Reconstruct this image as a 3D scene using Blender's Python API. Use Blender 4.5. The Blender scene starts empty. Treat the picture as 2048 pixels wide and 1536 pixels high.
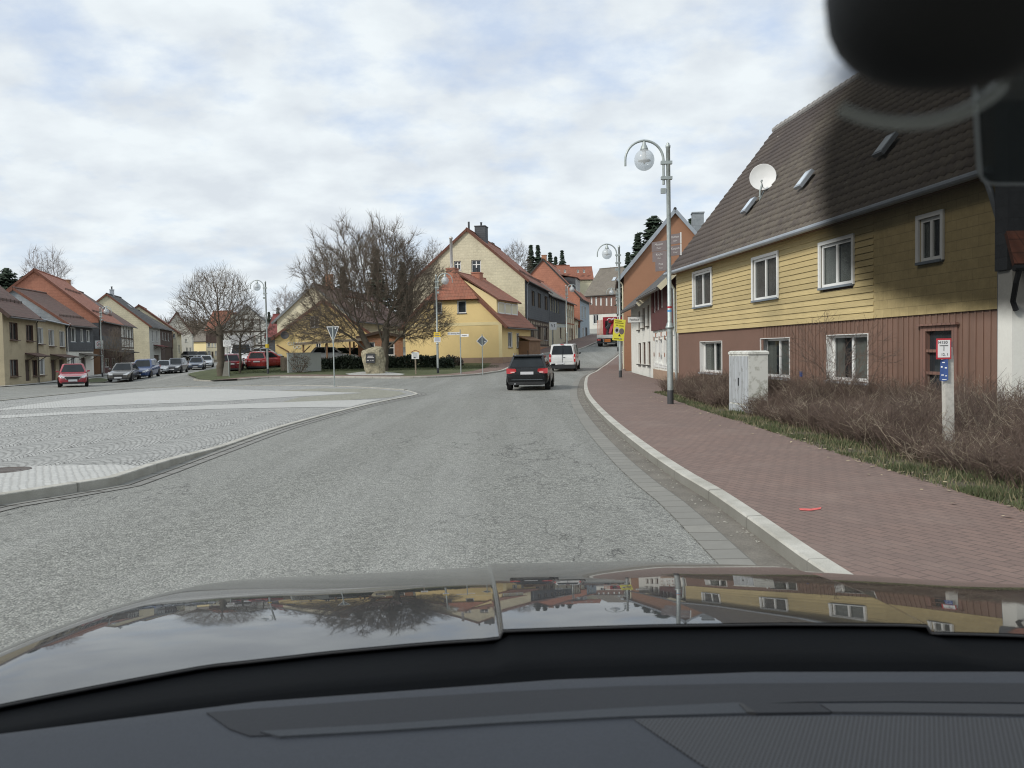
import bpy, math, random
import numpy as np
from mathutils import Vector, Matrix, noise as mnoise
from mathutils.geometry import tessellate_polygon
random.seed(7)
R = math.radians
scene = bpy.context.scene
COL = scene.collection

# ------------------------------------------------------------------ camera
CAM_H, F, PITCH, ROLL = 1.6, 1650.0, R(2.29), R(1.0)
c_f = Vector((0, math.cos(PITCH), -math.sin(PITCH)))
_r0 = Vector((1, 0, 0)); _u0 = Vector((0, math.sin(PITCH), math.cos(PITCH)))
c_r = math.cos(ROLL) * _r0 - math.sin(ROLL) * _u0
c_u = math.cos(ROLL) * _u0 + math.sin(ROLL) * _r0
CAMP = Vector((0, 0, CAM_H))
cam = bpy.data.cameras.new('camera'); camo = bpy.data.objects.new('camera', cam); COL.objects.link(camo)
cam.sensor_width = 36.0; cam.lens = 36.0 * F / 2048.0
cam.clip_start = 0.05; cam.clip_end = 3000
m = Matrix((c_r, c_u, -c_f)).transposed().to_4x4(); m.translation = CAMP
camo.matrix_world = m
cam.dof.use_dof = True; cam.dof.focus_distance = 30.0
cam.dof.aperture_fstop = cam.lens / 2.2      # 2.2 mm lens opening
scene.camera = camo
scene.view_settings.view_transform = 'Standard'; scene.view_settings.look = 'None'
scene.view_settings.gamma = 1.0; scene.view_settings.exposure = 0.3
scene.render.resolution_x = 1024; scene.render.resolution_y = 768
scene.cycles.max_bounces = 6; scene.cycles.transparent_max_bounces = 12
scene.cycles.use_denoising = True; scene.cycles.pixel_filter_type = 'BLACKMAN_HARRIS'; scene.cycles.filter_width = 1.1

# ------------------------------------------------------------------ sky and sun
SUN_EL, SUN_AZ = R(36), R(-125)      # azimuth from +Y, clockwise: behind the camera, to the left
world = bpy.data.worlds.new('World'); scene.world = world; world.use_nodes = True
wt = world.node_tree; wn = wt.nodes; wl = wt.links
bg = wn['Background']; bg.inputs['Strength'].default_value = 0.125
sky = wn.new('ShaderNodeTexSky'); sky.sky_type = 'NISHITA'; sky.sun_disc = False
sky.sun_elevation = SUN_EL; sky.sun_rotation = SUN_AZ; sky.air_density = 1.0; sky.dust_density = 1.5
tc = wn.new('ShaderNodeTexCoord'); sep = wn.new('ShaderNodeSeparateXYZ'); wl.new(tc.outputs['Generated'], sep.inputs[0])
def wmath(op, a, b=None):
    n = wn.new('ShaderNodeMath'); n.operation = op
    for i, v in enumerate((a, b)):
        if v is None: continue
        if isinstance(v, (int, float)): n.inputs[i].default_value = v
        else: wl.new(v, n.inputs[i])
    return n.outputs[0]
den = wmath('ADD', wmath('MAXIMUM', sep.outputs['Z'], 0.0), 0.30)
cx = wmath('DIVIDE', sep.outputs['X'], den); cy = wmath('DIVIDE', sep.outputs['Y'], den)
cmb = wn.new('ShaderNodeCombineXYZ'); wl.new(cx, cmb.inputs[0]); wl.new(cy, cmb.inputs[1])
def wnoise(scale, detail, rough, off):
    n = wn.new('ShaderNodeTexNoise'); n.inputs['Scale'].default_value = scale; n.inputs['Detail'].default_value = detail
    n.inputs['Roughness'].default_value = rough
    mp = wn.new('ShaderNodeMapping'); mp.inputs['Location'].default_value = off; mp.inputs['Scale'].default_value = (1.0, 1.1, 1.0)
    wl.new(cmb.outputs[0], mp.inputs[0]); wl.new(mp.outputs[0], n.inputs['Vector']); return n.outputs['Fac']
n1 = wnoise(4.4, 8, 0.57, (3.1, 1.7, 0)); n2 = wnoise(1.5, 3, 0.5, (8.3, 2.2, 0)); n3 = wnoise(5.2, 5, 0.52, (3.25, 1.9, 0.4))
mix12 = wmath('ADD', wmath('MULTIPLY', n1, 0.75), wmath('MULTIPLY', n2, 0.35))
ramp = wn.new('ShaderNodeValToRGB'); wl.new(mix12, ramp.inputs[0])
ramp.color_ramp.elements[0].position = 0.39; ramp.color_ramp.elements[0].color = (0.40, 0.40, 0.40, 1)
ramp.color_ramp.elements[1].position = 0.56; ramp.color_ramp.elements[1].color = (1, 1, 1, 1)
cshade = wn.new('ShaderNodeValToRGB'); wl.new(n3, cshade.inputs[0])
CLOUDK = 6.3
cshade.color_ramp.elements[0].position = 0.34; cshade.color_ramp.elements[0].color = (0.74, 0.80, 0.86, 1)
cshade.color_ramp.elements[1].position = 0.62; cshade.color_ramp.elements[1].color = (0.90, 0.965, 1.0, 1)
csc = wn.new('ShaderNodeVectorMath'); csc.operation = 'SCALE'; csc.inputs['Scale'].default_value = CLOUDK
wl.new(cshade.outputs[0], csc.inputs[0])
# thin veil of cloud near the horizon
veil = wmath('SUBTRACT', 1.0, wmath('MULTIPLY', wmath('MAXIMUM', sep.outputs['Z'], 0.0), 2.4))
fac = wmath('MAXIMUM', ramp.outputs[0], wmath('MULTIPLY', wmath('MAXIMUM', veil, 0.0), 0.85))
skm = wn.new('ShaderNodeMix'); skm.data_type = 'RGBA'; wl.new(fac, skm.inputs[0])
bsc = wn.new('ShaderNodeVectorMath'); bsc.operation = 'MULTIPLY_ADD'
bsc.inputs[1].default_value = (0.45, 0.45, 0.45); bsc.inputs[2].default_value = (2.1, 2.6, 3.6)
wl.new(sky.outputs[0], bsc.inputs[0])
wl.new(bsc.outputs[0], skm.inputs[6]); wl.new(csc.outputs[0], skm.inputs[7]); wl.new(skm.outputs[2], bg.inputs['Color'])

sl = bpy.data.lights.new('sun', 'SUN'); so = bpy.data.objects.new('sun', sl); COL.objects.link(so)
sl.energy = 2.0; sl.angle = R(11); sl.color = (1.0, 0.94, 0.86)
sd = Vector((math.sin(SUN_AZ) * math.cos(SUN_EL), math.cos(SUN_AZ) * math.cos(SUN_EL), math.sin(SUN_EL)))
so.rotation_euler = sd.to_track_quat('Z', 'Y').to_euler()

# ------------------------------------------------------------------ measuring helpers
def ray(px, py):
    return c_f + c_r * ((px - 1024) / F) - c_u * ((py - 768) / F)
def P(px, py, Y):
    d = ray(px, py); return CAMP + d * (Y / d.y)
def smooth(a, b, x):
    t = min(1.0, max(0.0, (x - a) / (b - a))); return t * t * (3 - 2 * t)
def lerp_tab(tab, x):
    if x <= tab[0][0]: return tab[0][1]
    for (a, va), (b, vb) in zip(tab, tab[1:]):
        if x <= b: return va + (vb - va) * (x - a) / (b - a)
    return tab[-1][1]
ZR = [(0, 0), (56, 0), (66, .25), (80, 1.0), (100, 2.0), (150, 4.5), (165, 5.3), (300, 21), (900, 30)]
ZL = [(0, 0), (28, -.06), (50, -.26), (70, -.32), (85, -.25), (110, .3), (150, 1.05), (180, 2), (300, 7), (900, 24)]
def zf(x, y):
    k = smooth(58, 68, y); w = smooth(16 + 6 * k, 27 + 9 * k, -x)
    return (1 - w) * lerp_tab(ZR, y) + w * lerp_tab(ZL, y)
def G(px, py, off=0.0):
    d = ray(px, py); t = 30.0
    lo, hi = 0.5, 400.0
    for _ in range(60):
        t = (lo + hi) / 2; q = CAMP + d * t
        if q.z > zf(q.x, q.y) + off: lo = t
        else: hi = t
    q = CAMP + d * lo
    return Vector((q.x, q.y, zf(q.x, q.y) + off))

# ------------------------------------------------------------------ mesh builder
BASE = {}
class Frame:
    """vertical plane: t along the ground line A->B, n outward (right-hand side of A->B), z absolute"""
    def __init__(s, A, B):
        s.o = Vector((A[0], A[1], 0)); d = Vector((B[0] - A[0], B[1] - A[1], 0)); s.L = d.length
        s.e = d.normalized(); s.n = Vector((s.e.y, -s.e.x, 0))
    def pt(s, t, n, z): return s.o + s.e * t + s.n * n + Vector((0, 0, z))
    def hit(s, px, py, n=0.0):
        d = ray(px, py); k = ((s.o + s.n * n - CAMP).dot(s.n)) / d.dot(s.n); q = CAMP + d * k
        return (q - s.o).dot(s.e), q.z
    def zat(s, px, py): return s.hit(px, py)[1]
WORLD = Frame((0, 0), (1, 0))
class MB:
    def __init__(s): s.v = []; s.f = []; s.uv = []
    def poly(s, pts, uv=None):
        i = len(s.v); s.v.extend(Vector(p) for p in pts); s.f.append(tuple(range(i, i + len(pts))))
        s.uv.append(uv if uv else [(0, 0)] * len(pts))
    def box(s, fr, t0, t1, n0, n1, z0, z1):
        if t0 > t1: t0, t1 = t1, t0
        if n0 > n1: n0, n1 = n1, n0
        if z0 > z1: z0, z1 = z1, z0
        p = fr.pt
        a, b, c, d = p(t0, n1, z0), p(t1, n1, z0), p(t1, n1, z1), p(t0, n1, z1)
        e, f, g, h = p(t0, n0, z0), p(t1, n0, z0), p(t1, n0, z1), p(t0, n0, z1)
        tz = [(t0, z0), (t1, z0), (t1, z1), (t0, z1)]
        nz = [(n0, z0), (n1, z0), (n1, z1), (n0, z1)]
        tn = [(t0, n0), (t1, n0), (t1, n1), (t0, n1)]
        s.poly([a, b, c, d], tz); s.poly([f, e, h, g], [(t1, z0), (t0, z0), (t0, z1), (t1, z1)])
        s.poly([e, a, d, h], nz); s.poly([b, f, g, c], [(n1, z0), (n0, z0), (n0, z1), (n1, z1)])
        s.poly([h, d, c, g], [(t0, n0), (t0, n1), (t1, n1), (t1, n0)]); s.poly([a, e, f, b], tn)
        return s
    def bx(s, x0, x1, y0, y1, z0, z1):      # axis-aligned, local coordinates
        return s.box(WORLD, x0, x1, -y1, -y0, z0, z1)
    def bar(s, a, b, w, h=None, up=Vector((0, 0, 1))):
        a = Vector(a); b = Vector(b); h = h or w
        d = (b - a).normalized(); x = d.cross(up)
        if x.length < 1e-4: x = d.cross(Vector((0, 1, 0)))
        x.normalize(); y = x.cross(d)
        q = [(-1, -1), (1, -1), (1, 1), (-1, 1)]
        A = [a + x * (w / 2 * i) + y * (h / 2 * j) for i, j in q]; B = [b + x * (w / 2 * i) + y * (h / 2 * j) for i, j in q]
        for k in range(4): s.poly([A[k], A[(k + 1) % 4], B[(k + 1) % 4], B[k]])
        s.poly(A[::-1]); s.poly(B); return s
    def tube(s, pts, r, k=8, cap=True):
        pts = [Vector(p) for p in pts]; n = len(pts)
        rr = r if isinstance(r, (list, tuple)) else [r] * n
        rings = []; prev = None; ln = 0.0; lens = []
        for i in range(n):
            d = (pts[min(i + 1, n - 1)] - pts[max(i - 1, 0)]).normalized()
            x = (prev - d * prev.dot(d)) if prev else d.orthogonal()
            if x.length < 1e-5: x = d.orthogonal()
            x.normalize(); prev = x; y = d.cross(x)
            if i: ln += (pts[i] - pts[i - 1]).length
            lens.append(ln)
            rings.append([pts[i] + (x * math.cos(2 * math.pi * j / k) + y * math.sin(2 * math.pi * j / k)) * rr[i] for j in range(k)])
        b = len(s.v)
        for rg in rings: s.v.extend(rg)
        for i in range(n - 1):
            for j in range(k):
                s.f.append((b + i * k + j, b + i * k + (j + 1) % k, b + (i + 1) * k + (j + 1) % k, b + (i + 1) * k + j))
                s.uv.append([(j / k, lens[i]), ((j + 1) / k, lens[i]), ((j + 1) / k, lens[i + 1]), (j / k, lens[i + 1])])
        if cap:
            s.poly(rings[0][::-1]); s.poly(rings[-1])
        return s
    def lathe(s, prof, c=(0, 0, 0), k=16):
        c = Vector(c); b = len(s.v)
        for r, z in prof:
            for j in range(k):
                a = 2 * math.pi * j / k; s.v.append(c + Vector((r * math.cos(a), r * math.sin(a), z)))
        for i in range(len(prof) - 1):
            for j in range(k):
                s.f.append((b + i * k + j, b + i * k + (j + 1) % k, b + (i + 1) * k + (j + 1) % k, b + (i + 1) * k + j))
                s.uv.append([(0, 0)] * 4)
        return s
    def loft(s, rings, cap=True, closed=True):
        b = len(s.v); k = len(rings[0])
        for rg in rings: s.v.extend(Vector(p) for p in rg)
        for i in range(len(rings) - 1):
            for j in range(k if closed else k - 1):
                s.f.append((b + i * k + j, b + i * k + (j + 1) % k, b + (i + 1) * k + (j + 1) % k, b + (i + 1) * k + j))
                s.uv.append([(j / k, i), ((j + 1) / k, i), ((j + 1) / k, i + 1), (j / k, i + 1)])
        if cap:
            s.f.append(tuple(range(b + k - 1, b - 1, -1))); s.uv.append([(0, 0)] * k)
            e = b + (len(rings) - 1) * k
            s.f.append(tuple(range(e, e + k))); s.uv.append([(0, 0)] * k)
        return s
    def slab(s, pts, th, uax=None):
        """thick flat polygon (upper face pts); UV in metres, u horizontal, v up the slope"""
        pts = [Vector(p) for p in pts]; nrm = Vector((0, 0, 0))
        for i in range(len(pts)): nrm += pts[i].cross(pts[(i + 1) % len(pts)])
        nrm.normalize()
        if nrm.z < 0: pts = pts[::-1]; nrm = -nrm
        u = uax if uax else Vector((-nrm.y, nrm.x, 0)); u = u.normalized() if u.length > 1e-4 else Vector((1, 0, 0))
        v = nrm.cross(u)
        if v.z < 0: v = -v
        uvs = [(p.dot(u), p.dot(v)) for p in pts]
        low = [p - nrm * th for p in pts]
        s.poly(pts, uvs); s.poly(low[::-1], uvs[::-1])
        for i in range(len(pts)):
            j = (i + 1) % len(pts); s.poly([low[i], low[j], pts[j], pts[i]])
        return s
    def prism(s, fr, tz, n0, n1):
        """polygon in (t,z), extruded from n0 (back) to n1 (front)"""
        A = [fr.pt(t, n1, z) for t, z in tz]; B = [fr.pt(t, n0, z) for t, z in tz]
        s.poly(A, list(tz)); s.poly(B[::-1], list(tz)[::-1])
        k = len(tz)
        for i in range(k):
            j = (i + 1) % k; s.poly([A[j], A[i], B[i], B[j]])
        return s
    def mesh(s, name, base=Vector((0, 0, 0)), smooth=False):
        me = bpy.data.meshes.new(name)
        me.from_pydata([tuple(v - base) for v in s.v], [], s.f)
        uvl = me.uv_layers.new(name='UVMap')
        flat = [c for u in s.uv for xy in u for c in xy]
        uvl.data.foreach_set('uv', flat)
        if smooth: me.polygons.foreach_set('use_smooth', [True] * len(me.polygons))
        me.update(); return me
    def build(s, name, mat, parent=None, smooth=False, base=None, subsurf=0, label=None):
        if base is None: base = BASE.get(parent.name, Vector((0, 0, 0))) if parent else Vector((0, 0, 0))
        me = s.mesh(name, base, smooth); me.materials.append(mat)
        o = bpy.data.objects.new(name, me); COL.objects.link(o)
        if parent: o.parent = parent
        else: o.location = base
        BASE[o.name] = Vector(base)
        if subsurf:
            md = o.modifiers.new('sub', 'SUBSURF'); md.levels = subsurf; md.render_levels = subsurf
        if label: o['label'] = label
        return o
def tag(o, label, cat, group=None, kind=None):
    if label: o['label'] = label
    if cat: o['category'] = cat
    if group: o['group'] = group
    if kind: o['kind'] = kind
    return o
def thing(name, label, cat, loc=(0, 0, 0), group=None):
    o = bpy.data.objects.new(name, None); COL.objects.link(o); o.location = loc; BASE[o.name] = Vector(loc)
    o.empty_display_size = 0.3
    return tag(o, label, cat, group)
def copy_tree(o, parent=None):
    c = o.copy(); COL.objects.link(c); c.parent = parent; BASE[c.name] = BASE.get(o.name, Vector((0, 0, 0)))
    for ch in list(o.children): copy_tree(ch, c)
    return c
def mesh_from_arrays(name, verts, faces_list, smooth=False, uvs=None):
    """verts (N,3); faces_list: list of (M,k) int arrays"""
    me = bpy.data.meshes.new(name)
    verts = np.asarray(verts, dtype=np.float32)
    me.vertices.add(len(verts)); me.vertices.foreach_set('co', verts.ravel())
    loops = np.concatenate([f.ravel() for f in faces_list]).astype(np.int32)
    tot = np.concatenate([np.full(len(f), f.shape[1], dtype=np.int32) for f in faces_list])
    st = np.concatenate([[0], np.cumsum(tot)[:-1]]).astype(np.int32)
    me.loops.add(len(loops)); me.loops.foreach_set('vertex_index', loops)
    me.polygons.add(len(tot)); me.polygons.foreach_set('loop_start', st); me.polygons.foreach_set('loop_total', tot)
    if smooth: me.polygons.foreach_set('use_smooth', np.ones(len(tot), dtype=bool))
    me.update(calc_edges=True); me.validate()
    return me
def link_mesh(name, me, mat, parent=None, base=(0, 0, 0)):
    me.materials.append(mat)
    o = bpy.data.objects.new(name, me); COL.objects.link(o)
    if parent: o.parent = parent
    else: o.location = base
    BASE[o.name] = Vector(base); return o
def tubes(polys, k=3):
    """list of (pts (m,3), radii (m,)) -> verts, faces; vectorised over equal lengths"""
    groups = {}
    for p, r in polys: groups.setdefault(len(p), []).append((p, r))
    V, Fc, off = [], [], 0
    for mlen, L in groups.items():
        Pn = np.array([p for p, _ in L], dtype=np.float64); Rn = np.array([r for _, r in L], dtype=np.float64)
        N = len(L)
        d = np.empty_like(Pn); d[:, 1:-1] = Pn[:, 2:] - Pn[:, :-2]; d[:, 0] = Pn[:, 1] - Pn[:, 0]; d[:, -1] = Pn[:, -1] - Pn[:, -2]
        d /= np.linalg.norm(d, axis=2, keepdims=True) + 1e-9
        ref = np.where(np.abs(d[:, :1, 2:3]) > 0.8, np.array([1., 0, 0]), np.array([0, 0, 1.]))
        x = np.cross(d, np.broadcast_to(ref, d.shape)); x /= np.linalg.norm(x, axis=2, keepdims=True) + 1e-9
        y = np.cross(d, x)
        a = np.arange(k) * 2 * np.pi / k
        ring = Pn[:, :, None, :] + (x[:, :, None, :] * np.cos(a)[None, None, :, None] + y[:, :, None, :] * np.sin(a)[None, None, :, None]) * Rn[:, :, None, None]
        V.append(ring.reshape(-1, 3))
        idx = np.arange(N * mlen * k).reshape(N, mlen, k) + off
        q = np.stack([idx[:, :-1, :], np.roll(idx, -1, 2)[:, :-1, :], np.roll(idx, -1, 2)[:, 1:, :], idx[:, 1:, :]], axis=-1)
        Fc.append(q.reshape(-1, 4)); off += N * mlen * k
    return np.concatenate(V), np.concatenate(Fc)
def spline(pts, step=0.5):
    """Catmull-Rom through 2-D/3-D points, resampled"""
    pts = [Vector(p) for p in pts]; out = []
    for i in range(len(pts) - 1):
        p0 = pts[max(i - 1, 0)]; p1 = pts[i]; p2 = pts[i + 1]; p3 = pts[min(i + 2, len(pts) - 1)]
        n = max(1, int((p2 - p1).length / step))
        for j in range(n):
            t = j / n
            out.append(0.5 * ((2 * p1) + (p2 - p0) * t + (2 * p0 - 5 * p1 + 4 * p2 - p3) * t * t + (3 * p1 - p0 - 3 * p2 + p3) * t ** 3))
    out.append(pts[-1]); return out
def offset_line(pts, d):
    """shift a polyline to its left by d (xy)"""
    out = []
    for i, p in enumerate(pts):
        a = pts[max(i - 1, 0)]; b = pts[min(i + 1, len(pts) - 1)]
        e = Vector((b.x - a.x, b.y - a.y)); e.normalize()
        out.append(Vector((p.x - e.y * d, p.y + e.x * d, 0)))
    return out

# ------------------------------------------------------------------ materials
def newmat(name):
    mt = bpy.data.materials.new(name); mt.use_nodes = True
    nt = mt.node_tree; return mt, nt, nt.nodes, nt.links, nt.nodes['Principled BSDF']
def nnode(nt, typ, **kw):
    n = nt.nodes.new(typ)
    for k, v in kw.items():
        if k in ('operation', 'data_type', 'blend_type', 'feature', 'offset', 'noise_dimensions', 'distance', 'offset_frequency'): setattr(n, k, v)
        else: n.inputs[k].default_value = v
    return n
def mth(nt, op, a, b=None, c=None):
    n = nt.nodes.new('ShaderNodeMath'); n.operation = op
    for i, v in enumerate((a, b, c)):
        if v is None: continue
        if isinstance(v, (int, float)): n.inputs[i].default_value = v
        else: nt.links.new(v, n.inputs[i])
    return n.outputs[0]
def mixc(nt, fac, a, b, mode='MIX'):
    n = nt.nodes.new('ShaderNodeMix'); n.data_type = 'RGBA'; n.blend_type = mode
    for s, v in ((0, fac), (6, a), (7, b)):
        if isinstance(v, (int, float)): n.inputs[s].default_value = v
        elif isinstance(v, (tuple, list)): n.inputs[s].default_value = (*v[:3], 1)
        else: nt.links.new(v, n.inputs[s])
    return n.outputs[2]
def coords(nt, kind='Object'):
    return nt.nodes.new('ShaderNodeTexCoord').outputs[kind]
def noise(nt, vec, scale, detail=3, rough=0.55):
    n = nt.nodes.new('ShaderNodeTexNoise'); n.inputs['Scale'].default_value = scale
    n.inputs['Detail'].default_value = detail; n.inputs['Roughness'].default_value = rough
    nt.links.new(vec, n.inputs['Vector']); return n.outputs['Fac']
def rampf(nt, fac, p0, p1, v0=0.0, v1=1.0):
    n = nt.nodes.new('ShaderNodeMapRange'); n.inputs[1].default_value = p0; n.inputs[2].default_value = p1
    n.inputs[3].default_value = v0; n.inputs[4].default_value = v1; nt.links.new(fac, n.inputs[0]); return n.outputs[0]
def bump(nt, h, bs, strength=0.4, dist=0.01):
    b = nt.nodes.new('ShaderNodeBump'); b.inputs['Strength'].default_value = strength; b.inputs['Distance'].default_value = dist
    nt.links.new(h, b.inputs['Height']); nt.links.new(b.outputs[0], bs.inputs['Normal'])
def sc(c, k): return tuple(min(1.0, x * k) for x in c)
def plain(name, col, rough=0.7, var=0.18, scale=1.3, fine=35.0, bmp=0.15, metal=0.0, spec=0.4, coat=0.0, dirt=0.0):
    mt, nt, nd, lk, bs = newmat(name)
    co = coords(nt)
    a = noise(nt, co, scale, 5); b = noise(nt, co, fine, 3)
    f = mth(nt, 'ADD', mth(nt, 'MULTIPLY', a, 0.65), mth(nt, 'MULTIPLY', b, 0.35))
    f = rampf(nt, f, 0.3, 0.7)
    c = mixc(nt, f, sc(col, 1 - var), sc(col, 1 + var))
    if dirt:
        dn = rampf(nt, noise(nt, co, scale * 2.7, 6, 0.7), 0.5, 0.72, 0, dirt)
        c = mixc(nt, dn, c, (0.06, 0.055, 0.045))
    lk.new(c, bs.inputs['Base Color'])
    bs.inputs['Roughness'].default_value = rough; bs.inputs['Metallic'].default_value = metal
    bs.inputs['Specular IOR Level'].default_value = spec; bs.inputs['Coat Weight'].default_value = coat
    bs.inputs['Coat Roughness'].default_value = 0.05
    if bmp: bump(nt, b, bs, bmp, 0.01)
    return mt
def paint(name, col, rough=0.28):
    mt, nt, nd, lk, bs = newmat(name)
    fl = rampf(nt, noise(nt, coords(nt), 2.2, 4), 0.35, 0.7)
    lk.new(mixc(nt, fl, sc(col, 0.9), sc(col, 1.1)), bs.inputs['Base Color'])
    lk.new(rampf(nt, noise(nt, coords(nt), 5, 4), 0.3, 0.7, rough * 0.8, rough * 1.5), bs.inputs['Roughness'])
    bs.inputs['Coat Weight'].default_value = 0.7 if max(col) > .03 else .35; bs.inputs['Coat Roughness'].default_value = 0.04; bs.inputs['Specular IOR Level'].default_value = .5 if max(col) > .03 else .25
    return mt
def tiles(name, ca, cb, w=0.24, h=0.34, moss=0.0, mosscol=(0.10, 0.10, 0.06), bstr=0.9, shingle=False):
    mt, nt, nd, lk, bs = newmat(name)
    uv = coords(nt, 'UV')
    br = nt.nodes.new('ShaderNodeTexBrick'); lk.new(uv, br.inputs['Vector'])
    br.offset = 0.5 if shingle else 0.0
    br.inputs['Scale'].default_value = 1.0; br.inputs['Brick Width'].default_value = w; br.inputs['Row Height'].default_value = h
    br.inputs['Mortar Size'].default_value = 0.006 if shingle else 0.012; br.inputs['Mortar Smooth'].default_value = 0.3; br.inputs['Bias'].default_value = 0.0
    br.inputs['Color1'].default_value = (*ca, 1); br.inputs['Color2'].default_value = (*cb, 1); br.inputs['Mortar'].default_value = (*sc(ca, 0.62 if shingle else 0.35), 1)
    sp = nt.nodes.new('ShaderNodeSeparateXYZ'); lk.new(uv, sp.inputs[0])
    saw = mth(nt, 'FRACT', mth(nt, 'DIVIDE', sp.outputs['Y'], h))
    wav = mth(nt, 'SINE', mth(nt, 'MULTIPLY', sp.outputs['X'], 2 * math.pi / w))
    obj = coords(nt)
    lo = rampf(nt, noise(nt, obj, 0.7, 5, 0.65), 0.35, 0.7)
    c = mixc(nt, mth(nt, 'MULTIPLY', lo, 0.55), br.outputs['Color'], sc(cb, 0.62))
    sp2 = rampf(nt, noise(nt, obj, 6.0, 5, 0.7), 0.45, 0.65)
    c = mixc(nt, mth(nt, 'MULTIPLY', sp2, 0.3), c, sc(ca, 1.3))
    # darker line along the butt edge of each course
    edge = rampf(nt, saw, 0.0, 0.10, 0.25 if shingle else 0.55, 0.0)
    c = mixc(nt, edge, c, sc(ca, 0.3))
    if moss:
        ms = rampf(nt, noise(nt, obj, 1.6, 7, 0.72), 0.47, 0.66, 0, moss); c = mixc(nt, ms, c, mosscol)
    lk.new(c, bs.inputs['Base Color']); bs.inputs['Roughness'].default_value = 0.75
    hgt = mth(nt, 'SUBTRACT', mth(nt, 'MULTIPLY', wav, 0.0 if shingle else 0.35), saw)
    bump(nt, hgt, bs, bstr, 0.04)
    return mt
def boards(name, col, width=0.14, vertical=True, var=0.14, gap=0.10):
    """painted or stained boards, UV in metres"""
    mt, nt, nd, lk, bs = newmat(name)
    uv = coords(nt, 'UV'); sp = nt.nodes.new('ShaderNodeSeparateXYZ'); lk.new(uv, sp.inputs[0])
    ax = sp.outputs['X'] if vertical else sp.outputs['Y']
    q = mth(nt, 'DIVIDE', ax, width); fr_ = mth(nt, 'FRACT', q); cell = mth(nt, 'FLOOR', q)
    wn_ = nt.nodes.new('ShaderNodeTexWhiteNoise'); wn_.noise_dimensions = '1D'; lk.new(cell, wn_.inputs['W'])
    mp = nt.nodes.new('ShaderNodeMapping'); mp.inputs['Scale'].default_value = (18, 1.2, 1) if vertical else (1.2, 18, 1)
    lk.new(uv, mp.inputs[0]); grain = noise(nt, mp.outputs[0], 2.0, 4)
    f = mth(nt, 'ADD', mth(nt, 'MULTIPLY', wn_.outputs['Value'], 0.6), mth(nt, 'MULTIPLY', grain, 0.5))
    c = mixc(nt, rampf(nt, f, 0.2, 0.95), sc(col, 1 - var), sc(col, 1 + var))
    g = grain
    if gap > 0:
        g = mth(nt, 'MINIMUM', rampf(nt, fr_, 0.0, gap), rampf(nt, fr_, 1 - gap, 1.0, 1, 0)) if vertical else rampf(nt, fr_, 0.0, gap)
        c = mixc(nt, g, sc(col, 0.22), c)
    st = rampf(nt, noise(nt, coords(nt), 1.1, 5, 0.65), 0.45, 0.75, 0, 0.35); c = mixc(nt, st, c, sc(col, 0.62))
    lk.new(c, bs.inputs['Base Color']); bs.inputs['Roughness'].default_value = 0.72
    bump(nt, mth(nt, 'ADD', g, mth(nt, 'MULTIPLY', grain, 0.15)), bs, 0.6, 0.015)
    return mt
def bricks(name, ca, cb, mortar, w=0.25, h=0.077, msize=0.010, bstr=0.5, off=0.5):
    mt, nt, nd, lk, bs = newmat(name)
    uv = coords(nt, 'UV'); br = nt.nodes.new('ShaderNodeTexBrick'); lk.new(uv, br.inputs['Vector']); br.offset = off
    br.inputs['Scale'].default_value = 1; br.inputs['Brick Width'].default_value = w; br.inputs['Row Height'].default_value = h
    br.inputs['Mortar Size'].default_value = msize; br.inputs['Color1'].default_value = (*ca, 1); br.inputs['Color2'].default_value = (*cb, 1)
    br.inputs['Mortar'].default_value = (*mortar, 1)
    n = rampf(nt, noise(nt, coords(nt), 9, 4), 0.3, 0.7); c = mixc(nt, mth(nt, 'MULTIPLY', n, 0.4), br.outputs['Color'], sc(ca, 0.7))
    lk.new(c, bs.inputs['Base Color']); bs.inputs['Roughness'].default_value = 0.85
    bump(nt, mth(nt, 'SUBTRACT', 1.0, br.outputs['Fac']), bs, bstr, 0.01); return mt
def glassmat(name, tint=(0.02, 0.025, 0.03), clear=0.0):
    mt, nt, nd, lk, bs = newmat(name)
    lk.new(mixc(nt, rampf(nt, noise(nt, coords(nt), 1.5, 2), 0.3, 0.7), tint, sc(tint, 1.8)), bs.inputs['Base Color'])
    bs.inputs['Roughness'].default_value = 0.04; bs.inputs['IOR'].default_value = 1.55
    if clear:
        tr = nt.nodes.new('ShaderNodeBsdfTransparent'); tr.inputs[0].default_value = (0.92, 0.95, 0.94, 1)
        mx = nt.nodes.new('ShaderNodeMixShader'); mx.inputs[0].default_value = clear
        lk.new(bs.outputs[0], mx.inputs[1]); lk.new(tr.outputs[0], mx.inputs[2]); lk.new(mx.outputs[0], nd['Material Output'].inputs[0])
    return mt
M = {}
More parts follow.
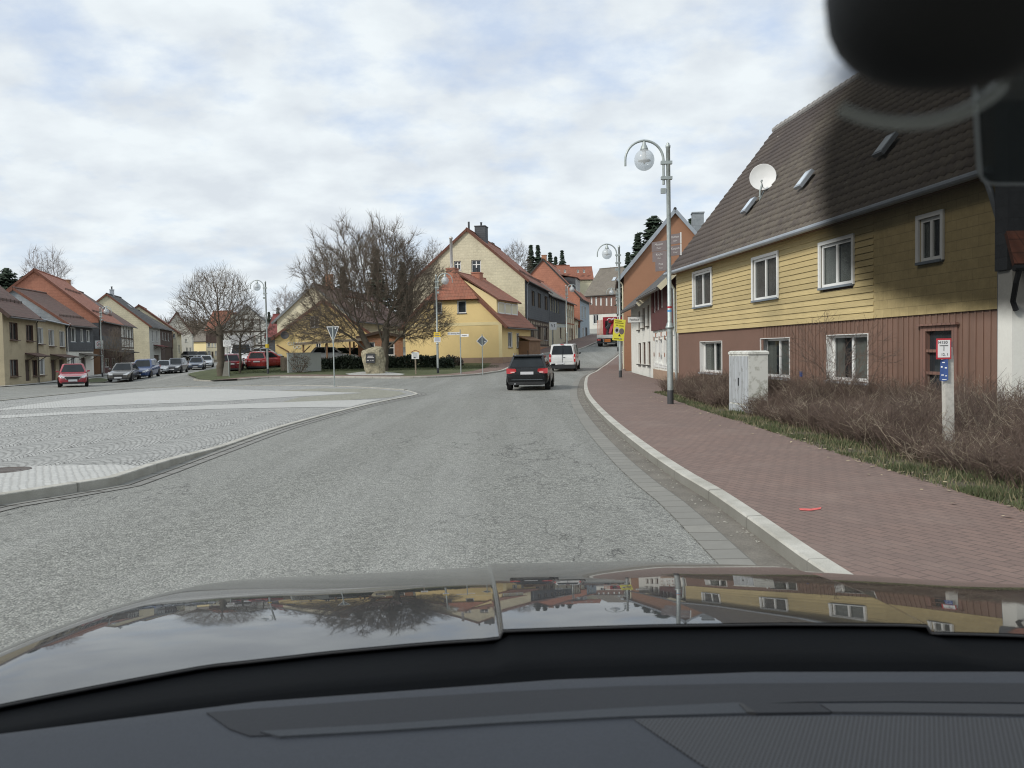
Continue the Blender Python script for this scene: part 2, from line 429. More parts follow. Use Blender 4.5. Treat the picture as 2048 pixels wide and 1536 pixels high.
# ---- ground
def asphalt():
    mt, nt, nd, lk, bs = newmat('road_asphalt'); co = coords(nt)
    vo = nt.nodes.new('ShaderNodeTexVoronoi'); vo.inputs['Scale'].default_value = 62; lk.new(co, vo.inputs['Vector'])
    sp = nt.nodes.new('ShaderNodeSeparateColor'); lk.new(vo.outputs['Color'], sp.inputs[0])
    vo2 = nt.nodes.new('ShaderNodeTexVoronoi'); vo2.inputs['Scale'].default_value = 27; lk.new(co, vo2.inputs['Vector'])
    sp2 = nt.nodes.new('ShaderNodeSeparateColor'); lk.new(vo2.outputs['Color'], sp2.inputs[0])
    stones = mth(nt, 'ADD', mth(nt, 'MULTIPLY', sp.outputs[0], 0.6), mth(nt, 'MULTIPLY', sp2.outputs[0], 0.4))
    c = mixc(nt, rampf(nt, stones, 0.15, 0.9), (0.14, 0.144, 0.130), (0.43, 0.437, 0.398))
    gap = rampf(nt, vo.outputs['Distance'], 0.35, 0.75, 0, 0.55); c = mixc(nt, gap, c, (0.10, 0.10, 0.098))
    big = rampf(nt, noise(nt, co, 0.22, 5, 0.6), 0.35, 0.7, 0, 0.5); c = mixc(nt, big, c, (0.20, 0.203, 0.19))
    mp = nt.nodes.new('ShaderNodeMapping'); mp.inputs['Scale'].default_value = (1.1, 0.05, 1); lk.new(co, mp.inputs[0])
    trk = rampf(nt, noise(nt, mp.outputs[0], 1.0, 4), 0.45, 0.7, 0, 0.28); c = mixc(nt, trk, c, (0.40, 0.405, 0.385))
    # fine cracks
    mp2 = nt.nodes.new('ShaderNodeMapping'); mp2.inputs['Scale'].default_value = (0.35, 0.16, 1); lk.new(co, mp2.inputs[0])
    cr = noise(nt, mp2.outputs[0], 1.6, 8, 0.62); line = mth(nt, 'ABSOLUTE', mth(nt, 'SUBTRACT', cr, 0.5))
    ck = mth(nt, 'MULTIPLY', rampf(nt, line, 0.0, 0.006, 1, 0), rampf(nt, noise(nt, co, 0.12, 2), 0.45, 0.55))
    c = mixc(nt, mth(nt, 'MULTIPLY', ck, 0.8), c, (0.05, 0.05, 0.048))
    lk.new(c, bs.inputs['Base Color']); bs.inputs['Roughness'].default_value = 0.82; bs.inputs['Specular IOR Level'].default_value = 0.35
    bump(nt, mth(nt, 'SUBTRACT', stones, vo.outputs['Distance']), bs, 0.7, 0.012); return mt
M['asphalt'] = asphalt()
def cobbles(name, ca, cb, joint, size=0.11, arcs=True):
    mt, nt, nd, lk, bs = newmat(name); co = coords(nt)
    sp = nt.nodes.new('ShaderNodeSeparateXYZ'); lk.new(co, sp.inputs[0])
    if arcs:   # segmental arcs, 1.3 m wide
        W = 1.3
        k = mth(nt, 'DIVIDE', sp.outputs['X'], W); fx = mth(nt, 'SUBTRACT', mth(nt, 'FRACT', k), 0.5)
        lift = mth(nt, 'MULTIPLY', mth(nt, 'MULTIPLY', fx, fx), 1.9 * W)
        yy = mth(nt, 'ADD', sp.outputs['Y'], lift)
    else: yy = sp.outputs['Y']
    cb_ = nt.nodes.new('ShaderNodeCombineXYZ'); lk.new(sp.outputs['X'], cb_.inputs[0]); lk.new(yy, cb_.inputs[1])
    nz = nt.nodes.new('ShaderNodeTexNoise'); nz.inputs['Scale'].default_value = 5; lk.new(co, nz.inputs['Vector'])
    ad = nt.nodes.new('ShaderNodeVectorMath'); ad.operation = 'MULTIPLY_ADD'; ad.inputs[1].default_value = (0.06, 0.06, 0)
    lk.new(nz.outputs['Color'], ad.inputs[0]); lk.new(cb_.outputs[0], ad.inputs[2])
    br = nt.nodes.new('ShaderNodeTexBrick'); lk.new(ad.outputs[0], br.inputs['Vector']); br.inputs['Scale'].default_value = 1
    br.inputs['Brick Width'].default_value = size * 1.15; br.inputs['Row Height'].default_value = size; br.inputs['Mortar Size'].default_value = 0.013
    br.inputs['Mortar Smooth'].default_value = 0.5
    br.inputs['Color1'].default_value = (*ca, 1); br.inputs['Color2'].default_value = (*cb, 1); br.inputs['Mortar'].default_value = (*joint, 1)
    c = br.outputs['Color']
    if arcs:   # open joints where the arcs meet
        v = mth(nt, 'ABSOLUTE', fx); rowj = mth(nt, 'FRACT', mth(nt, 'DIVIDE', yy, size * 6))
        dk = mth(nt, 'MULTIPLY', rampf(nt, v, 0.36, 0.5), rampf(nt, rowj, 0.75, 0.95)); c = mixc(nt, mth(nt, 'MULTIPLY', dk, 0.95), c, sc(joint, 0.6))
        ring = rampf(nt, mth(nt, 'FRACT', mth(nt, 'DIVIDE', yy, size * 6)), 0.86, 0.93)
        c = mixc(nt, mth(nt, 'MULTIPLY', mth(nt, 'MULTIPLY', ring, rampf(nt, noise(nt, co, 1.4, 3), .4, .6)), 0.7), c, joint)
    big = rampf(nt, noise(nt, co, 0.5, 5, 0.6), 0.35, 0.68, 0, 0.45); c = mixc(nt, big, c, sc(ca, 0.72))
    lk.new(c, bs.inputs['Base Color']); bs.inputs['Roughness'].default_value = 0.7
    bump(nt, mth(nt, 'SUBTRACT', 1.0, br.outputs['Fac']), bs, 0.8, 0.02); return mt
M['cobbles'] = cobbles('plaza_cobbles', (0.44, 0.445, 0.425), (0.30, 0.305, 0.29), (0.085, 0.083, 0.076))
M['cobbles_warm'] = cobbles('plaza_cobbles_mossy', (0.36, 0.35, 0.29), (0.26, 0.26, 0.21), (0.10, 0.105, 0.07), 0.12, False)
M['slabs'] = cobbles('plaza_pale_setts', (0.55, 0.555, 0.53), (0.47, 0.475, 0.455), (0.36, 0.36, 0.34), 0.085, False)
def pavers():
    mt, nt, nd, lk, bs = newmat('pavement_red_pavers'); co = coords(nt)
    mp = nt.nodes.new('ShaderNodeMapping'); mp.inputs['Rotation'].default_value = (0, 0, R(65)); lk.new(co, mp.inputs[0])
    br = nt.nodes.new('ShaderNodeTexBrick'); lk.new(mp.outputs[0], br.inputs['Vector']); br.inputs['Scale'].default_value = 1
    br.inputs['Brick Width'].default_value = 0.2; br.inputs['Row Height'].default_value = 0.1; br.inputs['Mortar Size'].default_value = 0.006
    br.inputs['Color1'].default_value = (0.228, 0.152, 0.124, 1); br.inputs['Color2'].default_value = (0.185, 0.125, 0.104, 1); br.inputs['Mortar'].default_value = (0.08, 0.06, 0.05, 1)
    c = br.outputs['Color']
    big = rampf(nt, noise(nt, co, 0.55, 6, 0.65), 0.35, 0.7, 0, 0.5); c = mixc(nt, big, c, (0.155, 0.118, 0.103))
    sand = rampf(nt, noise(nt, co, 0.9, 6, 0.7), 0.52, 0.75, 0, 0.5); c = mixc(nt, sand, c, (0.28, 0.215, 0.18))
    sp = rampf(nt, noise(nt, co, 60, 2), 0.35, 0.7, 0, 0.35); c = mixc(nt, sp, c, (0.12, 0.08, 0.072))
    lk.new(c, bs.inputs['Base Color']); bs.inputs['Roughness'].default_value = 0.8
    bump(nt, mth(nt, 'SUBTRACT', 1.0, br.outputs['Fac']), bs, 0.5, 0.006); return mt
M['pavers'] = pavers()
M['kerb'] = plain('kerb_granite', (0.46, 0.45, 0.40), 0.8, 0.2, 1.5, 60, 0.3, dirt=0.35)
M['gutter'] = bricks('gutter_blocks', (0.25, 0.245, 0.22), (0.20, 0.198, 0.18), (0.12, 0.115, 0.10), 5.0, 0.30, 0.011, 0.5, 0.0)
M['gutter_dirt'] = plain('gutter_dirt', (0.165, 0.152, 0.13), 0.95, 0.4, 2.2, 50, 0.8)
M['soil'] = plain('garden_soil', (0.10, 0.085, 0.06), 0.95, 0.35, 0.6, 12, 0.5)
M['lawn'] = plain('lawn', (0.072, 0.085, 0.037), 0.95, 0.35, 0.9, 25, 0.5)
M['grass'] = plain('grass_blades', (0.080, 0.098, 0.044), 0.8, 0.4, 3.0, 60, 0.0)
M['drygrass'] = plain('dry_grass_blades', (0.19, 0.17, 0.10), 0.85, 0.4, 3.0, 60, 0.0)
# ---- walls
M['plaster_beige'] = plain('plaster_beige', (0.40, 0.345, 0.235), 0.9, 0.14, 0.6, 25, 0.2, dirt=0.25)
M['plaster_cream'] = plain('plaster_cream', (0.62, 0.58, 0.43), 0.9, 0.08, 0.5, 25, 0.15, dirt=0.08)
M['plaster_white'] = plain('plaster_white', (0.66, 0.66, 0.61), 0.9, 0.07, 0.5, 25, 0.15, dirt=0.12)
M['plaster_yellow'] = plain('plaster_yellow', (0.75, 0.58, 0.275), 0.9, 0.06, 0.4, 25, 0.12, dirt=0.05)
M['plaster_yellow_pale'] = plain('plaster_yellow_pale', (0.75, 0.64, 0.36), 0.9, 0.05, 0.4, 25, 0.1)
M['plaster_orange'] = plain('plaster_orange', (0.31, 0.165, 0.10), 0.9, 0.10, 0.4, 25, 0.15, dirt=0.1)
M['plaster_brown'] = plain('plaster_brown', (0.172, 0.103, 0.078), 0.9, 0.10, 0.7, 45, 0.4, dirt=0.15)
M['plaster_grey'] = plain('plaster_grey', (0.42, 0.43, 0.41), 0.9, 0.1, 0.5, 25, 0.15, dirt=0.1)
M['plaster_blue'] = plain('plaster_blue_grey', (0.33, 0.39, 0.43), 0.9, 0.1, 0.5, 25, 0.15)
M['plinth'] = plain('plinth_stone', (0.33, 0.235, 0.17), 0.9, 0.15, 0.9, 25, 0.3, dirt=0.25)
M['slate'] = tiles('slate_cladding', (0.085, 0.092, 0.10), (0.06, 0.066, 0.073), 0.3, 0.22, 0, bstr=0.4, shingle=True)
M['slate_light'] = tiles('fibre_cement_grey', (0.30, 0.33, 0.35), (0.26, 0.29, 0.31), 0.4, 0.4, 0, bstr=0.3, shingle=True)
M['slate_cream'] = tiles('fibre_cement_cream', (0.62, 0.575, 0.42), (0.59, 0.545, 0.395), 0.4, 0.28, 0, bstr=0.12, shingle=True)
M['tile_hung'] = tiles('tile_hung_orange', (0.42, 0.185, 0.12), (0.385, 0.165, 0.105), 0.3, 0.33, 0, bstr=0.3, shingle=True)
M['shingle_yellow'] = tiles('yellow_shingles', (0.44, 0.35, 0.17), (0.395, 0.312, 0.148), 0.32, 0.2, 0, bstr=0.4, shingle=True)
M['board_brown'] = boards('brown_boards', (0.195, 0.108, 0.083), 0.145, True, gap=0.07)
M['board_dark'] = boards('dark_brown_boards', (0.07, 0.045, 0.038), 0.18, True)
M['board_maroon'] = boards('maroon_boards', (0.13, 0.055, 0.05), 0.16, True)
M['board_red'] = boards('dark_red_boards', (0.105, 0.035, 0.035), 0.16, True)
M['siding_yellow'] = boards('yellow_siding', (0.60, 0.445, 0.165), 50.0, False, 0.08, 0.0)
M['timber'] = plain('dark_timber', (0.06, 0.04, 0.03), 0.8, 0.2, 2, 30, 0.3)
M['timber_brown'] = plain('brown_timber', (0.20, 0.115, 0.065), 0.8, 0.2, 2, 30, 0.3)
M['timber_red'] = plain('red_brown_timber', (0.30, 0.11, 0.05), 0.8, 0.2, 2, 30, 0.3)
M['timber_grey'] = plain('weathered_timber', (0.24, 0.20, 0.15), 0.85, 0.25, 2, 30, 0.4)
M['brick'] = bricks('orange_brick', (0.42, 0.17, 0.08), (0.34, 0.135, 0.065), (0.36, 0.30, 0.23))
M['roof_brown'] = tiles('roof_brown', (0.17, 0.095, 0.075), (0.135, 0.078, 0.062), 0.3, 0.36, 0.5, (0.11, 0.095, 0.07))
M['roof_red'] = tiles('roof_red', (0.31, 0.112, 0.066), (0.24, 0.09, 0.054), 0.3, 0.36, 0.35, (0.17, 0.10, 0.065))
M['roof_orange'] = tiles('roof_orange', (0.40, 0.155, 0.095), (0.345, 0.13, 0.08), 0.3, 0.36, 0.1)
M['roof_dark'] = tiles('roof_dark', (0.085, 0.082, 0.08), (0.065, 0.063, 0.063), 0.3, 0.36, 0.25)
M['roof_grey'] = tiles('roof_grey_brown', (0.20, 0.175, 0.145), (0.165, 0.145, 0.12), 0.3, 0.36, 0.5, (0.19, 0.175, 0.13))
M['roof_maroon'] = tiles('roof_maroon', (0.22, 0.055, 0.05), (0.19, 0.05, 0.045), 0.3, 0.36, 0.1)
M['roof_near'] = plain('concrete_tile_brown', (0.100, 0.080, 0.072), 0.8, 0.3, 0.8, 14, 0.3, dirt=0.15)
M['white_paint'] = plain('white_window_paint', (0.72, 0.73, 0.71), 0.45, 0.05, 2, 30, 0.05)
M['grey_trim'] = plain('grey_sill_metal', (0.34, 0.36, 0.38), 0.5, 0.12, 2, 30, 0.1)
M['blue_trim'] = plain('slate_blue_trim', (0.16, 0.19, 0.22), 0.6, 0.15, 2, 30, 0.1)
M['brown_trim'] = plain('brown_window_frame', (0.10, 0.06, 0.045), 0.6, 0.15, 2, 30, 0.1)
M['zinc'] = plain('zinc', (0.36, 0.39, 0.42), 0.42, 0.15, 2.5, 20, 0.05, metal=0.65)
M['galv'] = plain('galvanised_steel', (0.38, 0.42, 0.41), 0.5, 0.2, 3.5, 14, 0.06, metal=0.55)
M['dark_metal'] = plain('dark_metal', (0.045, 0.047, 0.05), 0.5, 0.2, 3, 30, 0.1)
M['gut_dark'] = plain('dark_gutter', (0.06, 0.055, 0.05), 0.5, 0.2, 3, 30, 0.1)
M['glass'] = glassmat('window_glass', (0.018, 0.022, 0.025))
M['steel_bright'] = plain('steel_bright', (0.58, 0.58, 0.57), 0.35, 0.1, 3, 30, 0.05, metal=0.3)
M['glass_sky_tint'] = glassmat('skylight_sky_tint', (0.34, 0.38, 0.41))  # pale base colour stands in for sky reflected in the panes
M['glass_clear'] = glassmat('window_glass_clear', (0.02, 0.025, 0.028), 0.66)
M['curtain'] = plain('net_curtain', (0.56, 0.54, 0.50), 0.95, 0.12, 3, 40, 0.2)
M['curtain_mauve'] = plain('mauve_curtain', (0.42, 0.35, 0.33), 0.95, 0.2, 3, 40, 0.2)
M['room_shade'] = plain('room_shade', (0.03, 0.03, 0.03), 0.95, 0.2, 1, 10, 0)  # near-black colour stands in for the unlit rooms behind the windows
M['car_glass'] = glassmat('car_glass', (0.012, 0.015, 0.017)); M['car_glass'].node_tree.nodes['Principled BSDF'].inputs['IOR'].default_value = 1.36
M['tyre'] = plain('tyre_rubber', (0.018, 0.018, 0.018), 0.85, 0.2, 4, 60, 0.2)
M['rim'] = plain('alloy_rim', (0.45, 0.46, 0.47), 0.35, 0.1, 4, 60, 0.0, metal=0.8)
M['black_plastic'] = plain('black_plastic', (0.022, 0.023, 0.025), 0.6, 0.2, 4, 80, 0.1)
M['tail'] = plain('tail_light', (0.42, 0.012, 0.015), 0.2, 0.15, 6, 40, 0.0, coat=0.8)
M['tail_pale'] = plain('tail_light_clear', (0.75, 0.45, 0.42), 0.2, 0.1, 6, 40, 0.0, coat=0.8)
M['head'] = plain('headlamp_glass', (0.50, 0.52, 0.53), 0.12, 0.3, 12, 40, 0.0, metal=0.4, coat=1.0)
M['plate'] = plain('number_plate', (0.55, 0.56, 0.58), 0.5, 0.06, 6, 60, 0.0)
M['chrome'] = plain('chrome', (0.6, 0.61, 0.62), 0.15, 0.05, 6, 60, 0.0, metal=1.0)
M['sign_white'] = plain('sign_white', (0.70, 0.71, 0.70), 0.5, 0.05, 4, 60, 0.0)
M['sign_red'] = plain('sign_red', (0.42, 0.03, 0.04), 0.5, 0.08, 4, 60, 0.0)
M['sign_yellow'] = plain('sign_yellow', (0.78, 0.55, 0.05), 0.5, 0.06, 4, 60, 0.0)
M['poster_yellow'] = plain('poster_yellow', (0.70, 0.66, 0.07), 0.6, 0.08, 4, 60, 0.0)
M['sign_back'] = plain('sign_back_grey', (0.085, 0.10, 0.11), 0.55, 0.12, 4, 60, 0.0)
M['ink'] = plain('black_lettering', (0.02, 0.02, 0.022), 0.6, 0.1, 4, 60, 0.0)
M['ink_blue'] = plain('blue_lettering', (0.05, 0.08, 0.22), 0.6, 0.1, 4, 60, 0.0)
M['sign_blue'] = plain('sign_blue', (0.03, 0.07, 0.22), 0.6, 0.2, 9, 60, 0.0)
M['sign_brown'] = plain('sign_brown_grey', (0.15, 0.125, 0.125), 0.6, 0.15, 4, 60, 0.0)
M['letter_pale'] = plain('pale_lettering', (0.48, 0.46, 0.45), 0.6, 0.1, 4, 60, 0.0)
M['bark'] = plain('bark', (0.105, 0.090, 0.068), 0.95, 0.3, 2.2, 18, 0.8)
M['twig'] = plain('twigs_grey_brown', (0.150, 0.122, 0.095), 0.9, 0.3, 0.5, 12, 0.0)
M['twig_pale'] = plain('birch_twigs', (0.30, 0.27, 0.26), 0.9, 0.25, 0.5, 12, 0.0)
M['hedge_twig'] = plain('hedge_twigs', (0.132, 0.096, 0.077), 0.9, 0.45, 2.2, 22, 0.0)
M['hedge_twig_pale'] = plain('dry_stalks', (0.34, 0.29, 0.22), 0.9, 0.35, 2.2, 22, 0.0)
M['needles'] = plain('spruce_needles', (0.030, 0.048, 0.030), 0.9, 0.45, 0.8, 12, 0.0)
M['leaf_dark'] = plain('evergreen_leaves', (0.028, 0.042, 0.024), 0.6, 0.5, 2.0, 20, 0.0)
M['woods'] = plain('bare_woods', (0.135, 0.112, 0.088), 0.95, 0.4, 0.06, 0.8, 0.0)
M['rock'] = plain('boulder_stone', (0.31, 0.28, 0.195), 0.9, 0.4, 2.6, 11, 1.0, dirt=0.55)
M['cabinet'] = plain('weathered_cabinet', (0.50, 0.51, 0.49), 0.7, 0.15, 2.0, 30, 0.2)
# ================================================================== SETTING
def gxy(px, py, off=0.0): return G(px, py, off)
def struct(o, label=None): return tag(o, label, None, None, 'structure')
# ---- terrain
def grid_sheet(name, xs, ys, off, mat, zfun=zf):
    X, Y = np.meshgrid(xs, ys); Z = np.array([[zfun(x, y) + off for x in xs] for y in ys])
    nx, ny = len(xs), len(ys); idx = np.arange(nx * ny).reshape(ny, nx)
    q = np.stack([idx[:-1, :-1], idx[:-1, 1:], idx[1:, 1:], idx[1:, :-1]], -1).reshape(-1, 4)
    return link_mesh(name, mesh_from_arrays(name, np.stack([X, Y, Z], -1).reshape(-1, 3), [q], True), mat)
def spaced(a, b, fine0, fine1, fs, cs):
    out = list(np.arange(a, fine0, cs)) + list(np.arange(fine0, fine1, fs)) + list(np.arange(fine1, b + cs, cs)); return out
def zter(x, y):
    z = zf(x, y) - 0.10
    if y < -12 or abs(x) > 70: z += 0.0
    return z
struct(grid_sheet('ground', spaced(-700, 700, -70, 60, 2.0, 30), spaced(-60, 1400, -12, 170, 2.0, 25), 0.0, M['soil'], zter))
struct(grid_sheet('road', list(np.arange(-46, 24.1, 1.0)), list(np.arange(-8, 165.1, 1.0)), 0.0, M['asphalt']))

# ---- kerb polylines (road side edge of the stone, world xy)
KR_px = [(1640, 1135), (1599, 1108), (1510, 1044), (1418, 980), (1363, 948), (1284, 894), (1217, 840), (1184, 806), (1170, 784), (1168.5, 765), (1175, 750), (1197, 738), (1213, 727), (1236, 709)]
kr = [gxy(x, y, .12) for x, y in KR_px]; kr = [Vector((p.x, p.y, 0)) for p in kr]
d0 = (kr[0] - kr[1]).normalized()
kr = [kr[0] + d0 * 8] + kr + [Vector((14.3, 100, 0)), Vector((19, 125, 0)), Vector((24, 140, 0))]
KR = spline(kr, 0.6)
KL_w = [(4.0, 150), (9.5, 118)]
def sweep_kerb(name, line, w, h, inward, mat, z0=-0.06, hfun=None):
    """stone kerb: line = road-side edge; inward = +1 when the pavement lies on the left of the line"""
    rings = []; ln = 0
    for i, p in enumerate(line):
        a = line[max(i - 1, 0)]; b = line[min(i + 1, len(line) - 1)]
        e = Vector((b.x - a.x, b.y - a.y, 0)).normalized(); nn = Vector((-e.y, e.x, 0)) * inward
        z = zf(p.x, p.y); hh = hfun(i / (len(line) - 1)) if hfun else h
        q = Vector((p.x, p.y, 0))
        rings.append([q + Vector((0, 0, z + z0)), q + Vector((0, 0, z + hh - .015)), q + nn * .015 + Vector((0, 0, z + hh)), q + nn * w + Vector((0, 0, z + hh + .004)), q + nn * w + Vector((0, 0, z + z0))])
    mb = MB(); mb.loft(rings, True)
    return struct(mb.build(name, mat))
def kerbmat(face_dark=.72):
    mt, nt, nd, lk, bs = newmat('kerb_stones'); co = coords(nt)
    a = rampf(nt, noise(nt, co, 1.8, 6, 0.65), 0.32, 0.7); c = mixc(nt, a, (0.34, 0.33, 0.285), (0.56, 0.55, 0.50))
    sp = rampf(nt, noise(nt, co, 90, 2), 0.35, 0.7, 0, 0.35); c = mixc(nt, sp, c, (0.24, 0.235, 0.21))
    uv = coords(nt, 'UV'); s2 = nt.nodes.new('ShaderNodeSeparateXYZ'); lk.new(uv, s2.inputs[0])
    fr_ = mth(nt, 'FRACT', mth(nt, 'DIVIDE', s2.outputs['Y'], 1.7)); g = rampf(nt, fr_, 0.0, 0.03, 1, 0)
    c = mixc(nt, mth(nt, 'MULTIPLY', g, 0.75), c, (0.07, 0.065, 0.055)); ge = nt.nodes.new('ShaderNodeNewGeometry'); sg = nt.nodes.new('ShaderNodeSeparateXYZ'); lk.new(ge.outputs['True Normal'], sg.inputs[0]); c = mixc(nt, rampf(nt, sg.outputs['Z'], .3, .75, face_dark, 0), c, (.115, .112, .095))  # steep faces coloured darker than the top, by surface normal
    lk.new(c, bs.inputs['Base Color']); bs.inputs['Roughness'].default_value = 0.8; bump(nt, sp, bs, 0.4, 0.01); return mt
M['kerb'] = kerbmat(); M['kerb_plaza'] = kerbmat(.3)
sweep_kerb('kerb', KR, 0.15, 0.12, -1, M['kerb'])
def strip(name, A, B, off, mat, kind=True):
    n = min(len(A), len(B)); mb = MB(); s = 0
    for i in range(n - 1):
        a, b, c, d = A[i], B[i], B[i + 1], A[i + 1]; l = (A[i + 1] - A[i]).length
        z = lambda p: Vector((p.x, p.y, zf(p.x, p.y) + off))
        w = (A[i] - B[i]).length
        mb.poly([z(a), z(b), z(c), z(d)], [(0, s), (w, s), (w, s + l), (0, s + l)]); s += l
    o = mb.build(name, mat); me = o.data
    if sum(p.normal.z for p in me.polygons) < 0: me.flip_normals()
    return struct(o)
strip('gutter_dirt', KR, offset_line(KR, .27), .006, M['gutter_dirt'])
strip('gutter', offset_line(KR, .26), offset_line(KR, .53), .010, M['gutter'])
# right pavement
def resample(line, n):
    L = [0]
    for a, b in zip(line, line[1:]): L.append(L[-1] + (b - a).length)
    out = []; j = 0
    for i in range(n):
        s = L[-1] * i / (n - 1)
        while j < len(L) - 2 and L[j + 1] < s: j += 1
        t = (s - L[j]) / max(1e-6, L[j + 1] - L[j]); out.append(line[j].lerp(line[j + 1], min(1, max(0, t))))
    return out
EDGE_px = [(2200, 1080), (2048, 1018), (1900, 975), (1760, 932), (1640, 893), (1560, 867), (1480, 842), (1420, 824), (1360, 803), (1335, 792)]
edge = [gxy(x, y, .12) for x, y in EDGE_px]; edge = [Vector((p.x, p.y, 0)) for p in edge]
EDGE = spline(edge, 0.6)
out_line = [edge[0] + (edge[0] - edge[1]).normalized() * 8] + edge + [Vector(p + (0,)) for p in [(4.95, 26.5), (5.6, 30), (6.75, 33.6), (7.1, 42.4), (7.7, 54), (7.95, 58), (9.9, 66), (12.9, 80), (17.5, 100), (24, 130)]]
OUTL = spline(out_line, 0.6)
kin = offset_line(KR, -.14)
def nearest_pairs(A, B, n=160):
    return resample(A, n), resample(B, n)
# join by matching distance ahead (Y)
def at_y(line, y):
    best = None
    for a, b in zip(line, line[1:]):
        if (a.y - y) * (b.y - y) <= 0 and abs(b.y - a.y) > 1e-6:
            return a.lerp(b, (y - a.y) / (b.y - a.y))
    return line[0] if abs(line[0].y - y) < abs(line[-1].y - y) else line[-1]
ys = list(np.arange(0.5, 30, .5)) + list(np.arange(30, 118, 1.0))
SA = [at_y(kin, y) for y in ys]; SB = [at_y(OUTL, y) for y in ys]
strip('pavement', SA, SB, .124, M['pavers'])
# ---- plaza
PL_px = [(-260, 1062), (0, 1000), (95, 985), (235, 962), (310, 937), (420, 899), (560, 852), (680, 820), (770, 800), (826, 789), (836, 785), (815, 779), (740, 774), (640, 770.5), (560, 770), (420, 771.5), (300, 775), (200, 781), (100, 790), (0, 800), (-260, 826)]
PLH = .10
pl = [gxy(x, y, .06) for x, y in PL_px]; pl = [Vector((p.x, p.y, 0)) for p in pl]
near_edge = spline(pl[:12], 0.6)
# the kerb is tall at the near corner and flush further on
def plz(p):
    d = min((p - pl[1]).length, (p - pl[3]).length, (p - pl[0]).length)
    return 0.03 + 0.085 * (1 - smooth(1.0, 4.5, d))
far_edge = spline(pl[11:], 0.8)
loopline = near_edge[:-1] + far_edge
def poly_sheet(name, pts, offf, mat, kind='structure', grid=1.2):
    """flat polygon filled with grid points so that it follows the terrain"""
    tri = tessellate_polygon([[Vector((p.x, p.y, 0)) for p in pts]])
    import bmesh
    bm = bmesh.new(); vs = [bm.verts.new((p.x, p.y, 0)) for p in pts]
    for t in tri:
        try: bm.faces.new([vs[i] for i in t])
        except ValueError: pass
    for _ in range(6):
        es = [e for e in bm.edges if e.calc_length() > grid * 1.6]
        if not es: break
        bmesh.ops.subdivide_edges(bm, edges=es, cuts=1, use_grid_fill=False)
        bmesh.ops.triangulate(bm, faces=bm.faces[:])
    for v in bm.verts: v.co.z = zf(v.co.x, v.co.y) + (offf(v.co) if callable(offf) else offf)
    bmesh.ops.recalc_face_normals(bm, faces=bm.faces[:])
    me = bpy.data.meshes.new(name); bm.to_mesh(me); bm.free()
    if len(me.polygons) and sum(p.normal.z for p in me.polygons) < 0: me.flip_normals()
    o = link_mesh(name, me, mat); return tag(o, None, None, None, kind)
poly_sheet('plaza', loopline, lambda v: plz(Vector((v.x, v.y, 0))) - .004, M['cobbles'])
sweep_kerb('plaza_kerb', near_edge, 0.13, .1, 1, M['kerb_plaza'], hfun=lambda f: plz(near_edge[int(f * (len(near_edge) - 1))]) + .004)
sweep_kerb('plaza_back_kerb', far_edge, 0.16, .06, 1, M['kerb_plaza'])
strip('plaza_gutter', offset_line(near_edge, -.15), near_edge, .008, bricks('plaza_channel', (0.25, 0.25, 0.23), (0.21, 0.21, 0.195), (0.075, 0.07, 0.06), 5.0, 0.5, 0.02, 0.5, 0.0))
strip('plaza_gutter_outer', offset_line(near_edge, -.32), offset_line(near_edge, -.165), .006, bricks('plaza_channel_outer', (0.23, 0.23, 0.215), (0.20, 0.20, 0.187), (0.075, 0.07, 0.06), 5.0, 0.5, 0.02, 0.5, 0.0))
def pxpoly(L, off): return [Vector((p.x, p.y, 0)) for p in (gxy(x, y, off) for x, y in L)]
poly_sheet('plaza_pale_band', pxpoly([(0, 816), (66, 806.5), (150, 796), (220, 788), (300, 781), (374, 776.5), (450, 777), (527, 779.5), (640, 782), (725, 784), (600, 791), (440, 801), (220, 809), (0, 818.5)], .06), lambda v: plz(Vector((v.x, v.y, 0))) + .002, M['slabs'])
poly_sheet('plaza_pale_path', pxpoly([(0, 835), (130, 827), (264, 822), (440, 816), (615, 812.5), (700, 812), (735, 803), (765, 797), (640, 800), (483, 806), (220, 817), (0, 829)], .06), lambda v: plz(Vector((v.x, v.y, 0))) + .003, M['slabs'])
poly_sheet('plaza_corner_slabs', pxpoly([(-250, 1046), (0, 988), (95, 974), (228, 953), (298, 935), (230, 931), (120, 931), (0, 931), (-250, 931)], .10), lambda v: plz(Vector((v.x, v.y, 0))) + .002, M['slabs'])
poly_sheet('plaza_mossy_setts', pxpoly([(560, 780), (640, 775.5), (740, 776), (800, 781.5), (812, 786), (780, 793), (700, 798), (560, 803.5), (600, 792.5), (727, 784.5), (640, 781)], .06), lambda v: plz(Vector((v.x, v.y, 0))) + .0015, M['cobbles_warm'])
# manhole cover
mh = gxy(8, 939, .11); mb = MB(); mb.lathe([(0, .012), (.20, .012), (.21, .006), (.25, .006), (.26, .012), (.33, .012), (.335, -.02)], (0, 0, 0), 28)
zc = zf(mh.x, mh.y) + plz(Vector((mh.x, mh.y, 0)))
o = mb.build('manhole_cover', plain('cast_iron', (0.085, 0.07, 0.06), 0.6, 0.3, 6, 40, 0.6)); o.location = (mh.x, mh.y, zc); tag(o, 'rusty round manhole cover in the pale setts of the plaza corner', 'manhole cover')
# red paint mark on the pavement
pm = [gxy(x, y, .13) for x, y in [(1598, 1016), (1622, 1017), (1643, 1014), (1641, 1018), (1620, 1021), (1600, 1020)]]
mb = MB(); mb.poly([Vector((p.x, p.y, zf(p.x, p.y) + .129)) for p in pm][::-1]); o = mb.build('paint_mark', plain('red_spray_paint', (0.62, 0.12, 0.11), .7, .3, 30, 90, 0)); 
if o.data.polygons[0].normal.z < 0: o.data.flip_normals()
struct(o, 'short red spray mark on the brick pavement')
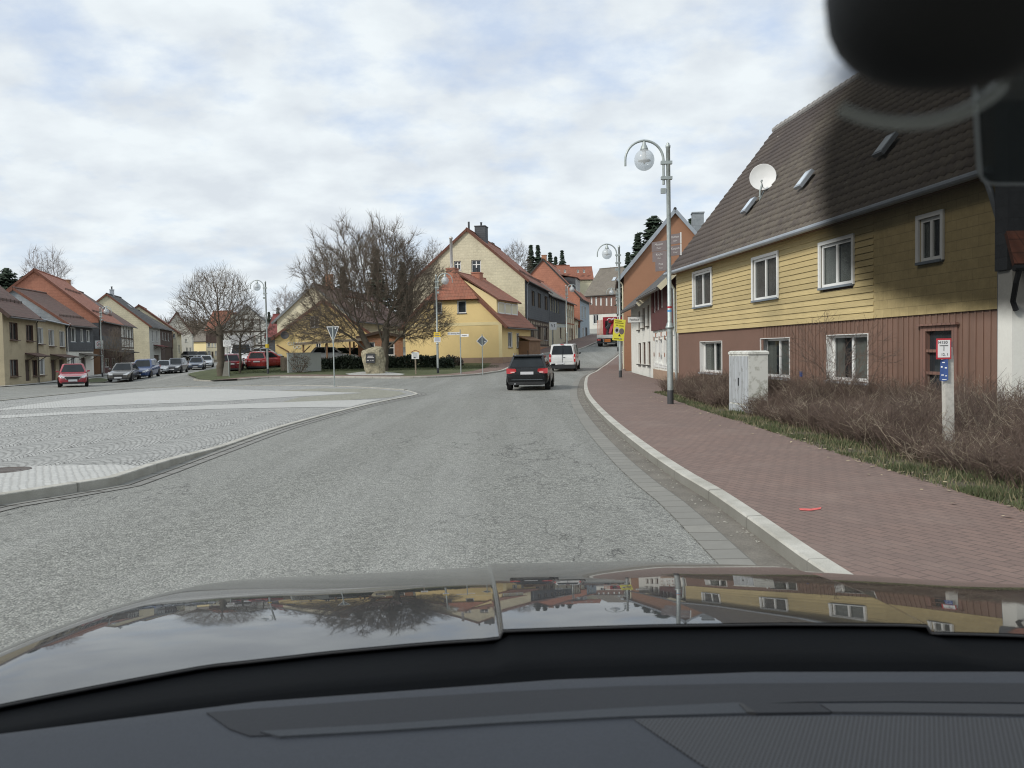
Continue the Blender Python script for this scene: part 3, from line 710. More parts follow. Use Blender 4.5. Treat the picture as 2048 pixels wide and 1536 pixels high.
# ---- corner block with grass, pavement strip and kerb
CK_px = [(480, 758), (520, 754.5), (560, 752.5), (640, 753), (730, 753.5), (800, 754), (880, 752), (940, 748.5), (985, 743.5), (1012, 738)]
ck = [gxy(x, y, .1) for x, y in CK_px]; ck = [Vector((p.x, p.y, 0)) for p in ck] + [Vector(p + (0,)) for p in [(.9, 78), (2.6, 83), (4.9, 87), (7.5, 92), (11.0, 108), (15.5, 130), (19, 140)]]
CK = spline(ck, 0.8)
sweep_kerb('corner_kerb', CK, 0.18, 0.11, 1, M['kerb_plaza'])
strip('corner_pavement', offset_line(CK, .17), offset_line(CK, 1.9), .114, M['pavers'])
i_top = min(range(len(CK)), key=lambda i: abs(CK[i].y - 74))
strip('upper_pavement', [p for p in offset_line(CK, 1.88)[i_top:]], [p for p in offset_line(CK, 5.5)[i_top:]], .110, M['pavers'])
inner = offset_line(CK, 1.85)[:i_top]
poly_sheet('lawn', inner + [Vector((-2.2, 82, 0)), Vector((-26, 84, 0)), Vector((-26, 66, 0))], .112, M['lawn'])
poly_sheet('side_path', pxpoly([(985, 742.5), (1003, 738.5), (1012, 731), (1000, 729.5), (975, 735), (960, 738.5), (940, 743.5)], .12), .122, M['pavers'])
poly_sheet('stone_apron', pxpoly([(690, 747.5), (725, 743.5), (772, 743.5), (810, 748), (800, 750.5), (700, 750)], .12), .123, M['slabs'])
# tree island on the left and a verge by the houses
TI = spline(pxpoly([(390, 757.5), (420, 752), (460, 747.5), (520, 746), (545, 747), (530, 751), (480, 757), (430, 759.5), (390, 757.5)], .1), .6)
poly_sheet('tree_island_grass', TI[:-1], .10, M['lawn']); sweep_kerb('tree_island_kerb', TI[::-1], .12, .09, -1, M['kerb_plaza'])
VI = spline(pxpoly([(166, 762), (190, 758), (212, 759), (217, 762), (205, 766), (180, 767), (166, 762)], 0), .6)
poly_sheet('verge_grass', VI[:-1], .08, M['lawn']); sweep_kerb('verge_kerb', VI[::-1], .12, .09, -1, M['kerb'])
poly_sheet('left_pavement', [Vector(p + (0,)) for p in [(-36.6, 52), (-35.2, 52), (-35.4, 60), (-37.2, 68), (-41.2, 79), (-42.8, 90), (-49, 112), (-54.5, 140), (-56.5, 140), (-51, 112), (-44.6, 90), (-43, 80), (-37.8, 66), (-36.4, 59)]], .05, M['slabs'])
# garden bed under the hedge, right
bed_out = [Vector((8.9 + .105 * -6 + 6, 8, 0))]
bedA = resample(EDGE, 40); 
HB_A, HB_B = Vector(P(1357, 700, 34)), None
poly_sheet('garden_bed', [p.copy() for p in EDGE] + [Vector((5.2, 28.5, 0)), Vector((6.85, 33.8, 0)), Vector((7.8, 25, 0)), Vector((9.1, 13.5, 0)), Vector((12.5, 13.4, 0)), Vector((12.5, 5, 0))], .115, M['soil'])

# ================================================================== WINDOWS, DOORS
def window(root, fr, t0, t1, z0, z1, n=0.0, fmat='white_paint', gmat='glass', fw=.07, mull=1, cross=None, depth=.12, sill='grey_trim', case=None, curtain=None, reveal=None, sillw=.06):
    """recessed window: frame bars, pane, sill (sub-parts of the frame)"""
    mb = MB(); ni = n - depth
    if t1 < t0: t0, t1 = t1, t0
    if z1 < z0: z0, z1 = z1, z0
    w = t1 - t0; a, b = ni - .03, ni + .03
    mb.box(fr, t0, t0 + fw, a, b, z0, z1); mb.box(fr, t1 - fw, t1, a, b, z0, z1)
    mb.box(fr, t0 + fw, t1 - fw, a, b, z0, z0 + fw); mb.box(fr, t0 + fw, t1 - fw, a, b, z1 - fw, z1)
    for i in range(mull):
        c = t0 + w * (i + 1) / (mull + 1); mb.box(fr, c - fw * .55, c + fw * .55, a, b + .004, z0 + fw, z1 - fw)
    if cross:
        c = z0 + (z1 - z0) * cross; mb.box(fr, t0 + fw, t1 - fw, a + .003, b - .002, c - fw * .4, c + fw * .4)
    if case:   # flat casing proud of the wall
        cw = .09
        mb.box(fr, t0 - cw, t0, n - .01, n + .035, z0 - cw * .3, z1 + cw); mb.box(fr, t1, t1 + cw, n - .01, n + .035, z0 - cw * .3, z1 + cw)
        mb.box(fr, t0, t1, n - .01, n + .035, z1, z1 + cw)
    if reveal:   # lining of the opening
        e = .018
        mb.box(fr, t0, t0 + e, ni + .031, n + .015, z0, z1); mb.box(fr, t1 - e, t1, ni + .031, n + .015, z0, z1); mb.box(fr, t0 + e, t1 - e, ni + .031, n + .015, z1 - e, z1)
    wo = mb.build('window', M[fmat], root)
    g = MB(); g.box(fr, t0 + fw * .5, t1 - fw * .5, ni - .012, ni - .002, z0 + fw * .5, z1 - fw * .5); g.build('pane', M[gmat], wo)
    if sill:
        s = MB(); s.box(fr, t0 - .05, t1 + .05, ni, n + sillw, z0 - .06, z0 - .004); s.build('sill', M[sill], wo)
    if curtain:
        rnd = random.Random(int(abs(t0) * 100 + z0 * 10)); cm = MB(); nseg = max(14, int(w / .035)); cmat, cover = curtain
        for (u0, u1) in cover:
            A = []; ph = rnd.random() * 6
            for i in range(nseg + 1):
                u = u0 + (u1 - u0) * i / nseg; A.append((t0 + fw + (w - 2 * fw) * u, ni - .05 + .018 * math.sin(i * 1.3 + ph) + .012 * math.sin(i * .37 + 2 * ph)))
            for (ta, na), (tb, nb) in zip(A, A[1:]):
                cm.poly([fr.pt(ta, na, z0 + fw), fr.pt(tb, nb, z0 + fw), fr.pt(tb, nb, z1 - fw), fr.pt(ta, na, z1 - fw)])
        cm.build('curtain', M[cmat], wo, True)
        bk = MB(); bk.box(fr, t0, t1, ni - .10, ni - .09, z0, z1); bk.build('dark_backing', M['room_shade'], wo)
    return wo
def door(root, fr, t0, t1, z0, z1, mat='timber', depth=.14, n=0.0, glass=None):
    mb = MB(); ni = n - depth
    mb.box(fr, t0, t1, ni - .02, ni + .03, z0, z1)
    w = t1 - t0; h = z1 - z0
    for (a, b) in ((.12, .48), (.56, .9)):
        mb.box(fr, t0 + w * .15, t1 - w * .15, ni + .03, ni + .045, z0 + h * a, z0 + h * b)
    d = mb.build('door', M[mat], root)
    if glass:
        g = MB(); g.box(fr, t0 + w * .2, t1 - w * .2, ni + .045, ni + .05, z0 + h * .56, z0 + h * .9); g.build('pane', M['glass'], d)
    hd = MB(); hd.box(fr, t1 - w * .14, t1 - w * .06, ni + .03, ni + .09, z0 + h * .47, z0 + h * .50); hd.build('handle', M['chrome'], d)
    return d
def skin(mb, fr, t0, t1, z0, z1, openings, n=0.0, depth=.25, top=None):
    """wall skin with real openings; top(t) may bound the wall above (gable)"""
    ts = sorted({t0, t1, *[o[0] for o in openings], *[o[1] for o in openings]}); zs = sorted({z0, z1, *[o[2] for o in openings], *[o[3] for o in openings]})
    ts = [t for t in ts if t0 - 1e-6 <= t <= t1 + 1e-6]; zs = [z for z in zs if z0 - 1e-6 <= z <= z1 + 1e-6]
    for a, b in zip(ts, ts[1:]):
        for c, d in zip(zs, zs[1:]):
            tm, zm = (a + b) / 2, (c + d) / 2
            if any(o[0] < tm < o[1] and o[2] < zm < o[3] for o in openings): continue
            mb.poly([fr.pt(a, n, c), fr.pt(b, n, c), fr.pt(b, n, d), fr.pt(a, n, d)], [(a, c), (b, c), (b, d), (a, d)])
    for (a, b, c, d) in openings:
        k = n - depth
        for q, uv in (((a, n, c, a, k, d), 0), ((b, k, c, b, n, d), 0)):
            mb.poly([fr.pt(q[0], q[1], q[2]), fr.pt(q[3], q[4], q[2]), fr.pt(q[3], q[4], q[5]), fr.pt(q[0], q[1], q[5])], [(q[1], q[2]), (q[4], q[2]), (q[4], q[5]), (q[1], q[5])])
        mb.poly([fr.pt(a, n, d), fr.pt(b, n, d), fr.pt(b, k, d), fr.pt(a, k, d)]); mb.poly([fr.pt(a, k, c), fr.pt(b, k, c), fr.pt(b, n, c), fr.pt(a, n, c)])
def wpx(fr, L, n=0.0):
    """pixel boxes (x0,y0,x1,y1) on a wall plane -> (t0,t1,z0,z1)"""
    out = []
    for (x0, y0, x1, y1) in L:
        ta = fr.hit(x0, (y0 + y1) / 2, n)[0]; tb = fr.hit(x1, (y0 + y1) / 2, n)[0]
        za = fr.hit((x0 + x1) / 2, y1, n)[1]; zb = fr.hit((x0 + x1) / 2, y0, n)[1]
        out.append((min(ta, tb), max(ta, tb), min(za, zb), max(za, zb)))
    return out
class House: pass
def house(name, label, A, B, depth, ze, zr, wall='plaster_cream', roof='roof_red', z0=None, wins=(), doors=(), gwins=(), band=None, gband=None, oh=.35, vo=.2, verge=None, hip=None, gable_end=0,
          wkw=None, gkw=None, plinth=None, gutter='gut_dark', roof_on=True, cat='house', gwall=None, group=None, roof_t=None):
    h = House(); A = Vector((A[0], A[1], 0)); B = Vector((B[0], B[1], 0)); fr = Frame(A, B); h.fr = fr; L = fr.L
    mid = fr.pt(L / 2, -depth / 2, 0); zb = min(zf(p.x, p.y) for p in (A, B, fr.pt(0, -depth, 0), fr.pt(L, -depth, 0))) - .15
    if z0 is None: z0 = zb
    root = thing(name, label, cat, (mid.x, mid.y, z0), group); h.root = root
    g0 = Frame(fr.pt(0, -depth, 0), fr.pt(0, 0, 0)); g1 = Frame(fr.pt(L, 0, 0), fr.pt(L, -depth, 0)); h.g0 = g0; h.g1 = g1
    h.gab = g0 if gable_end == 0 else g1
    wkw = dict(wkw or {}); gkw = dict(gkw or {})
    mb = MB()
    ops = list(wpx(fr, wins)); dops = list(wpx(fr, doors)); h.wins = ops
    skin(mb, fr, 0, L, z0, ze, ops + dops)
    slope = (zr - ze) / (depth / 2); h.slope = slope
    htop = lambda t: ze + slope * min(t, depth - t)
    for g, end in ((g0, 0), (g1, 1)):
        go = [w for w in wpx(g, gwins)] if end == gable_end else []
        low = [w for w in go if w[3] < ze]
        skin(mb, g, 0, depth, z0, ze, low)
        # gable triangle, with openings cut as vertical strips
        hi = [w for w in go if w[3] >= ze]
        tsx = sorted({0, depth / 2, depth, *[w[0] for w in hi], *[w[1] for w in hi]})
        zcap = zr if not (hip and end == 0) else hip[0]
        def top(t): return min(htop(t), zcap)
        if hip and end == 0:
            tsx = sorted(set(tsx) | {(zcap - ze) / slope, depth - (zcap - ze) / slope})
        for a, b in zip(tsx, tsx[1:]):
            tm = (a + b) / 2; cut = [w for w in hi if w[0] < tm < w[1]]
            lo = ze; segs = []
            for w in sorted(cut, key=lambda w: w[2]): segs.append((lo, max(lo, w[2]))); lo = w[3]
            for (c, d) in segs:
                if d - c > .01: mb.poly([g.pt(a, 0, c), g.pt(b, 0, c), g.pt(b, 0, d), g.pt(a, 0, d)], [(a, c), (b, c), (b, d), (a, d)])
            pts = [(a, lo), (b, lo), (b, top(b)), (a, top(a))]
            pts = [p for i, p in enumerate(pts) if i < 2 or p[1] > lo + 1e-4]
            if len(pts) >= 3: mb.poly([g.pt(t, 0, z) for t, z in pts], pts)
        for w in go:
            window(root, g, *w, **gkw)
            if w[3] >= ze:
                k = -.25; a, b, c, d = w
                mb.poly([g.pt(a, 0, c), g.pt(a, k, c), g.pt(a, k, d), g.pt(a, 0, d)]); mb.poly([g.pt(b, k, c), g.pt(b, 0, c), g.pt(b, 0, d), g.pt(b, k, d)])
                mb.poly([g.pt(a, 0, d), g.pt(b, 0, d), g.pt(b, k, d), g.pt(a, k, d)])
    # back wall and dark core
    bk = Frame(fr.pt(L, -depth, 0), fr.pt(0, -depth, 0)); skin(mb, bk, 0, L, z0, ze, [])
    h.wall = mb.build('wall', M[wall], root)
    core = MB(); core.prism(Frame(fr.pt(.3, 0, 0), fr.pt(L - .3, 0, 0)) if False else g0, [(.27, z0), (depth - .27, z0), (depth - .27, ze - .1), (depth / 2, (hip[0] if hip else zr) - .5), (.27, ze - .1)], -(L - .27), -.27)
    core.build('dark_core', M['room_shade'], root)
    for w in ops: window(root, fr, *w, **wkw)
    for w in dops: door(root, fr, *w)
    for bnd in (band or ()):      # cladding panels: (mat, t0, t1, z0, z1, thickness)
        mt, ta, tb, za, zb_, th = bnd; ta = 0 if ta is None else ta; tb = L if tb is None else tb
        op2 = [o for o in ops + dops if o[2] < zb_ and o[3] > za and o[0] < tb and o[1] > ta]
        pm = MB(); clip = [(max(o[0], ta), min(o[1], tb), max(o[2], za), min(o[3], zb_)) for o in op2]
        skin(pm, fr, ta, tb, za, zb_, clip, n=th, depth=th + .01)
        for (a, b, zz) in ((ta, tb, za), (ta, tb, zb_)):
            pm.poly([fr.pt(a, th, zz), fr.pt(b, th, zz), fr.pt(b, 0, zz), fr.pt(a, 0, zz)])
        for tt in (ta, tb): pm.poly([fr.pt(tt, 0, za), fr.pt(tt, th, za), fr.pt(tt, th, zb_), fr.pt(tt, 0, zb_)])
        pm.build('cladding', M[mt], root)
    for bnd in (gband or ()):     # gable panels following the rake: (mat, z0, z1 or None, thickness)
        mt, za, zb_, th = bnd; g = h.gab; zb_ = zr if zb_ is None else zb_
        zt = min(zb_, hip[0] if hip else zr)
        def tz(z): return max(0, (z - ze) / slope)
        pts = [(tz(za), za), (depth - tz(za), za)]
        if zt > ze > za: pts += [(depth, ze)]
        pts += [(depth - tz(zt), zt)]
        if tz(zt) < depth / 2 - .01: pts += [(tz(zt), zt)]
        if zt > ze > za: pts += [(0, ze)]
        pm = MB(); hi = [w for w in wpx(g, gwins) if w[2] < zt and w[3] > za]
        if not hi: pm.prism(g, pts, 0.003, th)
        else:
            ts_ = sorted({p[0] for p in pts} | {w[0] for w in hi} | {w[1] for w in hi} | {depth / 2})
            for a, b in zip(ts_, ts_[1:]):
                tm = (a + b) / 2; lo = za; f = lambda t: min(zt, htop(t))
                for w in sorted([w for w in hi if w[0] < tm < w[1]], key=lambda w: w[2]):
                    if w[2] - lo > .01: pm.poly([g.pt(a, th, lo), g.pt(b, th, lo), g.pt(b, th, w[2]), g.pt(a, th, w[2])], [(a, lo), (b, lo), (b, w[2]), (a, w[2])])
                    lo = w[3]
                q = [(a, lo), (b, lo), (b, max(lo, f(b))), (a, max(lo, f(a)))]
                pm.poly([g.pt(t, th, z) for t, z in q], q)
        pm.build('gable_cladding', M[mt], root)
    if plinth:
        pm = MB(); pm.box(fr, -.02, L + .02, -.01, .035, z0, plinth[1]); g = h.gab; pm.box(g, -.02, depth + .01, -.01, .035, z0, plinth[1]); pm.build('plinth', M[plinth[0]], root)
    if roof_on:
        rb = MB(); ta, tb = -vo, L + vo; dz = .02
        th = .14; E = fr.e
        p = fr.pt; up = th / math.cos(math.atan(slope))
        ef, rf = (oh, ze - oh * slope + up), (-depth / 2, zr + up)
        eb = (-depth - oh, ze - oh * slope + up)
        if hip:
            hz, setback = hip; hn = (zr - hz) / slope
            rs = ta + setback; hzz = hz + up
            rb.slab([p(ta, *ef), p(tb, *ef), p(tb, *rf), p(rs, *rf), p(ta, -depth / 2 + hn, hzz)], th, E)
            rb.slab([p(ta, *eb), p(tb, *eb), p(tb, *rf), p(rs, *rf), p(ta, -depth / 2 - hn, hzz)], th, E)
            ov = .25; dzv = (zr - hz) / setback * ov
            rb.slab([p(ta - ov, -depth / 2 - hn - ov * hn / setback, hzz - dzv), p(ta - ov, -depth / 2 + hn + ov * hn / setback, hzz - dzv), p(rs, *rf)], th, fr.n)
        else:
            rb.slab([p(ta, *ef), p(tb, *ef), p(tb, *rf), p(ta, *rf)], th, E); rb.slab([p(ta, *eb), p(tb, *eb), p(tb, *rf), p(ta, *rf)], th, E)
        h.roof = rb.build('roof', M[roof], root)
        rc = MB(); rs = ta + (hip[1] if hip else 0); rc.tube([p(rs, -depth / 2, zr + up + .01), p(tb, -depth / 2, zr + up + .01)], .11, 8); rc.build('ridge_tiles', M[roof], h.roof)
        if verge:
            vb = MB(); g = h.gab; tt = ta - .03 if gable_end == 0 else tb + .03
            zt = hip[0] if hip else zr; hn = (zr - zt) / slope
            vb.bar(p(tt, oh, ze - oh * slope + up * .5), p(tt, -depth / 2 + hn, zt + up * .5), .06, .24); vb.bar(p(tt, -depth - oh, ze - oh * slope + up * .5), p(tt, -depth / 2 - hn, zt + up * .5), .06, .24)
            vb.build('verge_board', M[verge], h.roof)
        if gutter:
            gb = MB(); gz = ze - oh * slope + up * .35
            gb.tube([p(ta, oh + .06, gz), p(tb, oh + .06, gz)], .065, 8); gb.build('gutter', M[gutter], h.roof)
    h.ze, h.zr, h.depth, h.L, h.z0 = ze, zr, depth, L, z0
    return h
def roof_pt(h, t, s):
    """point on the front roof slope: s = 0 at the wall top, 1 at the ridge"""
    up = .14 / math.cos(math.atan(h.slope)); return h.fr.pt(t, -h.depth / 2 * s, h.ze + (h.zr - h.ze) * s + up)
def chimney(h, t, n, zt, w=.7, d=.6, mat='brick', cap=True, pots=0, zb=None):
    fr = h.fr; mb = MB(); zb = zb if zb is not None else h.zr - 2.2
    mb.box(fr, t - w / 2, t + w / 2, n - d / 2, n + d / 2, zb, zt)
    if cap: mb.box(fr, t - w / 2 - .05, t + w / 2 + .05, n - d / 2 - .05, n + d / 2 + .05, zt + .001, zt + .09)
    c = mb.build('chimney', M[mat], h.root)
    for i in range(pots):
        q = MB(); q.lathe([(.10, zt + .09), (.10, zt + .45), (.13, zt + .46), (.13, zt + .52), (.09, zt + .52)], fr.pt(t + (i - (pots - 1) / 2) * .3, n, 0), 10); q.build('chimney_pot', M['dark_metal'], c)
    return c
def skylight(h, t, s, w=.55, hgt=.75, mat='glass', lift=.06):
    a = roof_pt(h, t - w / 2, s); b = roof_pt(h, t + w / 2, s); k = hgt / math.hypot(h.depth / 2, h.zr - h.ze)
    c = roof_pt(h, t + w / 2, s + k); d = roof_pt(h, t - w / 2, s + k); nn = (b - a).cross(d - a).normalized()
    if nn.z < 0: nn = -nn
    mb = MB(); mb.slab([q + nn * (lift + .02) for q in (a, b, c, d)], .10)
    o = mb.build('skylight', M['zinc'], h.root)
    e = .07; f = lambda u, v: a.lerp(b, u).lerp(d.lerp(c, u), v) + nn * (lift + .03)
    g = MB(); g.slab([f(.1, .1), f(.9, .1), f(.9, .9), f(.1, .9)], .006); g.build('pane', M['glass_sky_tint'], o)
def snow_guard(h, t0, t1, s, mat='board_maroon'):
    mb = MB(); a = roof_pt(h, t0, s); b = roof_pt(h, t1, s)
    for k in range(3): mb.tube([a + Vector((0, 0, .08 + .06 * k)), b + Vector((0, 0, .08 + .06 * k))], .018, 5)
    n = max(2, int((t1 - t0) / .8))
    for i in range(n + 1):
        q = a.lerp(b, i / n); mb.bar(q, q + Vector((0, 0, .24)), .03)
    mb.build('snow_guard', M['timber'], h.root)
def downpipe(root, fr, t, n, z0, z1, mat='gut_dark', r=.045, kick=.3):
    mb = MB(); mb.tube([fr.pt(t, n + kick, z1), fr.pt(t, n + kick * .8, z1 - .12), fr.pt(t, n, z1 - .5), fr.pt(t, n, z0)], r, 8); mb.build('downpipe', M[mat], root)
def half_timber(root, fr, t0, t1, z0, z1, posts, rails, mat='timber', w=.16, braces=(), n=0.0, th=.03, skip=()):
    mb = MB()
    for i, t in enumerate(posts): mb.box(fr, t - w / 2, t + w / 2, n, n + th, z0, z1)
    for z in rails:
        ps = sorted(posts)
        for a, b in zip(ps, ps[1:]): mb.box(fr, a + w / 2, b - w / 2, n, n + th - .003, z - w / 2, z + w / 2)
    for (ta, za, tb, zb) in braces:
        mb.bar(fr.pt(ta, n + th * .35, za), fr.pt(tb, n + th * .35, zb), th * .8, w * .8, up=fr.n.cross((fr.pt(tb, 0, zb) - fr.pt(ta, 0, za)).normalized()))
    return mb.build('timber_frame', M[mat], root)
def canopy(root, fr, t0, t1, z, d=.9, mat='roof_brown', rise=.25):
    mb = MB(); mb.slab([fr.pt(t0, .02, z + rise), fr.pt(t1, .02, z + rise), fr.pt(t1, d, z), fr.pt(t0, d, z)], .09, fr.e); o = mb.build('canopy', M[mat], root)
    for t in (t0 + .08, t1 - .08): b = MB(); b.bar(fr.pt(t, .02, z - .45), fr.pt(t, d * .8, z), .05); b.build('bracket', M['timber'], o)
# ================================================================== HOUSES
def pw(px, Y):
    q = P(px, 715, Y); return (q.x, q.y)
# ---- left street
h1 = house('village_house', 'beige two-storey house with brown roof and flower boxes, leftmost in the photo', pw(8, 59), pw(74, 66), 9, 5.05, 9.1, 'plaster_beige', 'roof_brown',
    wins=[(19, 645, 35, 680), (52, 650, 66, 682), (20, 719, 36, 753), (65, 720, 74, 752)], doors=[(51, 719, 61, 762)], oh=.55, verge='roof_brown', wkw=dict(fmat='brown_trim', sill='brown_trim', sillw=.2, reveal=True))
canopy(h1.root, h1.fr, h1.fr.hit(50, 712)[0], h1.fr.hit(76, 712)[0], h1.fr.zat(60, 712)); snow_guard(h1, .3, h1.L - .4, .18); skylight(h1, 3.2, .55, .5, 1.3)
downpipe(h1.root, h1.fr, h1.L - .05, .1, h1.z0, 5.0)
h2 = house('village_house', 'plain beige house with three white upper windows, joined to the leftmost house', pw(74.4, 66.2), pw(133, 79.6), 9, 4.85, 5.9, 'plaster_beige', 'roof_grey',
    wins=[(75.5, 655, 86, 688), (97, 659, 108, 692), (119, 662, 129, 694), (79, 718, 89, 750)], doors=[(103, 719, 112, 761), (119, 719, 128, 757)], oh=.3, gutter='zinc', wkw=dict(sill='brown_trim', sillw=.2, reveal=True))
canopy(h2.root, h2.fr, h2.fr.hit(100, 713)[0], h2.fr.hit(133, 713)[0], h2.fr.zat(115, 714), 1.1)
f3 = Frame(pw(133.5, 79.8), pw(187, 87)); zb3 = f3.zat(150, 703)
h3 = house('village_house', 'slate-hung house with pale ground floor and red verge on its brown roof', pw(133.5, 79.8), pw(187, 87), 9, 5.05, 8.3, 'plaster_white', 'roof_brown',
    wins=[(140, 655, 151, 684), (160, 658, 166, 684), (172, 660, 179, 684), (142, 713, 151, 742)], doors=[(163, 716, 172, 754)], band=[('slate', None, None, zb3, 5.05, .05)], gband=[('slate_light', 3.5, None, .04)], oh=.5, verge='roof_orange', wkw=dict(sill='blue_trim', reveal=True))
snow_guard(h3, .5, h3.L - .5, .15); canopy(h3.root, h3.fr, h3.fr.hit(158, 712)[0], h3.fr.hit(183, 712)[0], h3.fr.zat(170, 711), .9, 'roof_grey')
downpipe(h3.root, h3.fr, .1, .1, h3.z0, 5.0, 'white_paint')
f4 = Frame(pw(200, 89.5), pw(243, 103)); zz = [f4.zat(220, y) for y in (673, 698)]
h4 = house('village_house', 'tall house with orange gable and orange roof behind the left street lamp', pw(200, 89.5), pw(243, 103), 12, 5.85, 10.95, 'timber_brown', 'roof_orange',
    wins=[(209, 716, 219, 734), (223, 716, 232, 734)], doors=[(234, 712, 241, 747)], band=[('board_dark', None, None, zz[0], 5.85, .06), ('slate', None, None, zz[1], zz[0], .08), ('board_maroon', None, None, zf(-46, 95) - .1, zz[1], .05)],
    gband=[('slate', 2.6, 5.45, .04), ('tile_hung', 5.45, None, .06)], oh=.45, verge='roof_orange')
snow_guard(h4, 1, h4.L - 1, .13); snow_guard(h4, 3, h4.L - 3, .62); canopy(h4.root, h4.fr, h4.fr.hit(206, 700)[0], h4.fr.hit(250, 700)[0], zz[1] - .35, 1.7, 'roof_dark'); downpipe(h4.root, h4.fr, .15, .12, h4.z0, 5.8, 'zinc')
h4b = house('village_house', 'black and white timbered house under a patchy brown roof, joined to the orange one', pw(243.3, 103.2), pw(268, 112), 12, 5.85, 10.2, 'plaster_white', 'roof_brown',
    wins=[(248, 658, 252, 680), (256, 659, 260, 681), (263, 661, 266, 682)], oh=.45, band=[('timber', None, None, zf(-50, 107) - .1, 2.6, .05)])
half_timber(h4b.root, h4b.fr, 0, h4b.L, 2.8, 5.8, [.1, 2, 3.9, 5.8, 7.6, h4b.L - .1], [2.9, 4.1, 5.7], n=.005); chimney(h4b, 1.5, -6.3, 11.3, 1.0, .9, 'brick'); skylight(h4b, 5, .45, .5, 1.2)
h5 = house('village_house', 'house with plain cream gable and dark roof edged in red, left street', pw(300, 118), pw(322, 126), 10.8, 6.1, 10.5, 'plaster_grey', 'roof_dark',
    wins=[(303, 660, 307, 683), (312, 661, 316, 683), (303, 716, 307, 738)], doors=[(309, 710, 319, 748)], gband=[('slate_cream', -1, None, .04)], oh=.4, verge='roof_orange', wkw=dict(reveal=True))
canopy(h5.root, h5.fr, h5.fr.hit(307, 693)[0], h5.fr.hit(324, 693)[0], h5.fr.zat(314, 693), 1.0, 'roof_maroon'); chimney(h5, 3, -5.4, 11.4, .5, .5, 'zinc', pots=1); skylight(h5, 5, .6)
h6 = house('village_house', 'low dark brown timber house with small white windows, beyond the cream gable', pw(322.3, 126.3), pw(346, 138), 10, 6.0, 9.2, 'board_dark', 'roof_dark',
    wins=[(325, 664, 328, 680), (330.5, 666, 333, 681), (336, 667, 339, 682)], doors=[(331, 695, 345, 740)], oh=.3)
h7 = house('village_house', 'yellow and salmon half-timbered gable house at the end of the left row', pw(355, 140), pw(364, 152), 11.5, 5.8, 10.2, 'plaster_cream', 'roof_red', gwins=[(345, 667, 351, 676)], oh=.5, verge='roof_red', wins=[(357, 690, 360, 705)])
g = h7.gab; half_timber(h7.root, g, 0, 11.5, 3.0, 5.8, [2, 4.2, 6.4, 8.6, 10.8], [3.2, 5.6], 'timber_brown', n=.005)
half_timber(h7.root, g, 3, 8.5, 5.9, 7.6, [3.2, 4.6, 5.75, 6.9, 8.3], [7.4], 'timber_brown', n=.005, braces=[(3.3, 6, 4.5, 7.3), (8.2, 6, 7, 7.3)])
chimney(h7, 2, -8.5, 10.6, .7, .6)
# ---- far left background
hA = house('village_house', 'narrow white gable house far down the left street', pw(385, 160), pw(388, 168), 5.2, 6.2, 10.0, 'plaster_white', 'roof_maroon', gwins=[(370, 678, 374, 684), (372, 695, 376, 704), (379, 695, 383, 704)], oh=.2, verge='roof_maroon')
hB = house('village_hall', 'long pale yellow hall with grey roof far down the left street', pw(383, 178), pw(414, 176), 10, 4.9, 8.8, 'plaster_yellow_pale', 'roof_grey', cat='hall', oh=.3, wins=[(386, 703, 391, 712), (396, 703, 401, 712), (404, 703, 409, 712)], plinth=('plaster_white', 1.9))
hC = house('village_house', 'far house with dark timber upper floor over cream ground floor and red roof', pw(413, 150), pw(450, 150), 9, 6.3, 9.8, 'plaster_cream', 'roof_red', wins=[(415, 685, 420, 694), (423, 686, 426, 694), (429, 686, 432, 694), (416, 702, 421, 711), (430, 702, 434, 711)], doors=[(423, 703, 427, 716)], band=[('board_dark', None, None, 4.0, 6.3, .05)], oh=.3, wkw=dict(reveal=True))
hD = house('village_house', 'white half-timbered gable house with grey roof behind the parked red cars', pw(552, 131), pw(556, 141), 8.4, 5.6, 9.4, 'plaster_white', 'roof_dark', gwins=[(497, 676, 502, 684), (511, 676, 516, 684), (530, 676, 535, 684), (500, 698, 506, 708), (528, 698, 534, 708)], oh=.3, verge='slate_light')
half_timber(hD.root, hD.gab, 0, 8.4, 1.2, 5.6, [.2, 1.8, 3.2, 4.6, 6.2, 8.2], [3.2, 5.4], 'timber', n=.005); half_timber(hD.root, hD.gab, 2, 6.4, 5.7, 7.4, [2.3, 3.6, 4.9, 6.1], [7.2], 'timber', n=.005)
hE = house('barn', 'dark slate barn with maroon roof between the parked cars and the yellow gable house', pw(534, 108), pw(566, 108), 8, 4.0, 6.9, 'slate', 'roof_maroon', cat='barn', oh=.3, wins=[(538, 705, 543, 712)])
hF = house('village_house', 'house with weathered red roof behind the bare lollipop tree', pw(445, 158), pw(492, 158), 9, 5.8, 9.8, 'plaster_white', 'roof_red', wins=[(456, 697, 461, 706), (470, 697, 475, 706), (482, 697, 487, 706)], oh=.3)
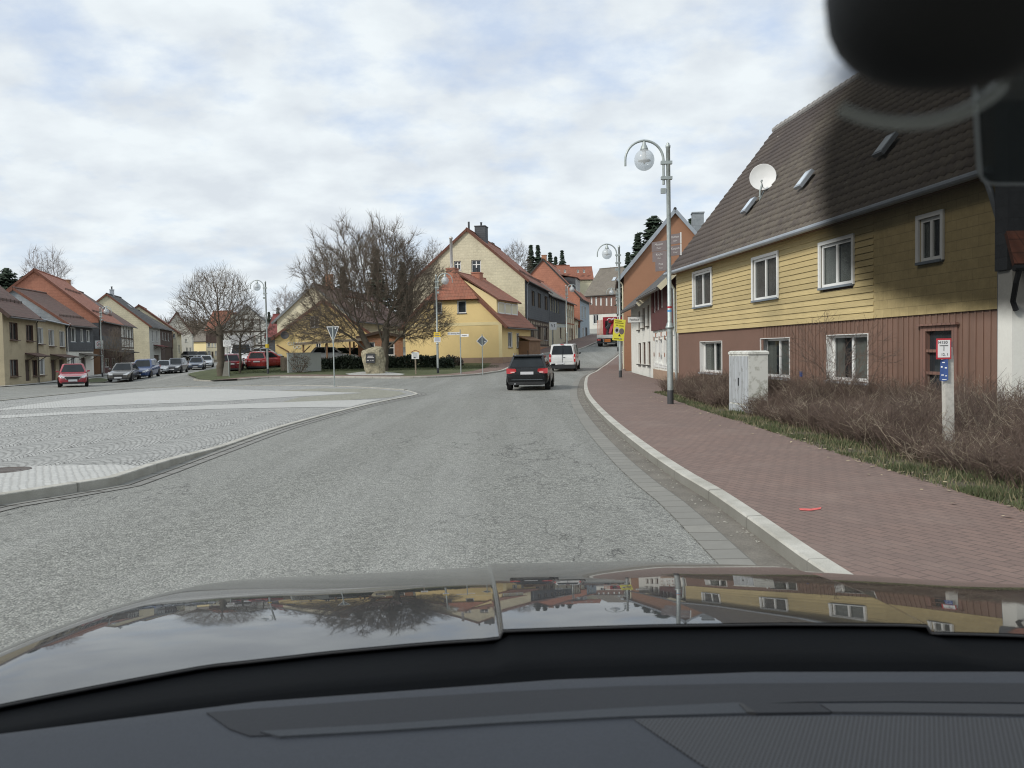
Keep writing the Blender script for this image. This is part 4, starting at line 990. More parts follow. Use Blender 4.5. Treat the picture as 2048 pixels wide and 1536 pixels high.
# ---- centre left: cream gable with yellow front building
hG = house('village_house', 'cream gable house with long brown roof behind the big bare tree', pw(706, 87), pw(812, 108), 8.3, 5.3, 8.85, 'plaster_cream', 'roof_brown', gwins=[], oh=.5, verge='slate_light')
chimney(hG, 5, -4.2, 10.4, .7, .7, 'brick')
def dormer(h, t0, t1, n0, zt, mat='roof_orange', wall='plaster_white', z0=None):
    fr = h.fr; zb = h.ze - (n0) * h.slope * -1 if False else h.ze + (-n0) * h.slope
    mb = MB(); mb.box(fr, t0, t1, n0 - 2.2, n0, zb - .05, zt); o = mb.build('dormer', M[wall], h.root)
    r = MB(); r.slab([fr.pt(t0 - .2, n0 + .3, zt - .02), fr.pt(t1 + .2, n0 + .3, zt - .02), fr.pt(t1 + .2, n0 - 2.6, zt + .55), fr.pt(t0 - .2, n0 - 2.6, zt + .55)], .1, fr.e); r.build('dormer_roof', M[mat], o)
    w = t1 - t0; k = max(1, int(w / 1.0))
    for i in range(k):
        a = t0 + w * i / k + .12; b = t0 + w * (i + 1) / k - .12; f = MB()
        for (ta, tb, za, zb_) in ((a, a + .07, zb + .12, zt - .15), (b - .07, b, zb + .12, zt - .15), (a + .07, b - .07, zb + .12, zb + .19), (a + .07, b - .07, zt - .22, zt - .15), ((a + b) / 2 - .03, (a + b) / 2 + .03, zb + .19, zt - .22)): f.box(fr, ta, tb, n0, n0 + .05, za, zb_)
        wo = f.build('window', M['white_paint'], o); gl = MB(); gl.box(fr, a + .05, b - .05, n0 + .005, n0 + .02, zb + .15, zt - .18); gl.build('pane', M['glass'], wo)
    return o
dormer(hG, 6, 9, -1.6, 7.9); dormer(hG, 12, 15.5, -1.6, 7.9)
hY = house('village_house', 'yellow gable house with orange verge and white wall lettering behind the carport', pw(746, 77.5), pw(752, 85), 8.9, 3.2, 6.5, 'plaster_yellow', 'roof_red', gwins=[(620, 632, 638, 655), (632, 683, 642, 704)], oh=.35, verge='roof_orange')
g = hY.gab
def text(name, body, loc, ex, ez, size, mat, parent=None, align='CENTER', extr=.004):
    cu = bpy.data.curves.new(name, 'FONT'); cu.body = body; cu.size = size; cu.align_x = align; cu.align_y = 'CENTER'; cu.extrude = extr; cu.materials.append(mat)
    o = bpy.data.objects.new(name, cu); COL.objects.link(o)
    ex = Vector(ex).normalized(); ez = Vector(ez).normalized(); en = ex.cross(ez)
    mt = Matrix((ex, ez, en)).transposed().to_4x4(); base = BASE.get(parent.name, Vector((0, 0, 0))) if parent else Vector((0, 0, 0))
    mt.translation = Vector(loc) - base; o.matrix_local = mt
    if parent: o.parent = parent; o.matrix_parent_inverse = Matrix.Identity(4); o.matrix_basis = mt
    return o
UPZ = (0, 0, 1)
for s_, px_, py_ in (('CUWWR', 594, 687.5), ('OO', 594, 694.5)):
    t_, z_ = g.hit(px_, py_); text('lettering', s_, g.pt(t_, .03, z_), g.e, UPZ, .42, M['sign_white'], hY.root, extr=.02)
dsh = MB(); tt, z_ = g.hit(570, 671); dsh.lathe([(0.02, 0), (.2, .03), (.36, .10), (.38, .13), (.36, .125), (.2, .055), (0.0, .02)], (0, 0, 0), 20)
do = dsh.build('satellite_dish', M['dark_metal'], None, True); do.matrix_world = Matrix.Translation(g.pt(tt, .25, z_)) @ (g.n + Vector((0.25, 0, .3))).to_track_quat('Z', 'Y').to_matrix().to_4x4(); tag(do, 'dark satellite dish on the yellow gable wall above the carport', 'satellite dish')
mb = MB(); t_, z_ = g.hit(556, 690); t2, z2 = g.hit(577, 703); mb.tube([g.pt(t_ - .1, .15, z_), g.pt(t2, .15, z2), g.pt(t2 + .1, .15, zf(-18, 72))], .06, 8); mb.build('downpipe', M['timber_brown'], hY.root)
# brick lean-to
hZ = house('brick_extension', 'orange brick extension with a wide white window, behind the memorial boulder', pw(806, 75), pw(806.5, 81), 4.0, 3.0, 3.45, 'brick', 'roof_grey', cat='house', gwins=[(738, 684, 750, 708), (767, 683, 789, 711)], oh=.15, verge='timber', gkw=dict(fw=.09, mull=0, cross=.55), gwall=None, gband=[('timber_brown', 3.0, None, .03)])
# ---- yellow house, centre
A, B = pw(1005, 70), pw(1062, 78)
yh = house('village_house', 'yellow house with red half-hipped roof, two chimneys and a long side dormer', A, B, 9.0, 4.0, 8.35, 'plaster_yellow', 'roof_red',
    wins=[(1016, 664, 1024.5, 695), (1033, 666, 1038, 696)], gwins=[(868, 604.5, 884, 627), (914.5, 601, 932.5, 626.5)], oh=.55, hip=(6.25, 1.5), verge='roof_orange', gkw=dict(fw=.09, sill='gut_dark', reveal=True, mull=0), wkw=dict(sill='brown_trim', reveal=True), plinth=('plinth', zf(-.8, 70) + .62))
zb = yh.gab.zat(940, 648); mb = MB(); mb.box(yh.gab, .0, 8.75, .0, .025, zb - .14, zb + .14); mb.box(yh.gab, 8.7, 9.0, .001, .03, zf(-.8, 70) + .6, zb + .13); mb.build('stucco_band', M['plaster_yellow_pale'], yh.root)
# long shed dormer
fr = yh.fr; nd_ = -.75; zbt = yh.ze - nd_ * yh.slope; ztp = fr.zat(1012, 597)
d0_, d1_ = .9, 6.9
mb = MB(); mb.prism(Frame(fr.pt(d0_, -9, 0), fr.pt(d0_, 0, 0)), [(9 - 3.9, yh.zr - .45), (9 + nd_, zbt - .02), (9 + nd_, ztp)], -(d1_ - d0_), 0)
dm = mb.build('dormer', M['plaster_yellow_pale'], yh.root)
mb = MB(); mb.slab([fr.pt(d0_ - .25, nd_ + .35, ztp - .08), fr.pt(d1_ + .2, nd_ + .35, ztp - .08), fr.pt(d1_ + .2, -4.1, yh.zr + .12), fr.pt(d0_ - .25, -4.1, yh.zr + .12)], .12, fr.e); mb.build('dormer_roof', M['roof_red'], dm)
for k in range(3):
    a = d0_ + .3 + k * 1.9; mb = MB()
    for (ta, tb, za, zb_) in ((a, a + .1, zbt + .15, ztp - .25), (a + 1.6, a + 1.7, zbt + .15, ztp - .25), (a + .1, a + 1.6, zbt + .15, zbt + .25), (a + .1, a + 1.6, ztp - .35, ztp - .25)): mb.box(fr, ta, tb, nd_, nd_ + .06, za, zb_)
    wo = mb.build('window', M['white_paint'], dm); mb = MB(); mb.box(fr, a + .08, a + 1.62, nd_ + .005, nd_ + .025, zbt + .2, ztp - .3); mb.build('blind', M['plaster_cream'], wo)
chimney(yh, 2.2, -5.3, 8.95, 1.0, .8, 'tile_hung', zb=6.8); chimney(yh, 5.0, -4.0, 8.75, .9, .8, 'tile_hung', pots=1, zb=6.8)
mb = MB(); ct = yh.gab.hit(904, 560)[0]; mb.lathe([(.13, 8.9), (.13, 11.6), (.17, 11.62), (.17, 11.75), (0.02, 11.85)], fr.pt(2.0, -5.3, 0), 12); mb.build('flue_pipe', M['steel_bright'], yh.root, True)
# porch on the street side
mb = MB(); p0, p1 = fr.hit(1037, 690)[0], fr.L - .2
mb.box(fr, p0, p1, .02, 1.0, zf(1, 75), 2.5); pr = mb.build('porch', M['timber_brown'], yh.root)
mb = MB(); mb.slab([fr.pt(p0 - .15, 1.15, 2.55), fr.pt(p1 + .15, 1.15, 2.55), fr.pt(p1 + .15, 0, 2.95), fr.pt(p0 - .15, 0, 2.95)], .08, fr.e); mb.build('porch_roof', M['timber_brown'], pr)
downpipe(yh.root, fr, fr.L - .1, .1, .3, 3.9, 'gut_dark')
# ---- big cream gable with dark slate front
A, B = pw(1052, 82), pw(1098, 99); fB = Frame(A, B); zs = fB.zat(1075, 641)
bh = house('tall_house', 'tallest house, with cream shingle gable, red roof and dark slate street front', A, B, 11.5, 8.75, 13.7, 'timber_grey', 'roof_red',
    wins=[(1061.6, 582, 1068, 612), (1074, 587, 1080.5, 616), (1087.7, 593, 1094, 620), (1061.5, 648, 1069, 678), (1075, 651, 1081, 679), (1088, 652, 1095, 680)], gwins=[(908, 522, 922, 541), (943, 520, 962, 546.5)],
    band=[('slate', None, None, zs, 8.75, .08)], gband=[('slate_cream', -1, None, .05)], oh=.45, verge='roof_red', wkw=dict(fmat='brown_trim', sill='grey_trim'), gkw=dict(fw=.1, cross=.66), plinth=('brick', 2.0))
half_timber(bh.root, bh.fr, 0, bh.L, 2.1, zs, [.2, 1.6, 3.2, 4.7, 6.8, 8.4, 10.6, 12.2, 14, 15.8, 17.3], [2.2, 4.3, zs - .1], n=.006)
chimney(bh, 4.2, -5.2, 14.6, 1.5, 1.1, 'slate', pots=1, zb=12.4); chimney(bh, 13, -6.2, 14.0, 1.3, 1.0, 'slate', zb=12.4)
mb = MB(); mb.tube([bh.fr.pt(.8, -5.75, 13.6), bh.fr.pt(.8, -5.75, 14.7)], .1, 8); mb.build('vent_pipe', M['dark_metal'], bh.root); snow_guard(bh, 1, bh.L - 1, .12)
downpipe(bh.root, bh.fr, .4, .15, 1.0, 8.6, 'zinc')
A, B = pw(1098.4, 99.3), pw(1131, 112); fB = Frame(A, B); zs = fB.zat(1115, 646)
dh = house('village_house', 'dark slate house with narrow windows over cream ground floor, joined to the tallest house', A, B, 11, 8.3, 12.3, 'plaster_cream', 'roof_grey',
    wins=[(1099.5, 594, 1102.5, 622), (1104.5, 597, 1107, 624), (1109.5, 600, 1112, 626), (1114.5, 603, 1117, 628), (1120, 655, 1123, 676)], doors=[(1104, 652, 1108, 700)], band=[('slate', None, None, zs, 8.3, .08)], oh=.4, wkw=dict(fmat='brown_trim'))
A, B = pw(1131.3, 113), pw(1149, 121); fB = Frame(A, B)
hh = house('village_house', 'narrow cream house with orange-brown timbering beyond the dark slate houses', A, B, 9, 8.3, 11.5, 'plaster_cream', 'roof_orange', wins=[(1133, 618, 1135.5, 632), (1138, 620, 1140, 634), (1143, 622, 1145, 636), (1133, 656, 1135.5, 672), (1139, 656, 1141, 672)], doors=[(1143, 657, 1146, 690)], oh=.35)
half_timber(hh.root, hh.fr, 0, hh.L, 2.6, 8.2, [.2, 1.7, 3.3, 5.0, 6.7, 8.3, hh.L - .2], [2.8, 5.3, 8.0], 'timber_red', n=.005)
A, B = pw(1150, 123), pw(1161, 128)
hl = house('village_house', 'low cream cottage with shuttered front and red roof, right of the timbered house', A, B, 8, 6.2, 8.6, 'plaster_cream', 'roof_red', wins=[(1152, 650, 1154, 668)], doors=[(1156, 650, 1159, 682)], oh=.4)
A, B = pw(1161.3, 126.5), pw(1180, 140); fB = Frame(A, B)
og = house('village_house', 'house with orange tile-hung gable and pale blue street front further uphill', A, B, 11.2, 9.6, 15.5, 'plaster_blue', 'roof_orange', wins=[(1163, 612, 1166, 636), (1169, 613, 1172, 637), (1165, 655, 1168, 690)], doors=[(1171, 655, 1175, 690)], gband=[('tile_hung', 5, None, .06)], oh=.4, verge='roof_dark', wkw=dict(reveal=True))
dormer(og, 5.5, 11.5, -1.3, 13.2, 'roof_red', 'slate')
chimney(og, 1.2, -5.6, 16.3, .7, .7, 'brick', zb=14)
A, B = pw(1172, 152), pw(1266, 146); fB = Frame(A, B); zs = fB.zat(1200, 628)
db = house('village_house', 'wide brown timber house with grey roof closing the top of the street', A, B, 11, 11.6, 16.6, 'plaster_white', 'roof_grey',
    wins=[(1181.5, 593.5, 1185, 610), (1190.5, 594, 1194.5, 611), (1200, 594.5, 1203.6, 611), (1211.3, 595, 1215, 611.5), (1221, 595, 1224.5, 612), (1232, 595, 1235.5, 612), (1242, 596, 1245, 612.5), (1186, 629, 1197, 648)], band=[('board_brown', None, None, zs, 11.6, .08)], oh=.4, wkw=dict(reveal=True, fw=.12, sill='white_paint'), plinth=('plaster_grey', 5.4))
skylight(db, 4.5, .45, .7, 1.1); skylight(db, 6.4, .42, .7, 1.1)
for (x0, x1, Y, ze_, zr_, lab) in ((1108, 1143, 178, 17.2, 20.0, 'red-roofed house on the hill, left of two above the street'), (1146, 1188, 185, 17.3, 20.3, 'red-roofed house on the hill with a dark gable, right of two above the street')):
    hx = house('hillside_house', lab, pw(x0, Y), pw(x1, Y), 8, ze_, zr_, 'plaster_cream', 'roof_red', oh=.3, wins=[(x0 + 8, 539, x0 + 12, 545), (x0 + 20, 539, x0 + 24, 545)])
# ---- right street
A, B = pw(1246, 66), pw(1250, 58); 
ob = house('village_house', 'orange plastered gable house with grey metal verge beyond the right pavement', A, B, 7.1, 6.8, 11.0, 'plaster_orange', 'roof_dark', gable_end=1, oh=.45, verge='zinc', wins=[], gwins=[], gutter='gut_dark')
downpipe(ob.root, ob.fr, ob.L - .1, .1, .2, 6.6, 'plaster_cream', .05, .35); chimney(ob, ob.L - 3, -5.4, 11.3, .9, .8, 'slate_light', zb=8.6)
A, B = pw(1263, 54), pw(1306, 42.9)
w1 = house('village_house', 'small cream house with dark shuttered windows and a hanging sign on the right pavement', A, B, 7, 4.45, 7.4, 'plaster_white', 'roof_dark', gable_end=1, oh=.8, verge='plaster_cream',
    wins=[(1276, 622, 1280, 660), (1284, 615, 1289.5, 656), (1293.5, 609, 1298.5, 652), (1276.5, 686, 1282, 728), (1285, 684.5, 1291, 729), (1295, 683, 1301, 730)], gutter='gut_dark', wkw=dict(fmat='brown_trim', sill='gut_dark', sillw=.12))
t_, z_ = w1.fr.hit(1290, 639); c = w1.fr.pt(t_, .62, z_)
sg = thing('hanging_sign', 'small white hanging sign with dark script on a bracket at the cream house', 'sign', (c.x, c.y, c.z))
mb = MB(); wn_ = w1.fr
fs = Frame((wn_.pt(t_, .95, 0).x, wn_.pt(t_, .95, 0).y), (wn_.pt(t_, .25, 0).x, wn_.pt(t_, .25, 0).y))
if fs.n.y > 0: fs = Frame((wn_.pt(t_, .25, 0).x, wn_.pt(t_, .25, 0).y), (wn_.pt(t_, .95, 0).x, wn_.pt(t_, .95, 0).y))
mb.box(fs, 0, .7, -.02, .02, z_ - .15, z_ + .15); mb.build('board', M['sign_white'], sg)
mb = MB(); mb.bar(wn_.pt(t_, .02, z_ + .2), wn_.pt(t_, 1.0, z_ + .2), .03); mb.bar(wn_.pt(t_, .02, z_ - .18), wn_.pt(t_, 1.0, z_ - .18), .03); mb.build('bracket', M['dark_metal'], sg)
text('lettering', 'Fesshaus', fs.pt(.35, .024, z_), fs.e, UPZ, .15, M['ink'], sg)
A, B = pw(1307.5, 42.5), pw(1353, 35.2); f2 = Frame(A, B); zs = f2.zat(1320, 660)
w2 = house('village_house', 'house with dark red boarded upper floor over a white timbered ground floor', A, B, 7.8, 4.75, 8.4, 'plaster_white', 'roof_dark', gable_end=1, oh=.75, verge='plaster_cream',
    wins=[(1301.5 + 8, 574, 1315, 626), (1316, 567, 1322, 621), (1323.5, 560, 1330, 616), (1311, 680, 1316, 725), (1319, 678, 1325, 727), (1328, 676, 1334, 729)], band=[('board_red', None, None, zs, 4.75, .12)], gutter='gut_dark', wkw=dict(sill='white_paint', reveal=True), plinth=('plinth', .55), gband=[('plaster_cream', 4.0, None, .04)])
half_timber(w2.root, w2.fr, 0, w2.L, .6, zs, [.2, 2.0, 3.9, 5.7, w2.L - .2], [.75, zs - .25], 'white_paint', n=.004)
mb = MB()
for t_ in (1.1, 3.0, 4.8):
    mb.box(w2.fr, t_ - .12, t_ + .12, .03, .045, zs - .32, zs - .12); mb.box(w2.fr, t_ - .75, t_ - .63, .035, .05, 1.2, 1.4); mb.box(w2.fr, t_ - .75, t_ - .63, .035, .05, 2.0, 2.2)
mb.build('carved_panels', M['timber_red'], w2.root)

# ---- the near house: yellow siding over brown
A = Vector(P(1357, 700, 34)); A.z = 0; dirn = Vector((-175 / F, 1, 0)).normalized()
Bq = A - dirn * 19.35; fr = Frame((A.x, A.y), (Bq.x, Bq.y)); L = fr.L
D = 8.4; zE = 5.05; zR_ = 10.35; SL = (zR_ - zE) / (D / 2); zM = fr.zat(1357, 664); OH = .38; zg = zf(7, 30)
root = thing('farmhouse', 'long house with yellow boarded upper storey, brown ground floor and steep dark roof', 'house', (fr.pt(L / 2, -D / 2, 0).x, fr.pt(L / 2, -D / 2, 0).y, zg))
def corner(tl, br_):
    a = fr.hit(*tl); b = fr.hit(*br_); return (a[0], b[0], b[1], a[1])
UW = [corner((1391, 549), (1427, 609)), corner((1511, 521), (1560, 594)), corner((1647, 492), (1711, 566)), corner((1846, 440), (1890, 517))]
LW = [corner((1401, 683), (1445, 747)), corner((1522, 677), (1581, 757)), corner((1655, 670), (1738, 766))]
DR = corner((1851, 658), (1911, 800))
g0 = Frame(fr.pt(0, -D, 0), fr.pt(0, 0, 0)); g1 = Frame(fr.pt(L, 0, 0), fr.pt(L, -D, 0))
tB = fr.hit(1527, 720)[0]; tS = fr.hit(1752, 520)[0]
mb = MB(); skin(mb, fr, 0, tB, zg - .2, zM, [o for o in LW if o[1] < tB], depth=.24); mb.build('ground_floor_plaster', M['plaster_brown'], root)
# ground floor boards with cover strips, right part
mb = MB(); skin(mb, fr, tB, L, zg - .2, zM, [o for o in LW if o[1] > tB] + [DR], n=.012, depth=.25)
ops_ = [o for o in LW if o[1] > tB] + [DR]; t_ = tB + .05; rs = random.Random(3)
while t_ < L:
    blk = [o for o in ops_ if o[0] - .03 < t_ < o[1] + .03]
    if not blk: mb.box(fr, t_ - .02, t_ + .02, .012, .030, zg - .2, zM - .002)
    else: mb.box(fr, t_ - .02, t_ + .02, .012, .030, blk[0][3] + .05, zM - .002); mb.box(fr, t_ - .02, t_ + .02, .012, .030, zg - .2, blk[0][2] - .05)
    t_ += .20 + rs.uniform(-.012, .012)
mb.build('ground_floor_boards', boards('brown_plank', (0.178, 0.107, 0.078), .20, True, .12, 0.0), root)
# upper storey: real lapped boards
mb = MB(); hb = .155; z = zM - .05; k = 0
while z < zE - .02:
    z1 = min(z + hb, zE); tr = tS
    segs = [(0, tr)]
    for o in UW[:3]:
        if o[2] - .06 < (z + z1) / 2 < o[3] + .05:
            ns = []
            for a, b in segs:
                if o[0] > a and o[1] < b: ns += [(a, o[0] - .03), (o[1] + .03, b)]
                else: ns.append((a, b))
            segs = ns
    for a, b in segs:
        n0_, n1_ = .075, .048
        mb.poly([fr.pt(a, n0_, z), fr.pt(b, n0_, z), fr.pt(b, n1_, z1), fr.pt(a, n1_, z1)], [(a, z), (b, z), (b, z1), (a, z1)])
        mb.poly([fr.pt(a, .02, z), fr.pt(b, .02, z), fr.pt(b, n0_, z), fr.pt(a, n0_, z)], [(a, z), (b, z), (b, z), (a, z)])
        for tt in (a, b): mb.poly([fr.pt(tt, 0, z), fr.pt(tt, n0_, z), fr.pt(tt, n1_, z1), fr.pt(tt, 0, z1)])
    z += hb; k += 1
mb.build('yellow_siding', boards('yellow_siding', (0.475, 0.38, 0.185), hb, False, .16, .0), root)
mb = MB(); skin(mb, fr, tS, L, zM - .05, zE, [UW[3]], n=.06, depth=.25); mb.poly([fr.pt(tS, .06, zM - .05), fr.pt(L, .06, zM - .05), fr.pt(L, 0, zM - .05), fr.pt(tS, 0, zM - .05)]); mb.poly([fr.pt(L, 0, zM - .05), fr.pt(L, .06, zM - .05), fr.pt(L, .06, zE), fr.pt(L, 0, zE)]); mb.build('yellow_shingles', M['shingle_yellow'], root)
mb = MB(); skin(mb, fr, 0, L, zM, zE, UW, depth=.2); mb.build('upper_wall', M['timber'], root)
mb = MB()
for g in (g0, g1): mb.poly([g.pt(0, 0, zg - .2), g.pt(D, 0, zg - .2), g.pt(D, 0, zE), g.pt(D / 2, 0, zR_), g.pt(0, 0, zE)], [(0, zg), (D, zg), (D, zE), (D / 2, zR_), (0, zE)])
bk = Frame(fr.pt(L, -D, 0), fr.pt(0, -D, 0)); skin(mb, bk, 0, L, zg - .2, zE, []); mb.build('gable_walls', M['plaster_brown'], root)
mb = MB(); mb.prism(g0, [(.3, zg), (D - .3, zg), (D - .3, zE), (D / 2, zR_ - .4), (.3, zE)], -(L - .3), -.3); mb.build('dark_core', M['room_shade'], root)
cov = [('curtain_mauve', [(0, .46), (.5, 1)]), ('curtain_mauve', [(.0, .45), (.52, 1)]), ('curtain', [(.02, .4), (.55, .95)]), ('curtain', [(0, .3)])]
for o, c in zip(UW, cov): window(root, fr, *o, n=.08, fw=.075, mull=1, depth=.06, gmat='glass_clear', curtain=c, case=True, sill='blue_trim', sillw=.07)
cov2 = [('curtain', [(0, .3), (.62, 1)]), ('curtain', [(0, .25), (.5, .72)]), ('curtain', [(0, .2), (.45, 1)])]
for o, c in zip(LW, cov2): window(root, fr, *o, n=.02, fw=.085, mull=1, depth=.2, gmat='glass_clear', curtain=c, reveal=True, sill='grey_trim', sillw=.06)
# closed door with glazed fields
mb = MB(); t0, t1, z0_, z1_ = DR; n_ = -.06
mb.box(fr, t0 - .1, t0 + .06, n_, .05, z0_ - .6, z1_ + .06); mb.box(fr, t1 - .06, t1 + .1, n_, .05, z0_ - .6, z1_ + .06); mb.box(fr, t0 + .06, t1 - .06, n_, .05, z1_ - .05, z1_ + .06); mb.box(fr, t0 - .16, t1 + .16, .05, .12, z1_ + .06, z1_ + .10)
for q in (.03, .36, .68): mb.box(fr, t0 + .06, t1 - .06, n_ + .01, .02, z0_ + (z1_ - z0_) * q - .03, z0_ + (z1_ - z0_) * q + .03)
dro = mb.build('door', M['board_brown'], root); mb = MB(); mb.box(fr, t0 + .05, t1 - .05, n_ - .02, n_, z0_ - .6, z1_); mb.build('pane', M['glass'], dro)
# tiled roof, real profile
def tiled_slope(name, mat, parent, fr, t0, t1, e, rg, tw=.26, th_=.30):
    """e, rg: (n, z) of eave and ridge"""
    ev = Vector((e[0], e[1])); rv = Vector((rg[0], rg[1])); Ls = (rv - ev).length; dirv = (rv - ev) / Ls; nv = Vector((-dirv.y, dirv.x)); nv = nv if nv.y > 0 else -nv
    rows = int(Ls / th_); th_ = Ls / rows; cols = int((t1 - t0) / tw); sub = 8
    prof = [0.0, .012, .028, .036, .036, .028, .010, 0.0]
    ts = np.array([t0 + (t1 - t0) * (c + s / sub) / cols for c in range(cols) for s in range(sub)] + [t1]); pr = np.array([prof[s] for c in range(cols) for s in range(sub)] + [0])
    V, Q = [], []; rng = np.random.default_rng(5); nT = len(ts)
    o3 = np.array(fr.o); e3 = np.array(fr.e); n3 = np.array(fr.n)
    for r in range(rows):
        jit = np.repeat(rng.normal(0, .004, cols), sub); jit = np.append(jit, jit[-1])
        for (s_, lift) in ((r * th_ - .02, .0), (r * th_ - .02, .042), ((r + 1) * th_, .012)):
            hgt = (pr if lift else pr * .0) + lift + (jit if lift > .02 else 0)
            n_ = ev.x + dirv.x * s_ + nv.x * hgt; z_ = ev.y + dirv.y * s_ + nv.y * hgt
            V.append(o3 + np.outer(ts, e3) + np.outer(n_, n3) + np.outer(z_, [0, 0, 1]))
        b = r * 3 * nT
        for k in range(2):
            i = b + k * nT + np.arange(nT - 1); Q.append(np.stack([i, i + 1, i + 1 + nT, i + nT], -1))
    base = np.array(BASE[parent.name])
    me = mesh_from_arrays(name, np.concatenate(V) - base, [np.concatenate(Q)]); o = link_mesh(name, me, mat, parent, BASE[parent.name]); return o
class _H: pass
nh = _H(); nh.fr = fr; nh.depth = D; nh.ze = zE; nh.zr = zR_; nh.slope = SL; nh.root = root; nh.L = L
def on_slope(px, py):
    a = roof_pt(nh, 0, 0); b = roof_pt(nh, 1, 0); c = roof_pt(nh, 0, 1); nn = (b - a).cross(c - a).normalized(); d = ray(px, py)
    q = CAMP + d * ((a - CAMP).dot(nn) / d.dot(nn)); return (q - fr.o).dot(fr.e), -(q - fr.o).dot(fr.n) / (D / 2), q
ta_, sa_, q_ = on_slope(1463, 450); tb_, sb_, q_ = on_slope(1627, 255); kk = (tb_ - ta_) / (sb_ - sa_); kz = kk / (zR_ - zE)   # limit between newer and lichened tiles
OLD = (fr.e - Vector((0, 0, kz)), ta_ - kk * sa_ - (BASE[root.name] - fr.o).dot(fr.e) + kz * (BASE[root.name].z - zE))
def neartile():
    mt, nt, nd, lk, bs = newmat('concrete_roof_tiles'); co = coords(nt)
    a = rampf(nt, noise(nt, co, .35, 5, .6), .35, .68); c = mixc(nt, a, (0.062, 0.050, 0.047), (0.100, 0.082, 0.068))
    dp = nt.nodes.new('ShaderNodeVectorMath'); dp.operation = 'DOT_PRODUCT'; lk.new(co, dp.inputs[0]); dp.inputs[1].default_value = OLD[0]; old = rampf(nt, mth(nt, 'ADD', dp.outputs['Value'], mth(nt, 'MULTIPLY', noise(nt, co, 1.5, 4), .5)), OLD[1], OLD[1] + .45)
    lich = mth(nt, 'MULTIPLY', rampf(nt, noise(nt, co, 3.2, 7, .72), .36, .66, 0, .75), old); c = mixc(nt, lich, c, (0.150, 0.132, 0.100))
    dk = rampf(nt, noise(nt, co, 7, 5, .7), .5, .72, 0, .6); c = mixc(nt, dk, c, (0.045, 0.038, 0.035))
    dot = rampf(nt, noise(nt, co, 5.5, 2, .5), .76, .78, 0, .8); c = mixc(nt, dot, c, (.42, .42, .38))
    lk.new(c, bs.inputs['Base Color']); bs.inputs['Roughness'].default_value = .75; bump(nt, noise(nt, co, 40, 3), bs, .3, .01); return mt
M['near_tiles'] = neartile()
eN, eZ = OH, zE - OH * SL
ro = MB(); ro.slab([fr.pt(-.15, eN, eZ + .10), fr.pt(L + .1, eN, eZ + .10), fr.pt(L + .1, -D / 2, zR_ + .10), fr.pt(-.15, -D / 2, zR_ + .10)], .10, fr.e); ro.slab([fr.pt(-.15, -D - eN, eZ + .10), fr.pt(L + .1, -D - eN, eZ + .10), fr.pt(L + .1, -D / 2, zR_ + .10), fr.pt(-.15, -D / 2, zR_ + .10)], .10, fr.e)
rf = ro.build('roof', M['roof_dark'], root)
tiled_slope('roof_tiles', M['near_tiles'], rf, fr, -.15, L + .1, (eN + .05, eZ + .10 - .05 * SL + .02), (-D / 2, zR_ + .12))
BASE[rf.name] = BASE[root.name]
mb = MB()
for i in range(int(L / .4)): mb.tube([fr.pt(i * .4 - .1, -D / 2, zR_ + .17 + (.02 if i % 1 == 0 else 0)), fr.pt(i * .4 + .32, -D / 2, zR_ + .20)], [.12, .14], 10)
mb.build('ridge_tiles', plain('pale_ridge', (.30, .29, .28), .7, .25, 3, 20, .2), rf)
mb = MB(); mb.tube([fr.pt(-.2, eN + .10, eZ + .06), fr.pt(L + .1, eN + .10, eZ + .06)], .075, 10); mb.build('gutter', M['zinc'], rf)
mb = MB(); mb.tube([fr.pt(.05, eN + .1, eZ + .02), fr.pt(-.02, eN + .02, eZ - .16), fr.pt(-.02, .16, eZ - .55), fr.pt(-.02, .14, zM + .05), fr.pt(.0, .10, zM - .15), fr.pt(.0, .10, zg)], .055, 10); mb.build('downpipe', M['galv'], root)
mb = MB(); mb.tube([fr.pt(L - .05, eN + .1, eZ), fr.pt(L - .02, eN, eZ - .3), fr.pt(L - .05, .16, eZ - .9), fr.pt(L - .05, .14, zg)], .055, 10); mb.build('downpipe', M['zinc'], root)
# eaves board under the roof
mb = MB(); mb.slab([fr.pt(-.1, .06, eZ + .03 + .04), fr.pt(L, .06, eZ + .03 + .04), fr.pt(L, eN, eZ - .01 + .02), fr.pt(-.1, eN, eZ - .01 + .02)], .02, fr.e); mb.build('soffit', M['timber_brown'], root)
for (x0, y0, x1, y1) in ((1484, 428, 1500, 408), (1592, 379, 1612, 360), (1749, 315, 1777, 293)):
    t_, s_, q = on_slope((x0 + x1) / 2, y0 + 2); skylight(nh, t_, s_, .42, .62, lift=.16)
# satellite dish: face plate, arm, mast
t_, s_, q = on_slope(1520, 397); dish = thing('satellite_dish', 'large white satellite dish on the dark tiled roof of the yellow and brown house', 'satellite dish', q)
cpt = P(1526.5, 355, q.y + .1)
mb = MB(); prof = [(.02, 0), (.2, .015), (.36, .05), (.44, .085), (.445, .10), (.43, .095), (.36, .062), (.2, .028), (0.005, .012)]
mb.lathe(prof, (0, 0, 0), 32); f_ = (CAMP - cpt).normalized(); f_ = (f_ + Vector((-.15, 0, .22))).normalized(); mtx = Matrix.Translation(cpt) @ f_.to_track_quat('Z', 'Y').to_matrix().to_4x4(); mb.v = [mtx @ v for v in mb.v]
mb.build('reflector', M['sign_white'], dish, True)
mb = MB(); lnb = cpt + f_ * .42 + Vector((0, 0, -.22)); mb.tube([cpt - f_ * .02 + Vector((0, 0, -.40)), lnb], .016, 6); mb.tube([lnb, lnb - f_ * .09 + Vector((0, 0, .05))], .035, 8); mb.build('feed_arm', M['galv'], dish)
